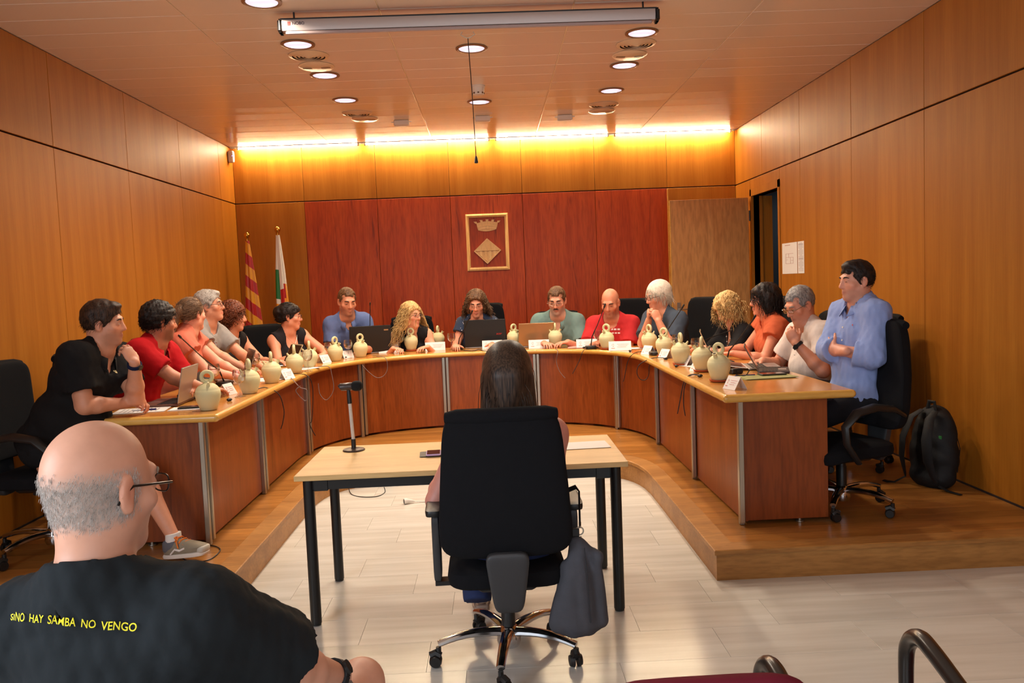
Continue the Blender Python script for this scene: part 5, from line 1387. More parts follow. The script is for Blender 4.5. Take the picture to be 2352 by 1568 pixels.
# --- right leg of the desk
hd = V(1672, 708, 7.15)
PEOPLE['blonde2'] = person('woman with wavy blond bob bent over the desk in a black blouse', (hd.x+.26, hd.y+.10), -172, hd, (-172, 38, 0), s=1.02, fem=True, skin=(226, 152, 118), shirt=dict(m=C_BLK, sleeve=.95, neck='vee', flare=.02, g=.016), girth=1.15, bust=1.1, hair_m=H_BLOND, brow_m=BR_B, eyes=.2,
    hair=dict(t=.024, n=700, ln=.17, noise=.006, nf=100, curl=.008, turns=2.5, r=.0018, stiff=.74, part=.5, flow=(0, -.3, -.4), front=.052, low=-.14, flare=.2, vols=[('e', (0, -.05, -.04), (.088, .06, .085)), ('e', (.076, .02, -.03), (.035, .05, .085)), ('e', (-.076, .02, -.03), (.035, .05, .085))]),
    arms=dict(R=dict(l=(.12, .32, DT+.05), pole=(.3, .8, -1), f=(-.9, -.3, 0)), L=dict(l=(-.10, .32, DT+.05), pole=(.4, -.8, -1), f=(-.85, .5, 0))), h=0.0072, seed=15)
seat_chair('blonde2', (hd.x+.30, hd.y+.12), -172, 'black office chair under the blond woman in the black blouse')
hd = V(1757, 690, 6.55)
PEOPLE['orange'] = person('woman with a dark bob and glasses in a rust orange blouse', (hd.x+.24, hd.y+.03), 176, hd, (172, 2, 0), s=.98, seat_h=.53, fem=True, skin=(216, 140, 108), shirt=dict(m=C_ORANGE, sleeve=.30, neck='crew', flare=.022, g=.017, wr=.007), girth=1.32, bust=1.25, belly=.02, hair_m=H_BLACK, brow_m=BR_D, glasses=dict(m=FRAME_B, h=.015),
    hair=dict(t=.026, n=650, ln=.17, noise=.005, nf=110, curl=.006, turns=2, r=.0017, stiff=.7, flow=(0, -.35, -.5), front=.056, low=-.13, flare=.15, vols=[('e', (0, -.06, -.04), (.088, .06, .09)), ('e', (.075, -.01, -.03), (.035, .05, .085)), ('e', (-.075, -.01, -.03), (.035, .05, .085)), ('e', (0, .070, .078), (.062, .024, .026), .03)]),
    arms=dict(R=dict(l=(.13, .34, DT+.05), pole=(.3, .8, -1), f=(-.9, 0, 0)), L=dict(l=(-.15, .32, DT+.05), pole=(.5, -.6, -1), f=(-.95, .15, 0))), h=0.007, seed=16)
seat_chair('orange', (hd.x+.30, hd.y+.04), 178, 'black office chair under the woman in rust orange')
hd = V(1838, 700, 5.85)
PEOPLE['white'] = person('grey-haired man in an off-white polo with glasses, hand raised to his face', (hd.x+.26, hd.y+.02), -172, hd, (-164, 24, 0), s=1.04, seat_h=.53, skin=(212, 142, 112), shirt=dict(m=C_WHITE, sleeve=.66, neck='polo', collar=C_WHITE, flare=.02, g=.015), girth=1.15, belly=.07, hair=dict(SHORT, t=.009, vols=[('se', (.066, .072, .066), (.030, .040, .034)), ('se', (-.066, .072, .066), (.030, .040, .034))], n=1000, ln=.016, front=.072, up=.3), hair_m=H_SALT, brow_m=BR_G, glasses=dict(m=FRAME_T, tm=FRAME_M, h=.016), eyes=.3, trousers=GREY_TROUSER,
    arms=dict(L=dict(w=tuple(V(1828, 788, 5.62)), pole=(.5, -.5, -1), f=(-.35, .2, .9), n=(-.5, -.8, .1), pose='curl'), R=dict(l=(.15, .26, DT+.03), pole=(.3, .9, -.8), f=(-.95, -.1, -.1), pose='relax')), watch=('L', mat('watch_strap_black', (22, 22, 24), rough=.6), (-1, -.6, .2)), h=0.0068, seed=17)
seat_chair('white', (hd.x+.36, hd.y+.05), -170, 'black office chair under the man in the off-white polo')
hd = V(1967, 645, 5.02)
PEOPLE['lblue'] = person('tall young man in a light blue shirt with arms crossed, eyes closed', (hd.x-.02, hd.y-.02), -166, hd, (-173, 4, 0), s=.95, skin=(214, 150, 124), shirt=dict(m=C_LBLUE, sleeve=1.38, neck='polo', collar=C_LBLUE, flare=.014, g=.017, wr=.007, roll=True), girth=.96, sw=.168, stub=.18, hair=dict(SHORT, t=.013, n=1000, ln=.026, front=.066, vols=[('e', (0, .045, .108), (.05, .04, .018), .03), ('se', (.066, .074, .066), (.026, .036, .03)), ('se', (-.066, .074, .066), (.026, .036, .03))], up=.3), hair_m=H_BLACK, brow_m=BR_D, eyes=.1, trousers=DARK_TROUSER, legs=dict(R=dict(k=(hd.x-.44, hd.y+.12, .66), a=(hd.x-.46, hd.y+.14, .255)), L=dict(k=(hd.x-.44, hd.y-.10, .66), a=(hd.x-.48, hd.y-.08, .255))), seat_h=.56,
    arms=dict(L=dict(w=tuple(V(1915, 800, 4.98)), pole=(.3, -.7, -1), f=(-.1, .9, .35), n=(-.9, -.2, .2), pose='relax'), R=dict(w=tuple(V(1944, 806, 4.86)), pole=(-.6, .5, -1), f=(.5, .8, -.1), n=(-.4, -.6, .6), pose='relax')), h=0.0062, seed=18)
seat_chair('lblue', (2.06, 4.82), -164, 'nearest black office chair on the right, under the man in light blue')
# ------------------------------------------------------------------ things on the council desk
clay = mat('pale_clay', (206, 196, 150), rough=.62, var=.05, vscale=9, bump=.12, bscale=120)
terracotta = mat('terracotta', (176, 82, 44), rough=.7, var=.08)
paper = mat('white_paper', (226, 220, 216), rough=.7); print_red = mat('print_red', (206, 130, 126), rough=.7); print_grey = mat('print_grey', (150, 138, 140), rough=.7)
goblet_glass = glass_mat('goblet_glass', (.95, .95, .97), .03, .42); water_m = mat('water', (235, 245, 245), rough=.03, trans=1.0, ior=1.33)
dark_screen = mat('screen_dark', (30, 26, 30), rough=.12); alu = mat('aluminium', (178, 172, 168), rough=.35, metal=.8); alu_bronze = mat('bronze_shell', (176, 142, 104), rough=.35, metal=.6); key_m = mat('key_black', (26, 25, 26), rough=.6)
JUGS = []
def jug_proto():
    t = empty('clay_jug', (0, 0, 0), 0)
    prof = [(.0, 0), (.052, 0), (.058, .004), (.066, .03), (.080, .07), (.087, .105), (.084, .135), (.0835, .1355), (.076, .152), (.0755, .1530), (.066, .165), (.048, .180), (.026, .190), (0, .192)]
    MB().lathe(prof, 28).build('pot', clay, t, angle=60)
    MB().torus((0, 0, .233), .036, .0135, axis='x', n=26, m=10).build('ring_handle', clay, t)
    MB().lathe([(.026, -.005), (.017, .010), (.018, .02)], 14, (0, 0, .188)).build('handle_neck', clay, t)
    # wide filling mouth and thin drinking spout on either side of the ring (along the ring's plane normal... they stand left and right)
    sp = MB(); sp.tube([(.045, 0, .165), (.058, 0, .185), (.066, 0, .198), (.069, 0, .203)], [.018, .014, .0145, .018], 14); sp.build('mouth', clay, t)
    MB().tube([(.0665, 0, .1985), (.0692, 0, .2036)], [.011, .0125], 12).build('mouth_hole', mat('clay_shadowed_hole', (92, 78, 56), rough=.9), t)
    sp = MB(); sp.tube([(-.045, 0, .163), (-.060, 0, .182), (-.070, 0, .200)], [.016, .010, .0065], 12); sp.build('spout', clay, t)
    return t
jp = jug_proto()
def jug(px, py, rot, label, saucer=True, first=[True], sc=.84, y=None):
    p = G(px, py, DT) if y is None else V(px, py, y)
    o = jp if first[0] else copy_tree(jp)
    first[0] = False
    dz = .012 if saucer else 0
    o.location = (p.x, p.y, DT+.001+dz); o.rotation_euler = (0, 0, math.radians(rot)); o.scale = (sc,)*3
    tag(o, label, 'jug', 'pale clay water jugs on the council desk'); JUGS.append(o)
    if saucer:
        t = empty('clay_saucer', (p.x, p.y, DT+.001), 0, 'terracotta saucer under the '+label, 'saucer', 'terracotta saucers under the jugs')
        MB().lathe([(0, .0), (.046, 0), (.058, .004), (.063, .015), (.060, .015), (.054, .0105), (0, .0105)], 26).build('saucer_dish', terracotta, t)
JL = [(480, 941, 115, 'clay jug in front of the man in the black polo', False), (574, 903, 30, 'clay jug in front of the man in the red polo', False), (625, 879, 20, 'clay jug in front of the woman in salmon', False), (678, 856, 10, 'clay jug in front of the grey-haired man in the printed T-shirt', False),
      (712, 843, 15, 'clay jug partly behind a goblet before the woman with auburn curls', False), (771, 829, -30, 'clay jug before the woman in the charcoal tank top', False), (829, 820, -50, 'clay jug before the dark laptop of the man in blue', False), (945, 806, -95, 'clay jug with ring handle facing us before the blond woman', True), (1007, 796, -10, 'clay jug behind a name card beside the blond woman', False),
      (1181, 797, -50, 'clay jug right of the black laptop', True), (1276, 796, 0, 'clay jug right of the bronze laptop', True), (1394, 802, 235, 'clay jug before the bald man in coral red', True), (1492, 806, 205, 'clay jug furthest along before the white-haired man', True), (1526, 819, 225, 'clay jug with ring handle facing us before the white-haired man', True),
      (1564, 838, 182, 'clay jug before the blond woman in black', True), (1613, 853, 160, 'clay jug second from the right end of the desk', True), (1652, 876, 228, 'clay jug nearest the right end of the desk', True)]
for (px, py, rot, lab, sau) in JL: jug(px, py, rot, lab, sau)

def goblet_proto(fill):
    t = empty('wine_goblet', (0, 0, 0), 0)
    bowl = [(.006, .078), (.020, .082), (.033, .098), (.038, .120), (.037, .142), (.033, .160), (.032, .160), (.036, .142), (.0365, .120), (.0315, .0995), (.018, .084), (0, .082)]
    MB().lathe(bowl, 22).build('bowl', goblet_glass, t, angle=70)
    MB().lathe([(.0, .001), (.033, .001), (.034, .003), (.012, .007), (.005, .014), (.0042, .05), (.0065, .078), (0, .080)], 18).build('stem', goblet_glass, t, angle=70)
    if fill: MB().lathe([(0, .083), (.018, .0845), (.031, .0995), (.0355, .118), (.0353, fill), (0, fill)], 20).build('water', water_m, t, angle=50)
    return t
gp = {0: goblet_proto(0), 1: goblet_proto(.126)}; gused = {0: False, 1: False}
def goblet(px, py, full, label, dark=False):
    p = G(px, py, DT); o = gp[full] if not gused[full] else copy_tree(gp[full]); gused[full] = True
    o.location = (p.x, p.y, DT+.001); o.rotation_euler = (0, 0, random.uniform(0, 6)); o.scale = (1.12,)*3
    tag(o, label, 'glass', 'wine goblets on the council desk')
for a in [(494, 893, 1, 'goblet behind the ring of the jug before the man in black'), (552, 911, 0, 'empty goblet standing nearest the left end of the desk'), (588, 862, 1, 'goblet of water beside the laptop of the grey-haired man'), (708, 853, 0, 'goblet standing before the clay jugs of the curly woman'), (757, 829, 1, 'goblet of water by the hands of the woman in the tank top'),
          (801, 822, 1, 'goblet of water left of the dark laptop'), (919, 808, 0, 'empty goblet left of the jug before the blond woman'), (1038, 804, 0, 'empty goblet left of the black laptop'), (1199, 797, 1, 'goblet behind the jug right of the black laptop'), (1243, 795, 1, 'goblet of water before the bronze laptop'),
          (1374, 800, 0, 'goblet beside the jug of the bald man in coral red'), (1540, 803, 0, 'goblet before the hands of the white-haired man'), (1556, 816, 1, 'goblet behind the jug before the blond woman in black'), (1600, 828, 1, 'goblet of water before the blond woman in black'), (1636, 852, 1, 'goblet between the two nearest jugs on the right')]: goblet(*a)

def name_card(px, py, rot, label, w=.21, hgt=.085, logo=print_red, lines=3, small=False):
    p = G(px, py, DT); t = empty('name_card', (p.x, p.y, DT+.001), math.radians(rot), label, 'name card', 'folded name cards along the desk')
    d = .045; th = .0015
    for sy, nm in ((-1, 'front_leaf'), (1, 'rear_leaf')):
        mb = MB(); y0, y1 = sy*d, 0
        mb.add([(-w/2, y0, 0), (w/2, y0, 0), (w/2, 0, hgt), (-w/2, 0, hgt), (-w/2, y0-sy*th, 0), (w/2, y0-sy*th, 0), (w/2, -sy*th, hgt-.001), (-w/2, -sy*th, hgt-.001)], [(0, 1, 2, 3), (7, 6, 5, 4), (0, 4, 5, 1), (1, 5, 6, 2), (2, 6, 7, 3), (3, 7, 4, 0)])
        lf = mb.build(nm, paper, t, smooth=False)
        if sy == -1:
            pr = MB()
            def on(u, v): return (u*w/2, -d*(1-v)-.0006*2, hgt*v+.0006)
            def bar(u0, u1, v0, v1, b): b.add([on(u0, v0), on(u1, v0), on(u1, v1), on(u0, v1)], [(0, 1, 2, 3)])
            for k in range(lines): bar(-.25+.08*(k % 2), .80-.12*k, .66-.15*k, .685-.15*k, pr)
            o = pr.build('printed_lines', print_red if logo is print_red else print_grey, lf, smooth=False); o['kind'] = 'stuff'
            lg = MB(); c = (-.62, .58); n = 12; ring = []
            for k in range(n): a0 = 2*PI*k/n; ring.append(on(c[0]+.10*math.cos(a0), c[1]+.16*math.sin(a0)))
            for k in range(n): a0 = 2*PI*k/n; ring.append(on(c[0]+.07*math.cos(a0), c[1]+.11*math.sin(a0)))
            lg.add(ring, [(k, (k+1) % n, n+(k+1) % n, n+k) for k in range(n) if k % 4 != 3]); bar(-.78, -.45, .22, .28, lg)
            lg.build('emblem', logo, lf, smooth=False)
red_logo = mat('logo_party_red', (206, 60, 52), rough=.6)
for a in [(522, 906, 78, 'name card beside the jug of the man in black'), (657, 870, 62, 'name card between the jugs before the woman in salmon'), (744, 833, 58, 'name card with a dark round emblem before the curly woman', dict(logo=EYE_D)), (797, 822, 40, 'narrow name card edge beside the goblet left of the dark laptop'),
          (893, 809, 10, 'name card right of the dark laptop'), (1000, 804, 5, 'name card before the blond woman'), (1131, 800, 0, 'name card before the black laptop'), (1238, 799, -2, 'name card before the bronze laptop'), (1348, 798, -4, 'name card behind the microphone stand before the bald man'), (1424, 804, -8, 'name card right of the jug of the bald man'),
          (1490, 813, -62, 'name card leftmost of the five at the right'), (1530, 822, -66, 'pink name card with red mark before the white-haired man', dict(logo=red_logo)), (1578, 838, -68, 'name card with a red block before the blond woman in black', dict(logo=red_logo)), (1606, 852, -68, 'name card before the second jug from the right end'), (1688, 893, -70, 'name card at the right end of the desk')]:
    kw = dict(a[4]) if len(a) > 4 else {}
    if abs(a[2]) > 30: kw.update(w=.115, hgt=.075)
    name_card(*a[:4], **kw)

def laptop(px, py, rot, label, w=.36, d=.25, open_=105, shell=black_plastic, deck=alu, logo=None, sticker=False, hinge_at=None):
    """rot: the direction the screen looks (degrees); the hinge is at the far side from the user"""
    p = G(px, py, DT) if hinge_at is None else Vector((hinge_at[0], hinge_at[1], DT))
    t = empty('laptop', (p.x, p.y, DT+.002), math.radians(rot)-PI/2, label, 'laptop', 'laptops on the council desk')
    # local: hinge at the origin, keyboard towards +y (user side), lid rises at y=0 leaning to -y
    b = MB().box((0, d/2, .008), (w, d, .014), bev=.004).build('base', deck, t, smooth=False)
    mb = MB()
    for r in range(5):
        for c in range(12): mb.box((-w*.42+c*w*.0765, d*.16+r*.021, .0157), (w*.064, .017, .002))
    k = mb.build('keys', key_m, b, smooth=False); k['kind'] = 'stuff'
    MB().box((0, d*.78, .0153), (w*.28, d*.26, .001)).build('touchpad', alu, b, smooth=False)
    a = math.radians(open_-90); lid = empty('lid'); lid.parent = t; lid.location = (0, 0, .014); lid.rotation_euler = (a, 0, 0)
    MB().box((0, 0, d*.485), (w, .007, d*.97), bev=.003).build('lid_shell', shell, lid, smooth=False)
    MB().box((0, .0042, d*.49), (w*.94, .001, d*.86)).build('screen', dark_screen, lid, smooth=False)
    if logo: text_mesh(logo, .034, 'lid_lettering', mat('logo_red', (186, 40, 30)), lid, (w*.40, -.0042, d*.42), (PI/2, 0, 0), align='RIGHT', shear=.25)
    if sticker: MB().box((w*.38, -.0042, d*.80), (.045, .001, .014)).build('sticker', alu_bronze, lid, smooth=False)
    return t
laptop(428, 925, 183, 'slim grey laptop half open before the man in black', w=.33, d=.23, open_=100, shell=alu, deck=mat('bronze_deck', (110, 72, 58), rough=.45))
laptop(563, 868, 205, 'bronze-grey laptop before the grey-haired man', w=.33, d=.23, open_=108, shell=mat('taupe_shell', (120, 104, 90), rough=.5))
laptop(664, 838, 215, 'thin pale tablet laptop before the curly woman', w=.28, d=.20, open_=118, shell=mat('champagne_shell', (196, 176, 140), rough=.4))
laptop(852, 812, 105, 'dark laptop with a small sticker before the man in blue', w=.43, d=.29, open_=100, sticker=True)
laptop(1116, 799, 86, 'large black laptop with red lettering in the middle of the desk', w=.44, d=.30, open_=98, logo='acer')
laptop(1232, 797, 94, 'bronze laptop before the man in green-grey', w=.37, d=.26, open_=108, shell=alu_bronze)
laptop(1712, 845, -10, 'silver laptop lying open before the woman in rust orange', w=.33, d=.23, open_=172, shell=mat('white_shell', (214, 206, 200), rough=.4), deck=alu)
laptop(1742, 853, -18, 'tablet with keyboard propped up before the man in white', w=.28, d=.20, open_=118, shell=mat('taupe_shell', (120, 104, 90), rough=.5), deck=mat('dark_brown_deck', (58, 44, 42), rough=.6))
laptop(1628, 808, -15, 'cream laptop screen before the blond woman in black', w=.27, d=.20, open_=112, shell=mat('champagne_shell', (196, 176, 140), rough=.4))

def gooseneck(px, py, tip_px, tip_y, label, base_rot=0):
    p = G(px, py, DT); tip = V(*tip_px, tip_y)
    t = empty('gooseneck_microphone', (p.x, p.y, DT+.001), 0, label, 'microphone', 'gooseneck microphones on the desk')
    MB().sbox((0, 0, .016), (.11, .14, .034), .4, .5, 20, 10).build('base', black_plastic, t)
    d = Vector(tip)-Vector((p.x, p.y, DT))
    pts = [Vector((0, 0, .02)), Vector((d.x*.12, d.y*.12, d.z*.25+.02)), d*.5+Vector((0, 0, .03)), d*.8+Vector((0, 0, .012)), d]
    MB().tube(pts, [.006, .005, .0042, .004, .004], 8).build('neck', black_metal, t)
    e = d.normalized(); MB().tube([d-e*.012, d, d+e*.03, d+e*.036], [.005, .0075, .0075, .004], 10).build('capsule', black_plastic, t)
gooseneck(516, 885, (415, 775), 5.35, 'gooseneck microphone leaning towards the woman in salmon')
gooseneck(850, 806, (850, 700), 8.40, 'gooseneck microphone standing upright behind the dark laptop')
gooseneck(1052, 802, (1083, 719), 8.45, 'gooseneck microphone pointing at the curly-haired woman reading')
gooseneck(1357, 801, (1388, 705), 7.9, 'gooseneck microphone before the bald man in coral red')
gooseneck(1506, 815, (1567, 707), 6.85, 'gooseneck microphone with long neck before the white-haired man')
gooseneck(1668, 838, (1731, 732), 5.75, 'gooseneck microphone pointing at the woman in rust orange')
gooseneck(1604, 800, (1678, 759), 6.9, 'gooseneck microphone bent low before the blond woman in black')

def sheet(px, py, rot, label, w=.21, d=.297, m=paper, cat='paper', name='paper_sheet', n=1, tilt=0, z=None, lines=True, group='papers on the desk', base=None):
    p = G(px, py, DT if z is None else z); zz = DT if z is None else z
    t = empty(name, (p.x, p.y, zz+.001), math.radians(rot), label, cat, group)
    for k in range(n): MB().box((k*.004, -k*.003, .0008+k*.0012), (w, d, .001)).build('leaf', m, t, smooth=False)
    if lines:
        mb = MB()
        for k in range(9): mb.box((-.01*(k % 3), d*.36-k*d*.085, .0015+n*.0012), (w*(.7-.05*(k % 3)), .004, .0003))
        o = mb.build('printed_lines', print_grey, t, smooth=False); o['kind'] = 'stuff'
    return t
sheet(325, 943, 100, 'sheet of paper under the pen before the man in black', n=2)
sheet(428, 939, 96, 'small notepad under the phone before the man in black', w=.12, d=.19, n=3, lines=False)
def pen(px, py, rot, label, m, dz=.008, L=.14):
    p = G(px, py, DT+dz); t = empty('pen', p, math.radians(rot), label, 'pen', 'pens on the desk')
    MB().tube([(-L/2, 0, 0), (-L/2+.012, 0, 0), (L*.42, 0, 0), (L/2, 0, 0)], [.001, .0042, .0046, .004], 8).build('barrel', m, t)
    MB().tube([(L*.0, 0, 0), (L*.5, 0, 0)], .0054, 8).build('cap', mat('pen_navy', (34, 30, 92), rough=.35), t)
    MB().box((L*.36, .0062, 0), (.045, .002, .004)).build('clip', mat('pen_navy', (34, 30, 92)), t)
pen(330, 941, 8, 'blue and white pen on the paper before the man in black', mat('pen_white', (220, 216, 220), rough=.35))
pen(1710, 862, 3, 'blue pen beside the green folder at the right end', mat('pen_navy', (34, 30, 92)))
def phone(px, py, rot, label, m=black_plastic, dz=.003, w=.075, d=.15, z=None):
    p = G(px, py, (DT if z is None else z)+dz); t = empty('mobile_phone', p, math.radians(rot), label, 'phone', 'mobile phones')
    MB().box((0, 0, .005), (w, d, .009), bev=.004).build('case', m, t, smooth=False)
    MB().box((0, 0, .0099), (w*.88, d*.90, .0006)).build('screen', dark_screen, t, smooth=False)
phone(440, 936, 100, 'dark phone on the notepad before the man in black', dz=.006)
for a in [(605, 873, 70, 'papers before the woman in salmon', dict(n=3)), (548, 872, 75, 'stack of brown-edged folders beside the microphone on the left', dict(n=6, m=mat('folder_brown', (128, 70, 52), rough=.6), lines=False, w=.24)), (690, 846, 60, 'paper beside the pale tablet laptop', {}), (930, 803, 10, 'open notebook before the blond woman', dict(n=3, w=.26, d=.2, lines=False)),
          (1328, 797, -5, 'pink-edged folder right of the jug beside the bronze laptop', dict(n=4, m=mat('folder_pink', (214, 150, 140), rough=.6), lines=False)), (1462, 800, -10, 'notebook with a dark pen before the bald man in coral red', dict(n=3, lines=False, w=.24, d=.16)), (1608, 838, -70, 'white paper under the jug before the second card', dict(lines=False)),
          (1755, 866, 6, 'green spiral notebook at the right end of the desk', dict(n=5, w=.34, d=.2, m=mat('notebook_green', (150, 150, 96), rough=.5), lines=False))]:
    sheet(*a[:4], **a[4])
phone(1773, 860, 94, 'dark wallet on the green spiral notebook', m=mat('wallet_dark_green', (52, 46, 30), rough=.6), dz=.008, w=.09, d=.17)
phone(1322, 785, 80, 'dark phone on the pink-edged folder', dz=.010)
p = G(1392, 778, DT+.075); 
# power bricks, sockets and cables
def gadget(px, py, d, rot, label, name='power_brick', cat='power adapter', m=black_plastic, dz=0.0):
    p = G(px, py, DT); t = empty(name, (p.x, p.y, DT+.001+dz), math.radians(rot), label, cat)
    MB().box((0, 0, d[2]/2), d, bev=.005).build('housing', m, t, smooth=False)
    MB().box((0, -d[1]/2-.004, d[2]*.5), (d[0]*.3, .008, d[2]*.3)).build('plug_end', key_m, t, smooth=False)
gadget(1690, 858, (.09, .05, .035), 20, 'black power brick beside the propped tablet')
gadget(438, 914, (.10, .14, .03), 70, 'black desk unit behind the slim grey laptop', 'desk_unit', 'microphone base')
for i, (px, py) in enumerate(((527, 921), (680, 855), (793, 823), (1341, 800), (1447, 808), (1529, 826), (1553, 843), (1608, 866), (1278, 798))):
    gadget(px, py, (.035, .022, .018), random.uniform(0, 90), 'small black cable clip '+['beside the first name card on the left', 'beside the jug of the grey-haired man', 'left of the dark laptop', 'beside the card of the bald man', 'beside the card right of the bald man', 'before the pink name card', 'below the jug of the blond woman in black', 'before the nearest jug on the right', 'right of the card before the bronze laptop'][i], 'cable_clip', 'cable clip')
cable_m = mat('cable_black', (24, 20, 20), rough=.5); cable_g = mat('cable_grey', (120, 100, 96), rough=.5)
def cable(pts, label, m=cable_m, r=.0032, n=7, name='cable', group='loose cables'):
    P3 = [np.array(p, float) for p in pts]; K = 8*(len(P3)-1); out = []
    for i in range(len(P3)-1):          # Catmull-Rom
        p0, p1, p2, p3 = P3[max(i-1, 0)], P3[i], P3[i+1], P3[min(i+2, len(P3)-1)]
        for k in range(8):
            t = k/8; out.append(tuple(.5*((2*p1)+(-p0+p2)*t+(2*p0-5*p1+4*p2-p3)*t*t+(-p0+3*p1-3*p2+p3)*t**3)))
    out.append(tuple(P3[-1]))
    o = MB().tube(out, r, n).build(name, m); tag(o, label, 'cable', group); return o
def edge_front(px, py): return px, py
def hang(desk_px, drops, label, m=cable_m):
    """drops: pixels of the free part, hanging just before the front panel"""
    a = G(*desk_px, DT+.006); first = G(*drops[0], DT+.004); pts = [a]
    for q in drops[:1]: pts.append(first)
    d = math.hypot(first.x, first.y)
    for (px, py) in drops[1:]:
        r_ = ray(px, py); k = d/math.hypot(r_[0], r_[1]); pts.append((r_[0]*k, r_[1]*k, CAM_H+r_[2]*k))
    cable(pts, label, m)
hang((592, 893), [(612, 890), (640, 905), (652, 940), (650, 968), (645, 985)], 'black cable hanging over the desk before the jug of the woman in salmon')
hang((653, 850), [(680, 880), (690, 890), (704, 895), (706, 912), (700, 920), (684, 905), (680, 895), (690, 886)], 'grey coiled cable hanging over the left part of the desk', cable_g)
hang((675, 858), [(705, 862), (718, 890), (717, 960), (712, 975), (724, 1000)], 'black cable with a dark plug hanging before the left posts')
hang((730, 842), [(755, 842), (762, 860), (766, 895), (750, 918), (735, 905), (731, 880)], 'grey cable loop hanging before the woman in the tank top', cable_g)
hang((865, 818), [(885, 822), (890, 845), (882, 862), (866, 867), (848, 855), (832, 838)], 'grey cable loop hanging before the dark laptop', cable_g)
hang((1345, 801), [(1338, 808), (1332, 825), (1322, 845), (1315, 858)], 'thin cable falling from the microphone of the bald man')
hang((1478, 806), [(1455, 812), (1442, 830), (1434, 868), (1431, 876)], 'thin cable falling left of the five right name cards')
hang((1530, 822), [(1500, 822), (1470, 836), (1463, 855), (1470, 870), (1482, 872), (1490, 860), (1492, 838), (1505, 824)], 'black cable loop hanging below the pink name card')
hang((1605, 858), [(1582, 862), (1570, 880), (1562, 920), (1556, 950)], 'pair of black cables falling below the second right jug')
hang((1607, 862), [(1586, 862), (1573, 885), (1570, 925), (1574, 955)], 'black cable falling beside the right posts')
hang((1275, 799), [(1281, 806), (1278, 830), (1285, 852), (1298, 868)], 'thin cable falling below the card before the bronze laptop', cable_g)
cable([D(1060, 803, .006), D(1085, 806, .006), D(1100, 802, .006), D(1115, 806, .006), D(1140, 803, .006)], 'tangled thin cable before the black laptop')
cable([D(1690, 860, .02), D(1712, 862, .012), D(1722, 850, .05), D(1735, 848, .035), D(1745, 858, .008)], 'black charger cable looping by the propped tablet')
# ------------------------------------------------------------------ the woman at the small table, her chair and bag
WX, WY = .012, 3.42
office_chair((WX, WY, 0), PI/2+.02, 'black office chair with padded back in front of the small table', None, arms='tee', seat_h=.46, back_w=.49, back_h=.585, base_yaw=-1.72, back_tilt=.03)
hd = V(1166, 868, 3.55)
H_LONG = hair_material('hair_long_dark_brown', (34, 24, 19), (78, 58, 45), .33, .07)
SUEDE = cloth('grey_suede', (74, 74, 80), var=.18, vs=22, bump=.25, bs=160)
LTAUPE = mat('taupe_leather', (150, 128, 112), rough=.5)
w_ = person('woman with long dark hair seen from behind at the small table', (WX+.02, WY-.02), 90, hd, (88, 12, 0), ground=0.0, seat_h=.47, s=1.12, fem=True, skin=(204, 138, 122), shirt=dict(m=C_BLK, sleeve=0, tank=True, neck='wide', g=.010), trousers=DENIM, girth=1.0, bust=.95, h=.006, group='people in the room', eyes=.4, brow_m=BR_D, hair_m=H_LONG,
    hair=[dict(t=.022, n=1900, ln=.34, noise=.0025, nf=70, aniso=(1, 1, .25), r=.0013, stiff=.55, part=.45, flow=(0, -.45, -.55), front=.060, low=-.16, K=10, vols=[('w', (0, -.075, .0), (0, -.015, -.20), .085, .055), ('w', (.052, -.055, -.01), (.032, -.02, -.20), .052, .030), ('w', (-.052, -.055, -.01), (-.032, -.02, -.20), .052, .030)])],
    arms=dict(L=dict(w=(-.24, 3.74, .79), pole=(-.45, -.6, -1), f=(.4, .9, -.05)), R=dict(w=(.20, 3.76, .79), pole=(.15, -.6, -1), f=(-.4, .9, -.05))),
    legs=dict(L=dict(k=(-.14, 3.86, .50), a=(-.125, 3.64, .17), noshoe=True), R=dict(k=(.14, 3.92, .50), a=(.03, 4.02, .12))), sw=.170)
# her left foot in a strappy sandal
ft = G(1108, 1404, 0.0); R0 = w_['root']; r0 = w_['r0']; fx, fy = ft.x, ft.y
fv = Vol((fx-.09, fy-.09, -.01), (fx+.09, fy+.24, .20), .005)
fv.cone((fx, fy, .145), (fx, fy+.005, .20), .036, .044, .01); fv.ell((fx, fy, .105), np.eye(3), (.034, .04, .042), .02); fv.ell((fx, fy+.0, .072), np.eye(3), (.030, .036, .030), .02)
fv.cone((fx, fy+.03, .095), (fx-.01, fy+.15, .045), .032, .026, .02)
for k in range(5): fv.cone((fx-.032+.014*k, fy+.15, .04), (fx-.036+.015*k, fy+.195-.008*k, .034), .0095, .0085, .004)
Vf, Qf = fv.mesh(); np_mesh('foot', Vf-r0, Qf, SKIN, R0, colors=np.tile(np.array(s2l((190, 118, 104))), (len(Vf), 1)))
sd_ = empty('sandal'); sd_.parent = R0
o3 = Vector((fx-r0[0], fy-r0[1], -r0[2]))
MB().sbox((o3.x, o3.y+.0, .022), (.072, .07, .044), .3, .5, 18, 8).build('heel', LTAUPE, sd_)
MB().sbox((o3.x-.008, o3.y+.085, .030), (.086, .25, .020), .5, .5, 20, 8, fn=lambda p: Vector((p.x, p.y, p.z-.05*max(0, p.y+.06)))).build('sole', LTAUPE, sd_)
for z_, y_, rr, dz_ in ((.118, 0.0, .043, 0), (.075, .0, .040, .0), (.070, .135, .040, -.02)):
    ring = [(o3.x+rr*math.cos(2*PI*k/18)*1.0, o3.y+y_+rr*math.sin(2*PI*k/18)*1.05, z_+dz_+.012*math.sin(2*PI*k/18)) for k in range(19)]
    MB().tube(ring, .005, 6, caps=False, flat=(1.5, .6)).build('strap', LTAUPE, sd_)
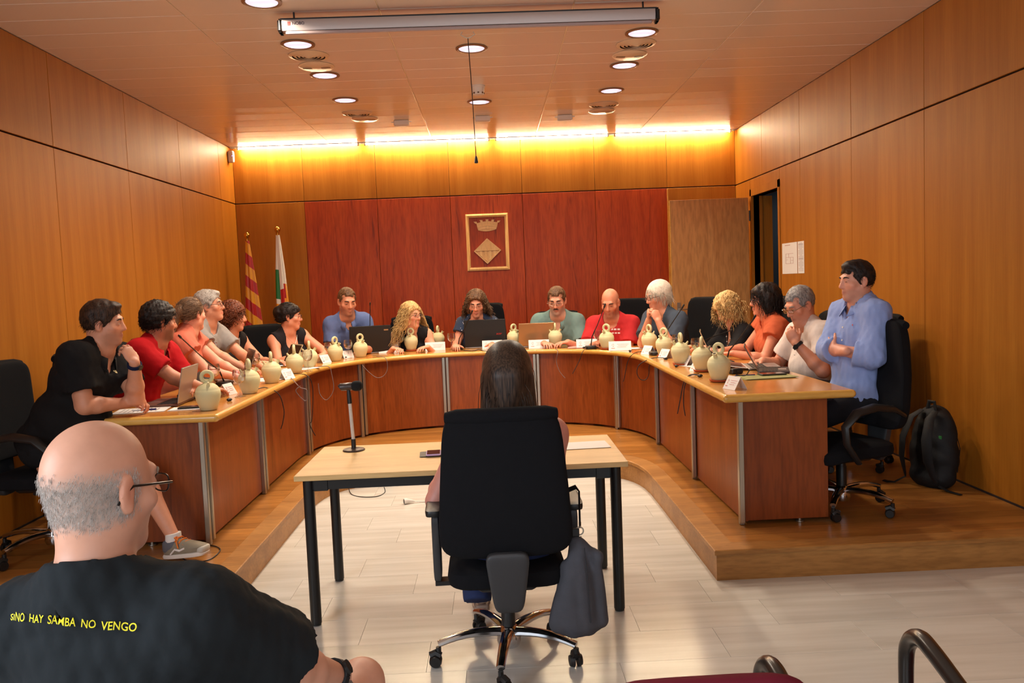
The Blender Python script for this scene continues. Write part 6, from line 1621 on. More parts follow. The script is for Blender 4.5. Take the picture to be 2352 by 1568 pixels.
for sx in (-1, 1): MB().tube([(o3.x+sx*.042, o3.y, .118), (o3.x+sx*.040, o3.y-.002, .075), (o3.x+sx*.036, o3.y+.01, .035)], .005, 6).build('strap', LTAUPE, sd_)
# grey suede bag hanging from the right armrest
bag = empty('handbag', tuple(V(1330, 1440, 3.24)), 0, 'grey suede shoulder bag hanging from the right arm of the office chair', 'bag'); b0 = np.array(bag.location)
def BP(px, py, dy=0.0): return np.array(V(px, py, 3.24+dy))
bv = Vol(BP(1240, 1480)-np.array([.02, .16, .05]), BP(1420, 1180)+np.array([.02, .16, .05]), .006)
for (a, b, ra, rb) in (((1318, 1246), (1300, 1425), .018, .048), ((1330, 1248), (1352, 1425), .018, .048), ((1345, 1262), (1372, 1275), .020, .020), ((1368, 1275), (1378, 1420), .016, .030), ((1325, 1320), (1325, 1430), .05, .06), ((1300, 1300), (1284, 1428), .018, .030)):
    bv.cone(BP(*a), BP(*b), ra, rb, .03)
bv.plane(BP(1330, 1452), (.06, 0, -1))
bv.noise(.006, 30, 5, (1.4, 1.0, .35), n=7, ridge=True)
Vb, Qb = bv.mesh(); np_mesh('bag_body', Vb-b0, Qb, SUEDE, bag)
MB().tube([BP(1305, 1125, .05)-b0, BP(1322, 1118, .02)-b0, BP(1330, 1128)-b0, BP(1331, 1170)-b0, BP(1332, 1206)-b0], .006, 8, flat=(1.6, .5)).build('strap', black_plastic, bag)
rb_ = BP(1331, 1219)-b0; MB().torus(tuple(rb_), .016, .0028, axis='y', n=20, m=6).build('ring', steel, bag)
MB().tube([BP(1332, 1198)-b0, BP(1332, 1212)-b0], .005, 8).build('strap_hook', steel, bag)
MB().tube([BP(1333, 1232)-b0, BP(1337, 1244)-b0, BP(1340, 1256)-b0], [.004, .007, .004], 8).build('clasp', steel, bag)
MB().box(tuple(BP(1322, 1222)-b0), (.03, .012, .035), bev=.003).build('tab', black_plastic, bag)
MB().tube([BP(1342, 1258, -.045)-b0, BP(1350, 1330, -.06)-b0, BP(1357, 1430, -.062)-b0], .0022, 6).build('seam', mat('suede_seam', (48, 48, 53), rough=.9), bag)

# ------------------------------------------------------------------ on the small table
tp = G(813, 1034, .74); t = empty('table_microphone', (tp.x, tp.y, .7405), 0, 'microphone on a short white-taped stand with round base', 'microphone')
brown_base = mat('dark_brown_enamel', (60, 46, 40), rough=.35)
MB().lathe([(.0, .0), (.058, .0), (.060, .003), (.056, .008), (.016, .011), (.014, .014), (0, .014)], 30).build('round_base', brown_base, t)
mx = V(800, 888, tp.y) - Vector((tp.x, tp.y, .7405))
MB().tube([(0, 0, .012), (0, 0, .062)], .0125, 12).build('socket', black_plastic, t)
MB().tube([(0, 0, .055), (mx.x*.35, 0, .14), (mx.x*.75, 0, mx.z-.085)], .0095, 12).build('taped_stem', mat('white_tape', (196, 190, 184), rough=.6, var=.18, vscale=60), t)
MB().tube([(mx.x*.72, 0, mx.z-.09), (mx.x*.9, 0, mx.z-.045), (mx.x, 0, mx.z-.012)], [.013, .012, .009], 12).build('clamp', black_plastic, t)
h_ = MB().tube([(mx.x-.045, 0, mx.z-.004), (mx.x-.040, 0, mx.z), (mx.x+.015, 0, mx.z+.002), (mx.x+.022, 0, mx.z+.002)], [.018, .020, .022, .018], 16).build('microphone_body', mat('mic_bronze_grey', (72, 62, 60), rough=.35, metal=.5), t)
MB().sbox((mx.x+.045, 0, mx.z+.003), (.062, .055, .055), .8, .8, 20, 14).build('foam_windscreen', mat('foam_black', (16, 16, 17), rough=.95, bump=.4, bscale=400), t)
f_ = sheet(990, 1043, 4, 'dark folder under the purple phone on the small table', w=.115, d=.13, m=mat('folder_black', (26, 24, 28), rough=.5), z=.74, lines=False, n=3, name='small_folder', cat='folder', group=None)
phone(996, 1042, 3, 'phone in a pale purple case on the small table', m=mat('case_purple', (186, 164, 212), rough=.4), dz=.0065, w=.075, d=.115, z=.74)
sheet(1338, 1023, 3, 'white sheet of paper on the right of the small table', w=.26, d=.18, z=.74, n=2, lines=False, group=None)
# ------------------------------------------------------------------ floor: socket, cable, box
p = G(935, 1150, .022); t = empty('cable_socket', p, 0, 'white cable socket lying on the floor under the table', 'socket')
sw_m = mat('socket_white', (224, 216, 208), rough=.4)
MB().tube([(-.022, -.010, 0), (-.004, -.003, 0), (.004, 0, 0), (.030, .010, -.004), (.055, .016, -.010)], [.021, .022, .018, .012, .006], 14).build('housing', sw_m, t)
MB().tube([(-.0235, -.0106, 0), (-.021, -.0097, 0)], .018, 14).build('contact_face', black_plastic, t)
MB().tube([(.05, .015, -.010), (.12, .022, -.017), (.22, .02, -.018), (.34, .06, -.018)], .0045, 8).build('cord', sw_m, t)
cable([(G(800, 1118, .03)), G(808, 1135, .004), G(835, 1141, .004), G(868, 1139, .004), G(884, 1130, .004), G(882, 1118, .04)], 'thin dark cable on the floor behind the table legs', group=None)
p = G(889, 1113, .0); gb = empty('floor_junction_box', (p.x, p.y, 0), .5, 'small dark box on the floor behind the table', 'junction box')
MB().box((0, 0, .035), (.07, .05, .07), bev=.004).build('housing', black_metal, gb, smooth=False)
MB().box((0, -.026, .04), (.03, .004, .03)).build('cover', grey_plastic, gb, smooth=False)
# cables under the left desk end
cable([G(405, 1275, PH+.005), G(440, 1290, PH+.005), G(480, 1285, PH+.005), G(505, 1265, PH+.005), G(498, 1255, PH+.005), G(470, 1250, PH+.005)], 'black cable loop on the platform by the sneaker', group=None)

# ------------------------------------------------------------------ the sneaker of the man in black
sp_ = PEOPLE['black']; R0 = sp_['root']; r0 = sp_['r0']
an = np.array(V(398, 1232, 4.44)); toe = np.array(V(470, 1240, 4.40)); d = unit(toe-an-np.array([0, 0, -.0])); d = unit(np.array([d[0], d[1]-.12, 0])); zr = .10
shoe = empty('sneaker'); shoe.parent = R0
cx0, cy0 = an[0]+d[0]*.075, an[1]+d[1]*.075; az = math.atan2(d[1], d[0]); base_z = PH+.004
def SB(mb, name, m):
    def tf(p):
        q = Vector((p.x, p.y, p.z)); tl = .14; c, s_ = math.cos(tl), math.sin(tl)
        x, z = q.x*c-q.z*s_*0, q.z+q.x*math.tan(tl)+.02
        return Vector((cx0-r0[0]+x*math.cos(az)-q.y*math.sin(az), cy0-r0[1]+x*math.sin(az)+q.y*math.cos(az), base_z-r0[2]+z))
    mb.xf(tf); return mb.build(name, m, shoe)
sole_fn = lambda p: Vector((p.x, p.y*(1-.18*max(0, -p.x)/.14), p.z))
SB(MB().sbox((0, 0, .014), (.285, .098, .030), .4, .55, 26, 8, fn=sole_fn), 'sole', mat('sole_white', (214, 206, 196), rough=.6))
SB(MB().sbox((0, 0, .052), (.27, .092, .085), .6, .6, 26, 14, fn=lambda p: Vector((p.x, p.y*(1-.35*max(0, p.z)/.045), p.z*(1.0 if p.z < 0 else (1.35-1.15*max(0, p.x+.06)/.19))))), 'upper', mat('sneaker_grey', (132, 122, 104), rough=.75, var=.15, vscale=20))
SB(MB().sbox((-.085, 0, .070), (.095, .088, .075), .5, .6, 18, 10), 'heel_counter', mat('sneaker_dark_grey', (92, 92, 98), rough=.7))
SB(MB().sbox((.118, 0, .034), (.050, .080, .042), .6, .7, 18, 10), 'toe_cap', mat('sneaker_pale', (186, 180, 168), rough=.7))
for sx in (-1, 1): SB(MB().tube([(-.06, sx*.047, .03), (-.03, sx*.049, .055), (.0, sx*.047, .045), (.03, sx*.047, .055)], .006, 6), 'side_stripe', mat('stripe_white', (220, 214, 210), rough=.6))
orange_lace = mat('lace_orange', (214, 110, 30), rough=.8)
for k in range(5):
    x0 = -.035+.026*k; z0 = .108-.0115*k
    SB(MB().tube([(x0-.004, -.034, z0-.014), (x0, -.015, z0+.001), (x0+.006, .015, z0+.001), (x0+.004, .034, z0-.014)], .0042, 6), 'lace', orange_lace)
SB(MB().tube([(-.035, -.02, .118), (-.025, -.05, .120), (-.005, -.055, .105), (-.02, -.03, .112)], .0036, 6), 'lace_bow', orange_lace)
SB(MB().tube([(-.035, -.02, .116), (-.02, -.045, .09), (-.005, -.052, .06)], .0036, 6), 'lace_bow', orange_lace)
SB(MB().lathe([(.040, .085), (.043, .10), (.041, .135), (.036, .137)], 18, (-.075, 0, 0)), 'sock', SOCK)

# ------------------------------------------------------------------ man in the foreground
hd = V(232, 1122, 1.52)
GREY_SHORT = hair_material('hair_cropped_grey', (186, 176, 168), (216, 208, 202), .6)
fg = person('bald man with glasses seen from behind in a dark T-shirt with yellow lettering', (hd.x+.06, hd.y+.10), 80, hd, (64, 8, 0), ground=0.0, seat_h=.44, s=1.0, skin=(212, 156, 130), shirt=dict(m=C_CHAR, sleeve=.80, neck='loose', flare=.03, g=.020, wr=.006, h=.0065), trousers=cloth('grey_shorts', (96, 92, 92)), girth=1.16, belly=.05, h=.0052, group='people in the room', thick=.98, sw=.182,
    hair=dict(cap=False, surf=True, t=.0008, n=7000, ln=.0065, r=.00034, front=-.01, low=-.094, flow=(0, -.30, -.80), stiff=.97, up=.16, K=4, roots=lambda L: fringe_mask(L)[:, 0] > np.random.default_rng(3).random(len(L))*.9+.05), hair_m=GREY_SHORT, brow_m=BR_G, fringe=(176, 164, 156),
    glasses=dict(m=FRAME_B, tm=FRAME_B, h=.017, tr=.0024, e=.7), arms=dict(R=dict(w=(hd.x+.36, hd.y+.40, .66), pole=(.7, -.4, -.8), f=(-.2, .9, -.2)), L=dict(w=(hd.x-.22, hd.y+.42, .62), pole=(-.7, -.4, -.8), f=(.2, .9, -.2))),
    legs=dict(R=dict(k=(hd.x+.34, hd.y+.66, .535), a=(hd.x+.40, hd.y+.66, .10), short=.78), L=dict(k=(hd.x-.08, hd.y+.58, .50), a=(hd.x-.12, hd.y+.60, .10), short=.78)),
    legs_bare=[((hd.x+.15, hd.y+.12, .52), (hd.x+.34, hd.y+.66, .53), (hd.x+.40, hd.y+.66, .10)), ((hd.x-.03, hd.y+.12, .52), (hd.x-.08, hd.y+.58, .50), (hd.x-.12, hd.y+.60, .10))], watch=('R', mat('watch_strap_black', (22, 22, 24)), (1, 0, .6)), raise_s=(0, .0), seed=21, shoulder_drop=.085, nl=.032)
# neckband
T_ = fg['T']; nb = fg['nb']; nr = .073
ring = []
for k in range(33):
    w = 2*PI*k/32; ring.append(tuple(nb+T_[:, 2]*.004+T_[:, 1]*(.004+nr*1.13*math.sin(w))+T_[:, 0]*(nr*1.13*math.cos(w))-T_[:, 2]*(.022*math.sin(w))-fg['r0']))
MB().tube(ring, .0085, 8, caps=False).build('neckband', C_CHAR, fg['shirt'])
# yellow hand lettering across the back of the T-shirt
bvh = BVHTree.FromPolygons([tuple(v) for v in fg['shirt_V']], [tuple(int(i) for i in q) for q in fg['shirt_Q']])
yl = mat('lettering_yellow', (226, 212, 40), rough=.7)
def lettering(words, m):
    me_all = []; 
    for (txt, x0, y0, x1, y1, hgt) in words:
        o = text_mesh(txt, 1.0, 'lettering', m, None, extrude=0.0, shear=.12, bold=.012); vs = [v.co.copy() for v in o.data.vertices]; fs = [tuple(p.vertices) for p in o.data.polygons]
        bpy.data.objects.remove(o); xm = max(v.x for v in vs); mn = min(v.x for v in vs); out = []
        for v in vs:
            u = (v.x-mn)/(xm-mn); jit = 3.0*math.sin(u*9+x0); px = x0+(x1-x0)*u; py = y0+(y1-y0)*u-(v.y/.72)*hgt+jit*.35
            r_ = Vector(ray(px, py)).normalized(); hit = bvh.ray_cast(Vector((0, 0, CAM_H)), r_)
            p = hit[0] if hit[0] is not None else Vector((0, 0, CAM_H))+r_*1.4
            out.append(p-r_*.006-Vector(fg['r0']))
        me_all.append((out, fs))
    mb = MB()
    for v, f in me_all: mb.add(v, f)
    mb.build('lettering', m, fg['shirt'], smooth=False)
lettering([('SI', 24, 1423, 34, 1424, 15), ('NO', 35, 1425, 56, 1428, 20), ('HAY', 67, 1428, 100, 1431, 19), ('SAMBA', 109, 1431, 173, 1439, 20), ('NO', 186, 1440, 220, 1443, 19), ('VENGO', 233, 1445, 314, 1449, 20)], yl)

# ------------------------------------------------------------------ public chairs
maroon = cloth('maroon_upholstery', (104, 26, 40), var=.15, vs=18)
tube_black = mat('tube_black_gloss', (34, 30, 28), rough=.28, coat=.3)
def smooth_path(P, k=5):
    P = [np.array(p, float) for p in P]; out = []
    for i in range(len(P)-1):
        p0, p1, p2, p3 = P[max(i-1, 0)], P[i], P[i+1], P[min(i+2, len(P)-1)]
        for j in range(k): t = j/k; out.append(tuple(.5*((2*p1)+(-p0+p2)*t+(2*p0-5*p1+4*p2-p3)*t*t+(-p0+3*p1-3*p2+p3)*t**3)))
    return out+[tuple(P[-1])]
def public_chair(loc, yaw, label, arms=(-1, 1)):
    t = empty('public_chair', loc, yaw-PI/2, label, 'chair', 'maroon public chairs')
    MB().sbox((0, .02, .44), (.47, .46, .08), .45, .4, 24, 10).build('seat', maroon, t)
    MB().sbox((0, -.23, .68), (.44, .06, .32), .45, .75, 28, 16, fn=lambda p: Vector((p.x, p.y-.10*p.z+(p.x/.22)**2*.02, p.z))).build('backrest', maroon, t)
    for sx in (-1, 1):
        pts = [(sx*.255, .20, .012), (sx*.262, .22, .30), (sx*.265, .225, .55), (sx*.265, .205, .625), (sx*.265, .15, .660), (sx*.265, .08, .655), (sx*.26, -.04, .62), (sx*.25, -.16, .58), (sx*.235, -.235, .56)]
        if sx not in arms: pts = pts[:3]+[(sx*.262, .20, .43)][:0]
        sp2 = smooth_path(pts) if sx in arms else [(sx*.255, .20, .012), (sx*.26, .215, .22), (sx*.26, .215, .42)]
        MB().tube(sp2, [.014+.008*math.sin(PI*min(1, max(0, i/len(sp2)))) for i in range(len(sp2))], 14).build('arm_leg', tube_black, t)
        MB().tube([(sx*.235, -.22, .60), (sx*.24, -.24, .40), (sx*.25, -.27, .012)], .013, 12).build('rear_leg', tube_black, t)
        MB().tube([(sx*.26, .215, .41), (sx*.24, -.235, .41)], .011, 10).build('side_rail', tube_black, t)
    return t
public_chair((.37, 1.74, 0), math.radians(91), 'maroon public chair at the bottom of the picture, right of the office chair', arms=(1,))
public_chair((1.31, 1.84, 0), math.radians(88), 'public chair at the bottom right with only its black arm showing')
public_chair((hd.x+.05, hd.y+.08, 0), math.radians(80), 'public chair under the bald man in the foreground')

# ------------------------------------------------------------------ backpack by the right wall
bk0 = np.array([2.84, 5.25, PH]); pk = empty('backpack', tuple(bk0), 0, 'black backpack standing against the right wall', 'backpack')
nylon = mat('black_nylon', (15, 15, 16), rough=.7, var=.2, vscale=30, bump=.2, bscale=240)
Rb = frame_from((-.92, -.38, 0)); 
def BK(x, y, z): return bk0+Rb@np.array([x, y, 0])+np.array([0.0, 0, z])+np.array([.10*z, .03*z, 0])
pv = Vol(bk0-np.array([.30, .30, .02]), bk0+np.array([.36, .34, .64]), .008)
pv.ell(BK(0, 0, .20), Rb, (.165, .10, .22), .05); pv.ell(BK(0, 0, .36), Rb, (.140, .085, .17), .05); pv.ell(BK(0, -.06, .19), Rb, (.13, .075, .17), .03); pv.ell(BK(0, .0, .06), Rb, (.155, .095, .075), .04)
pv.plane(bk0, (0, 0, -1)); pv.noise(.004, 34, 8, ridge=True)
Vp, Qp = pv.mesh(); np_mesh('pack_body', Vp-bk0, Qp, nylon, pk)
tl = lambda *p: tuple(BK(*p)-bk0)
MB().tube([tl(-.03, .05, .50), tl(-.02, .055, .555), tl(.02, .055, .555), tl(.03, .05, .50)], .012, 8, flat=(.6, 1.3)).build('top_handle', nylon, pk)
for sx in (-1, 1): MB().tube([tl(sx*.05, .08, .50), tl(sx*.07, .15, .46), tl(sx*.09, .19, .33), tl(sx*.10, .175, .20), tl(sx*.11, .12, .08), tl(sx*.12, .10, .05)], [.016, .022, .024, .022, .012, .006], 8, flat=(.5, 1.4)).build('shoulder_strap', nylon, pk)
MB().tube([tl(.12, .10, .05), tl(.16, .15, .01), tl(.20, .17, .008), tl(.24, .16, .006)], .008, 6, flat=(.5, 1.6)).build('loose_strap', nylon, pk)
MB().tube([tl(-.12, .08, .03), tl(-.17, .06, .008), tl(-.27, .07, .006)], .010, 6, flat=(.4, 1.8)).build('loose_strap', nylon, pk)
MB().box(tl(-.10, .072, .30), (.012, .02, .10), rz=.9, bev=.003).build('green_label', mat('label_green', (40, 120, 50), rough=.6), pk)
MB().tube([tl(-.13, -.07, .10), tl(-.125, -.085, .25), tl(-.08, -.095, .345), tl(.08, -.095, .345), tl(.125, -.085, .25), tl(.13, -.07, .10)], .003, 6).build('zip', key_m, pk)

# ------------------------------------------------------------------ flags
gold = mat('gold_metal', (212, 160, 70), rough=.2, metal=1.0)
def band_cloth(name, c1, c2, period, slant):
    m, nt, b = node_mat(name); N = nt.nodes; L = nt.links
    tc = N.new('ShaderNodeTexCoord'); sx = N.new('ShaderNodeSeparateXYZ'); L.new(tc.outputs['Object'], sx.inputs[0])
    a = N.new('ShaderNodeMath'); a.operation = 'MULTIPLY'; a.inputs[1].default_value = slant; L.new(sx.outputs['X'], a.inputs[0])
    s_ = N.new('ShaderNodeMath'); s_.operation = 'ADD'; L.new(sx.outputs['Z'], s_.inputs[0]); L.new(a.outputs[0], s_.inputs[1])
    d_ = N.new('ShaderNodeMath'); d_.operation = 'DIVIDE'; d_.inputs[1].default_value = period; L.new(s_.outputs[0], d_.inputs[0])
    f_ = N.new('ShaderNodeMath'); f_.operation = 'FRACT'; L.new(d_.outputs[0], f_.inputs[0])
    g_ = N.new('ShaderNodeMath'); g_.operation = 'GREATER_THAN'; g_.inputs[1].default_value = .5; L.new(f_.outputs[0], g_.inputs[0])
    mx = N.new('ShaderNodeMix'); mx.data_type = 'RGBA'; mx.inputs['A'].default_value = (*s2l(c1), 1); mx.inputs['B'].default_value = (*s2l(c2), 1); L.new(g_.outputs[0], mx.inputs['Factor'])
    L.new(mx.outputs['Result'], b.inputs['Base Color']); b.inputs['Roughness'].default_value = .45; b.inputs['Sheen Weight'].default_value = .2; return m
def flag(px, py, y, label, mats, sel, wide, seed, skew=0.0):
    top = V(px, py, y); t = empty('flag_on_pole', (top.x, top.y, PH), 0, label, 'flag', 'flags on poles in the left corner'); zt_ = top.z-PH
    MB().lathe([(.0, 0), (.15, 0), (.155, .012), (.06, .03), (.03, .05), (0, .05)], 24).build('base', gold, t)
    MB().tube([(0, 0, .03), (0, 0, zt_)], .013, 10).build('pole', gold, t)
    MB().lathe([(.0, -.045), (.016, -.042), (.018, -.03), (.03, -.012), (.034, .008), (.028, .026), (.016, .036), (0, .042)], 20, (0, 0, zt_)).build('finial', gold, t)
    nu, nv = 40, 30; V_ = []; Q = []; mi = []
    rg = random.Random(seed); ph = [rg.uniform(0, 6) for _ in range(4)]
    for j in range(nv+1):
        v = j/nv; z = zt_-.06-v*(zt_-.45); R = .022+wide*v**.8
        for i in range(nu):
            w = 2*PI*i/nu; fold = .30*math.sin(5*w+ph[0]+v*1.2)+.16*math.sin(9*w+ph[1]-v*2)
            r = R*(1+fold*min(1, v*4)); V_.append((skew*v+r*math.cos(w), .55*r*math.sin(w), z-.02*math.sin(3*w+ph[2])*v))
    for j in range(nv):
        for i in range(nu):
            Q.append((j*nu+i, (j+1)*nu+i, (j+1)*nu+(i+1) % nu, j*nu+(i+1) % nu)); mi.append(sel(i/nu, j/nv))
    np_mesh('cloth', np.array(V_), np.array(Q), mats, t, mi=mi)
f1 = band_cloth('striped_flag_satin', (222, 150, 24), (176, 20, 22), .272, .9)
flag(567, 541, 9.72, 'flag with red and yellow bands on a gold-tipped pole', [f1], lambda u, v: 0, .082, 3, .03)
fw = [mat('flag_white', (224, 216, 204), rough=.5), mat('flag_green', (30, 110, 50), rough=.5), mat('flag_orange', (232, 150, 30), rough=.5), mat('flag_red', (176, 24, 24), rough=.5)]
def sel2(u, v):
    # u: 0 right side, .25 back, .5 left side, .75 front
    if v > .20 and v < .42 and .50 < u < .66: return 1
    if v > .30 and .80 < u < .97: return 2 if (u > .90 or v > .42) else 3
    if v > .36 and .70 < u < .82: return 3
    if v > .44 and .52 < u < .70: return 2
    return 0
flag(637, 528, 9.72, 'white flag with green and orange parts on a gold-tipped pole', fw, sel2, .072, 8, .03)

# ------------------------------------------------------------------ coat of arms on the red panel
ex0, ex1, ez0, ez1 = -.288, .232, 1.775, 2.468
arms_o = empty('coat_of_arms', ((ex0+ex1)/2, YB, (ez0+ez1)/2), 0, 'carved wooden coat of arms with crown and lozenge in a light frame', 'wall plaque')
maple = wood('carved_maple', (226, 176, 108), (238, 194, 128), stretch=(4, 4, 1), rough=.45, fine=.5, rvar=.02)
W2, H2 = (ex1-ex0)/2, (ez1-ez0)/2; fwid = .042
def rail(pts_o, pts_i, name='frame_rail'):
    (a, b), (c, d_) = pts_o, pts_i
    m1 = ((a[0]+d_[0])/2, (a[1]+d_[1])/2); m2 = ((b[0]+c[0])/2, (b[1]+c[1])/2)
    mb = MB(); v = [(a[0], 0, a[1]), (b[0], 0, b[1]), (b[0], -.02, b[1]), (a[0], -.02, a[1]), (m1[0], -.032, m1[1]), (m2[0], -.032, m2[1]), (c[0], -.018, c[1]), (d_[0], -.018, d_[1]), (c[0], 0, c[1]), (d_[0], 0, d_[1])]
    mb.add(v, [(0, 1, 2, 3), (3, 2, 5, 4), (4, 5, 6, 7), (7, 6, 8, 9), (0, 3, 4, 7, 9), (1, 8, 6, 5, 2)]); mb.build(name, maple, arms_o, smooth=False)
oc = [(-W2, -H2), (W2, -H2), (W2, H2), (-W2, H2)]; ic = [(-W2+fwid, -H2+fwid), (W2-fwid, -H2+fwid), (W2-fwid, H2-fwid), (-W2+fwid, H2-fwid)]
for k in range(4): rail((oc[k], oc[(k+1) % 4]), (ic[(k+1) % 4], ic[k]))
def relief(poly, y0, y1, name, m=maple, mb=None):
    own = mb is None; mb = mb or MB(); n = len(poly)
    v = [(p[0], -y0, p[1]) for p in poly]+[(p[0], -y1, p[1]) for p in poly]
    mb.add(v, [tuple(range(n, 2*n))]+[(i, (i+1) % n, n+(i+1) % n, n+i) for i in range(n)])
    return mb.build(name, m, arms_o, smooth=False) if own else mb
def ap(px, py): q = V(px, py, YB-.02); return (q.x-arms_o.location.x, q.z-arms_o.location.z)
lz = [ap(1088.5, 577), ap(1120, 606), ap(1151, 574), ap(1118.5, 547)]
cxm = sum(p[0] for p in lz)/4; czm = sum(p[1] for p in lz)/4
def sh(poly, k): return [(cxm+(p[0]-cxm)*k, czm+(p[1]-czm)*k) for p in poly]
relief(lz, .0, .010, 'lozenge_plate')
lo_ = lz; li = sh(lz, .90)
for k in range(4): relief([lo_[k], lo_[(k+1) % 4], li[(k+1) % 4], li[k]], .008, .034, 'lozenge_border')
relief([li[0], li[2], li[3]], .008, .030, 'upper_field')
for bx_ in (-.62, -.24, .12, .48):
    hw_ = (li[2][0]-li[0][0])/2; x0 = cxm+bx_*hw_; x1 = x0+hw_*.20
    zb0 = czm-(1-abs((x0-cxm)/hw_))*(li[3][1]-czm)*.96; zb1 = czm-(1-abs((x1-cxm)/hw_))*(li[3][1]-czm)*.96
    relief([(x0, zb0), (x1, zb1), (x1, czm-.002), (x0, czm-.002)], .008, .030, 'pale_bar')
cw0 = ap(1098.5, 529); cw1 = ap(1140, 526); ct0 = ap(1094, 513); ct1 = ap(1143.5, 510.5)
mb = MB(); n = 10
def arc(p, q, bow, k=10): return [(p[0]+(q[0]-p[0])*i/k, p[1]+(q[1]-p[1])*i/k+bow*math.sin(PI*i/k)) for i in range(k+1)]
lowr = arc(cw0, cw1, .012); midr = arc((cw0[0]*.5+ct0[0]*.5, cw0[1]*.6+ct0[1]*.4), (cw1[0]*.5+ct1[0]*.5, cw1[1]*.6+ct1[1]*.4), .020); topr = arc(ct0, ct1, .022)
relief(lowr+midr[::-1], 0, .020, 'crown_band'); relief(midr+topr[::-1], 0, .016, 'crown_wall')
relief(lowr+arc(cw0, cw1, -.018)[::-1], 0, .012, 'crown_opening', maple)
relief([(p[0], p[1]-.004) for p in midr]+[(p[0], p[1]+.005) for p in midr[::-1]], .01, .026, 'crown_moulding')
for k in range(5):
    i0 = k/4; p = (ct0[0]+(ct1[0]-ct0[0])*i0, ct0[1]+(ct1[1]-ct0[1])*i0+.022*math.sin(PI*i0)-.002); lean = (i0-.5)*.03
    relief([(p[0]-.014, p[1]), (p[0]+.014, p[1]), (p[0]+.018+lean, p[1]+.024), (p[0]-.018+lean, p[1]+.024)], 0, .018, 'merlon')

# ------------------------------------------------------------------ papers on the right wall
for (ya, yb, lab, red) in ((8.555, 8.135, 'floor plan sheet pinned beside the door', True), (8.115, 7.955, 'narrow text sheet pinned to the right of the floor plan', False)):
    t = empty('wall_notice', (XR, (ya+yb)/2, 1.745), 0, lab, 'notice', 'notices beside the door')
    MB().box((-.002, 0, 0), (.002, ya-yb, .315)).build('sheet', paper, t, smooth=False); w2 = (ya-yb)/2
    mb = MB()
    if red:
        for (u0, u1, v0, v1) in ((-.5, .5, .30, .31), (-.5, .5, .05, .06), (-.5, .5, -.35, -.34), (-.5, -.48, -.35, .31), (.48, .5, -.35, .06), (-.1, -.08, .05, .31), (.1, .12, -.35, .05), (.2, .5, -.15, -.14), (-.5, -.2, -.1, -.09), (-.6, .1, .85, .88)):
            mb.box((-.0035, -(u0+u1)/2*w2, (v0+v1)/2*.155), (.0006, abs(u1-u0)*w2+.002, abs(v1-v0)*.155+.001))
    else:
        for k in range(24): mb.box((-.0035, 0, .14-.0118*k), (.0006, w2*(1.5 if k % 5 else .9), .0035 if k not in (1, 13) else .007))
    o = mb.build('printed_lines', print_grey if not red else mat('plan_ink', (170, 120, 112), rough=.7), t, smooth=False); o['kind'] = 'stuff'
# ------------------------------------------------------------------ prints and jewellery on the seated people
def wrap(info, polys, m, name, off=.004, parent=None):
    """lay flat shapes, given where they show on the shirt, onto the shirt's surface"""
    bv = BVHTree.FromPolygons([tuple(v) for v in info['shirt_V']], [tuple(int(i) for i in q) for q in info['shirt_Q']]); mb = MB(); r0 = Vector(info['r0'])
    for poly in polys:
        out = []
        for (px, py) in poly:
            r_ = Vector(ray(px, py)).normalized(); h = bv.ray_cast(Vector((0, 0, CAM_H)), r_)
            if h[0] is None: break
            out.append(h[0]-r_*off-r0)
        if len(out) == len(poly): mb.add(out, [tuple(range(len(out)))])
    if mb.v: return mb.build(name, m, parent or info['shirt'], smooth=False)
def blob(cx, cy, rx, ry, n=10, seed=0):
    r = random.Random(seed); return [(cx+rx*math.cos(2*PI*k/n)*r.uniform(.7, 1.1), cy+ry*math.sin(2*PI*k/n)*r.uniform(.7, 1.1)) for k in range(n)]
def text_polys(txt, x0, y0, x1, y1, hgt, shear=.1):
    o = text_mesh(txt, 1.0, 'print', paper, None, extrude=0.0, shear=shear, bold=.01); vs = [v.co.copy() for v in o.data.vertices]; fs = [tuple(p.vertices) for p in o.data.polygons]
    me = o.data; bpy.data.objects.remove(o); a = min(v.x for v in vs); b = max(v.x for v in vs)
    return [[(x0+(x1-x0)*(vs[i].x-a)/(b-a), y0+(y1-y0)*(vs[i].x-a)/(b-a)-vs[i].y/.72*hgt) for i in f] for f in fs]
g = PEOPLE['grey']
wrap(g, [blob(484, 786, 10, 9, 9, 1), blob(488, 803, 12, 7, 9, 2), blob(486, 818, 10, 6, 9, 3), blob(495, 793, 6, 9, 8, 4)], mat('print_crimson', (150, 40, 44), rough=.8), 'chest_print')
wrap(g, [blob(494, 811, 7, 6, 8, 5), blob(479, 797, 5, 5, 8, 6)], mat('print_navy', (40, 40, 66), rough=.8), 'chest_print', off=.0055)
wrap(g, text_polys('S', 474, 806, 487, 806, 27), mat('print_cream', (214, 190, 150), rough=.8), 'chest_letter', off=.007)
c_ = PEOPLE['coral']
wrap(c_, [[(1400+6*k, 738), (1404+6*k, 738), (1404+6*k, 734), (1400+6*k, 734)] for k in range(3)]+[[(1401+5*k, 746), (1404+5*k, 746), (1404+5*k, 742), (1401+5*k, 742)] for k in range(4)], mat('print_dark_red', (92, 22, 26), rough=.8), 'chest_print')
wrap(c_, [[(1394+8*k, 758), (1400+8*k, 758), (1400+8*k, 754), (1394+8*k, 754)] for k in range(4)]+[[(1398+7*k, 766), (1403+7*k, 766), (1403+7*k, 763), (1398+7*k, 763)] for k in range(4)], mat('print_pale', (224, 204, 200), rough=.8), 'chest_print')
b_ = PEOPLE['black']
wrap(b_, [[(263, 853), (266, 849), (268, 853)], [(264, 855), (268, 852), (270, 857)], [(260, 851), (263, 850), (263, 854)]], mat('embroidery_gold', (206, 190, 140), rough=.7), 'chest_emblem')
l_ = PEOPLE['lblue']
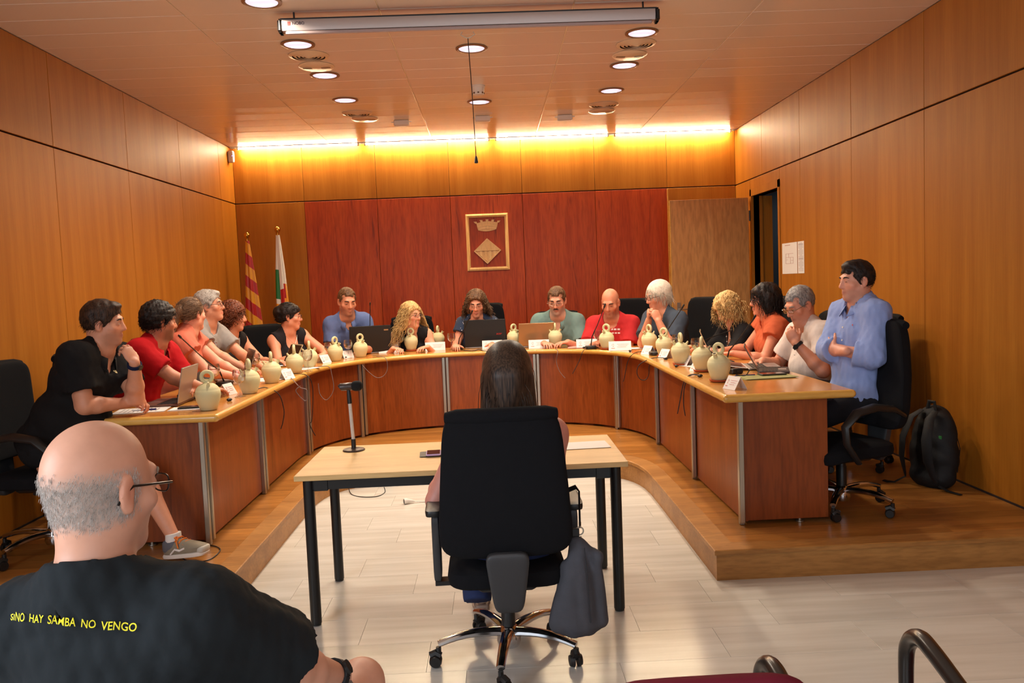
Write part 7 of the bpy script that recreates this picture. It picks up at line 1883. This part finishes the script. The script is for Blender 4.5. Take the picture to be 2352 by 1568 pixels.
wrap(l_, [blob(1958, 746, 1.6, 2.6, 6, 1)], mat('embroidery_red', (196, 84, 84), rough=.7), 'chest_emblem')
def buttons(info, zs, m, fwd=.13):
    T_ = info['T']; nb = info['nb']; r0 = info['r0']; bv = BVHTree.FromPolygons([tuple(v) for v in info['shirt_V']], [tuple(int(i) for i in q) for q in info['shirt_Q']])
    for z in zs:
        o = Vector(nb-T_[:, 2]*z+T_[:, 1]*.5); h = bv.ray_cast(o, Vector(-T_[:, 1]))
        if h[0] is not None:
            p = h[0]-Vector(r0); n_ = Vector(T_[:, 1]); MB().tube([p, p+n_*.003], .0058, 10).build('button', m, info['shirt'])
btn = mat('shirt_button', (220, 216, 210), rough=.3)
buttons(l_, (.16, .24, .32), btn); buttons(PEOPLE['white'], (.11, .15), btn); buttons(PEOPLE['teal'], (.13, .18), btn); buttons(b_, (.10,), btn)
def necklace(info, drop, m, r=.0018, pend=None, beads=0):
    T_ = info['T']; nb = info['nb']; r0 = info['r0']; s = info['s']
    P = lambda x, y, z: nb+T_@(np.array([x, y, z])*s)-r0
    pts = smooth_path([P(-.052, -.02, .018), P(-.060, .045, -.012), P(-.038, .092, -drop*.55), P(0, .108+drop*.15, -drop), P(.038, .092, -drop*.55), P(.060, .045, -.012), P(.052, -.02, .018)], 5)
    n_ = empty('necklace'); n_.parent = info['root']
    MB().tube(pts, r, 6).build('cord', m, n_)
    if beads:
        for k in range(beads):
            q = pts[int((k+.5)*len(pts)/beads)]; MB().sbox(q, (.011, .011, .011), 1, 1, 8, 6).build('bead', mat('pearl_bead', (226, 220, 212), rough=.25), n_)
    if pend: MB().sbox((pts[len(pts)//2][0], pts[len(pts)//2][1], pts[len(pts)//2][2]-.012), (.02, .012, .03), .8, .8, 10, 8).build('pendant', pend, n_)
silver = mat('silver', (206, 200, 196), rough=.25, metal=.9)
necklace(PEOPLE['curly'], .115, black_plastic, .0026, silver)
necklace(PEOPLE['tank'], .085, silver, .0010, silver)
necklace(PEOPLE['blonde2'], .16, silver, .0016, None, 16)
for k in ('tank', 'curly', 'chair'):
    i_ = PEOPLE[k]
    for sx in (-1, 1):
        q = i_['hc']+i_['H']@(np.array([sx*.078, -.004, -.045])*i_['s'])-i_['r0']; MB().sbox(tuple(q), (.009, .009, .012), 1, 1, 8, 6).build('earring', silver, i_['root'])
# the woman in salmon wears a dark hair tie
i_ = PEOPLE['salmon']; q = i_['hc']+i_['H']@(np.array([0, -.118, .042])*i_['s'])-i_['r0']; ax = i_['H'][:, 1]
MB().tube([tuple(q-ax*.008), tuple(q+ax*.008)], .031, 14).build('hair_tie', black_plastic, i_['root'])
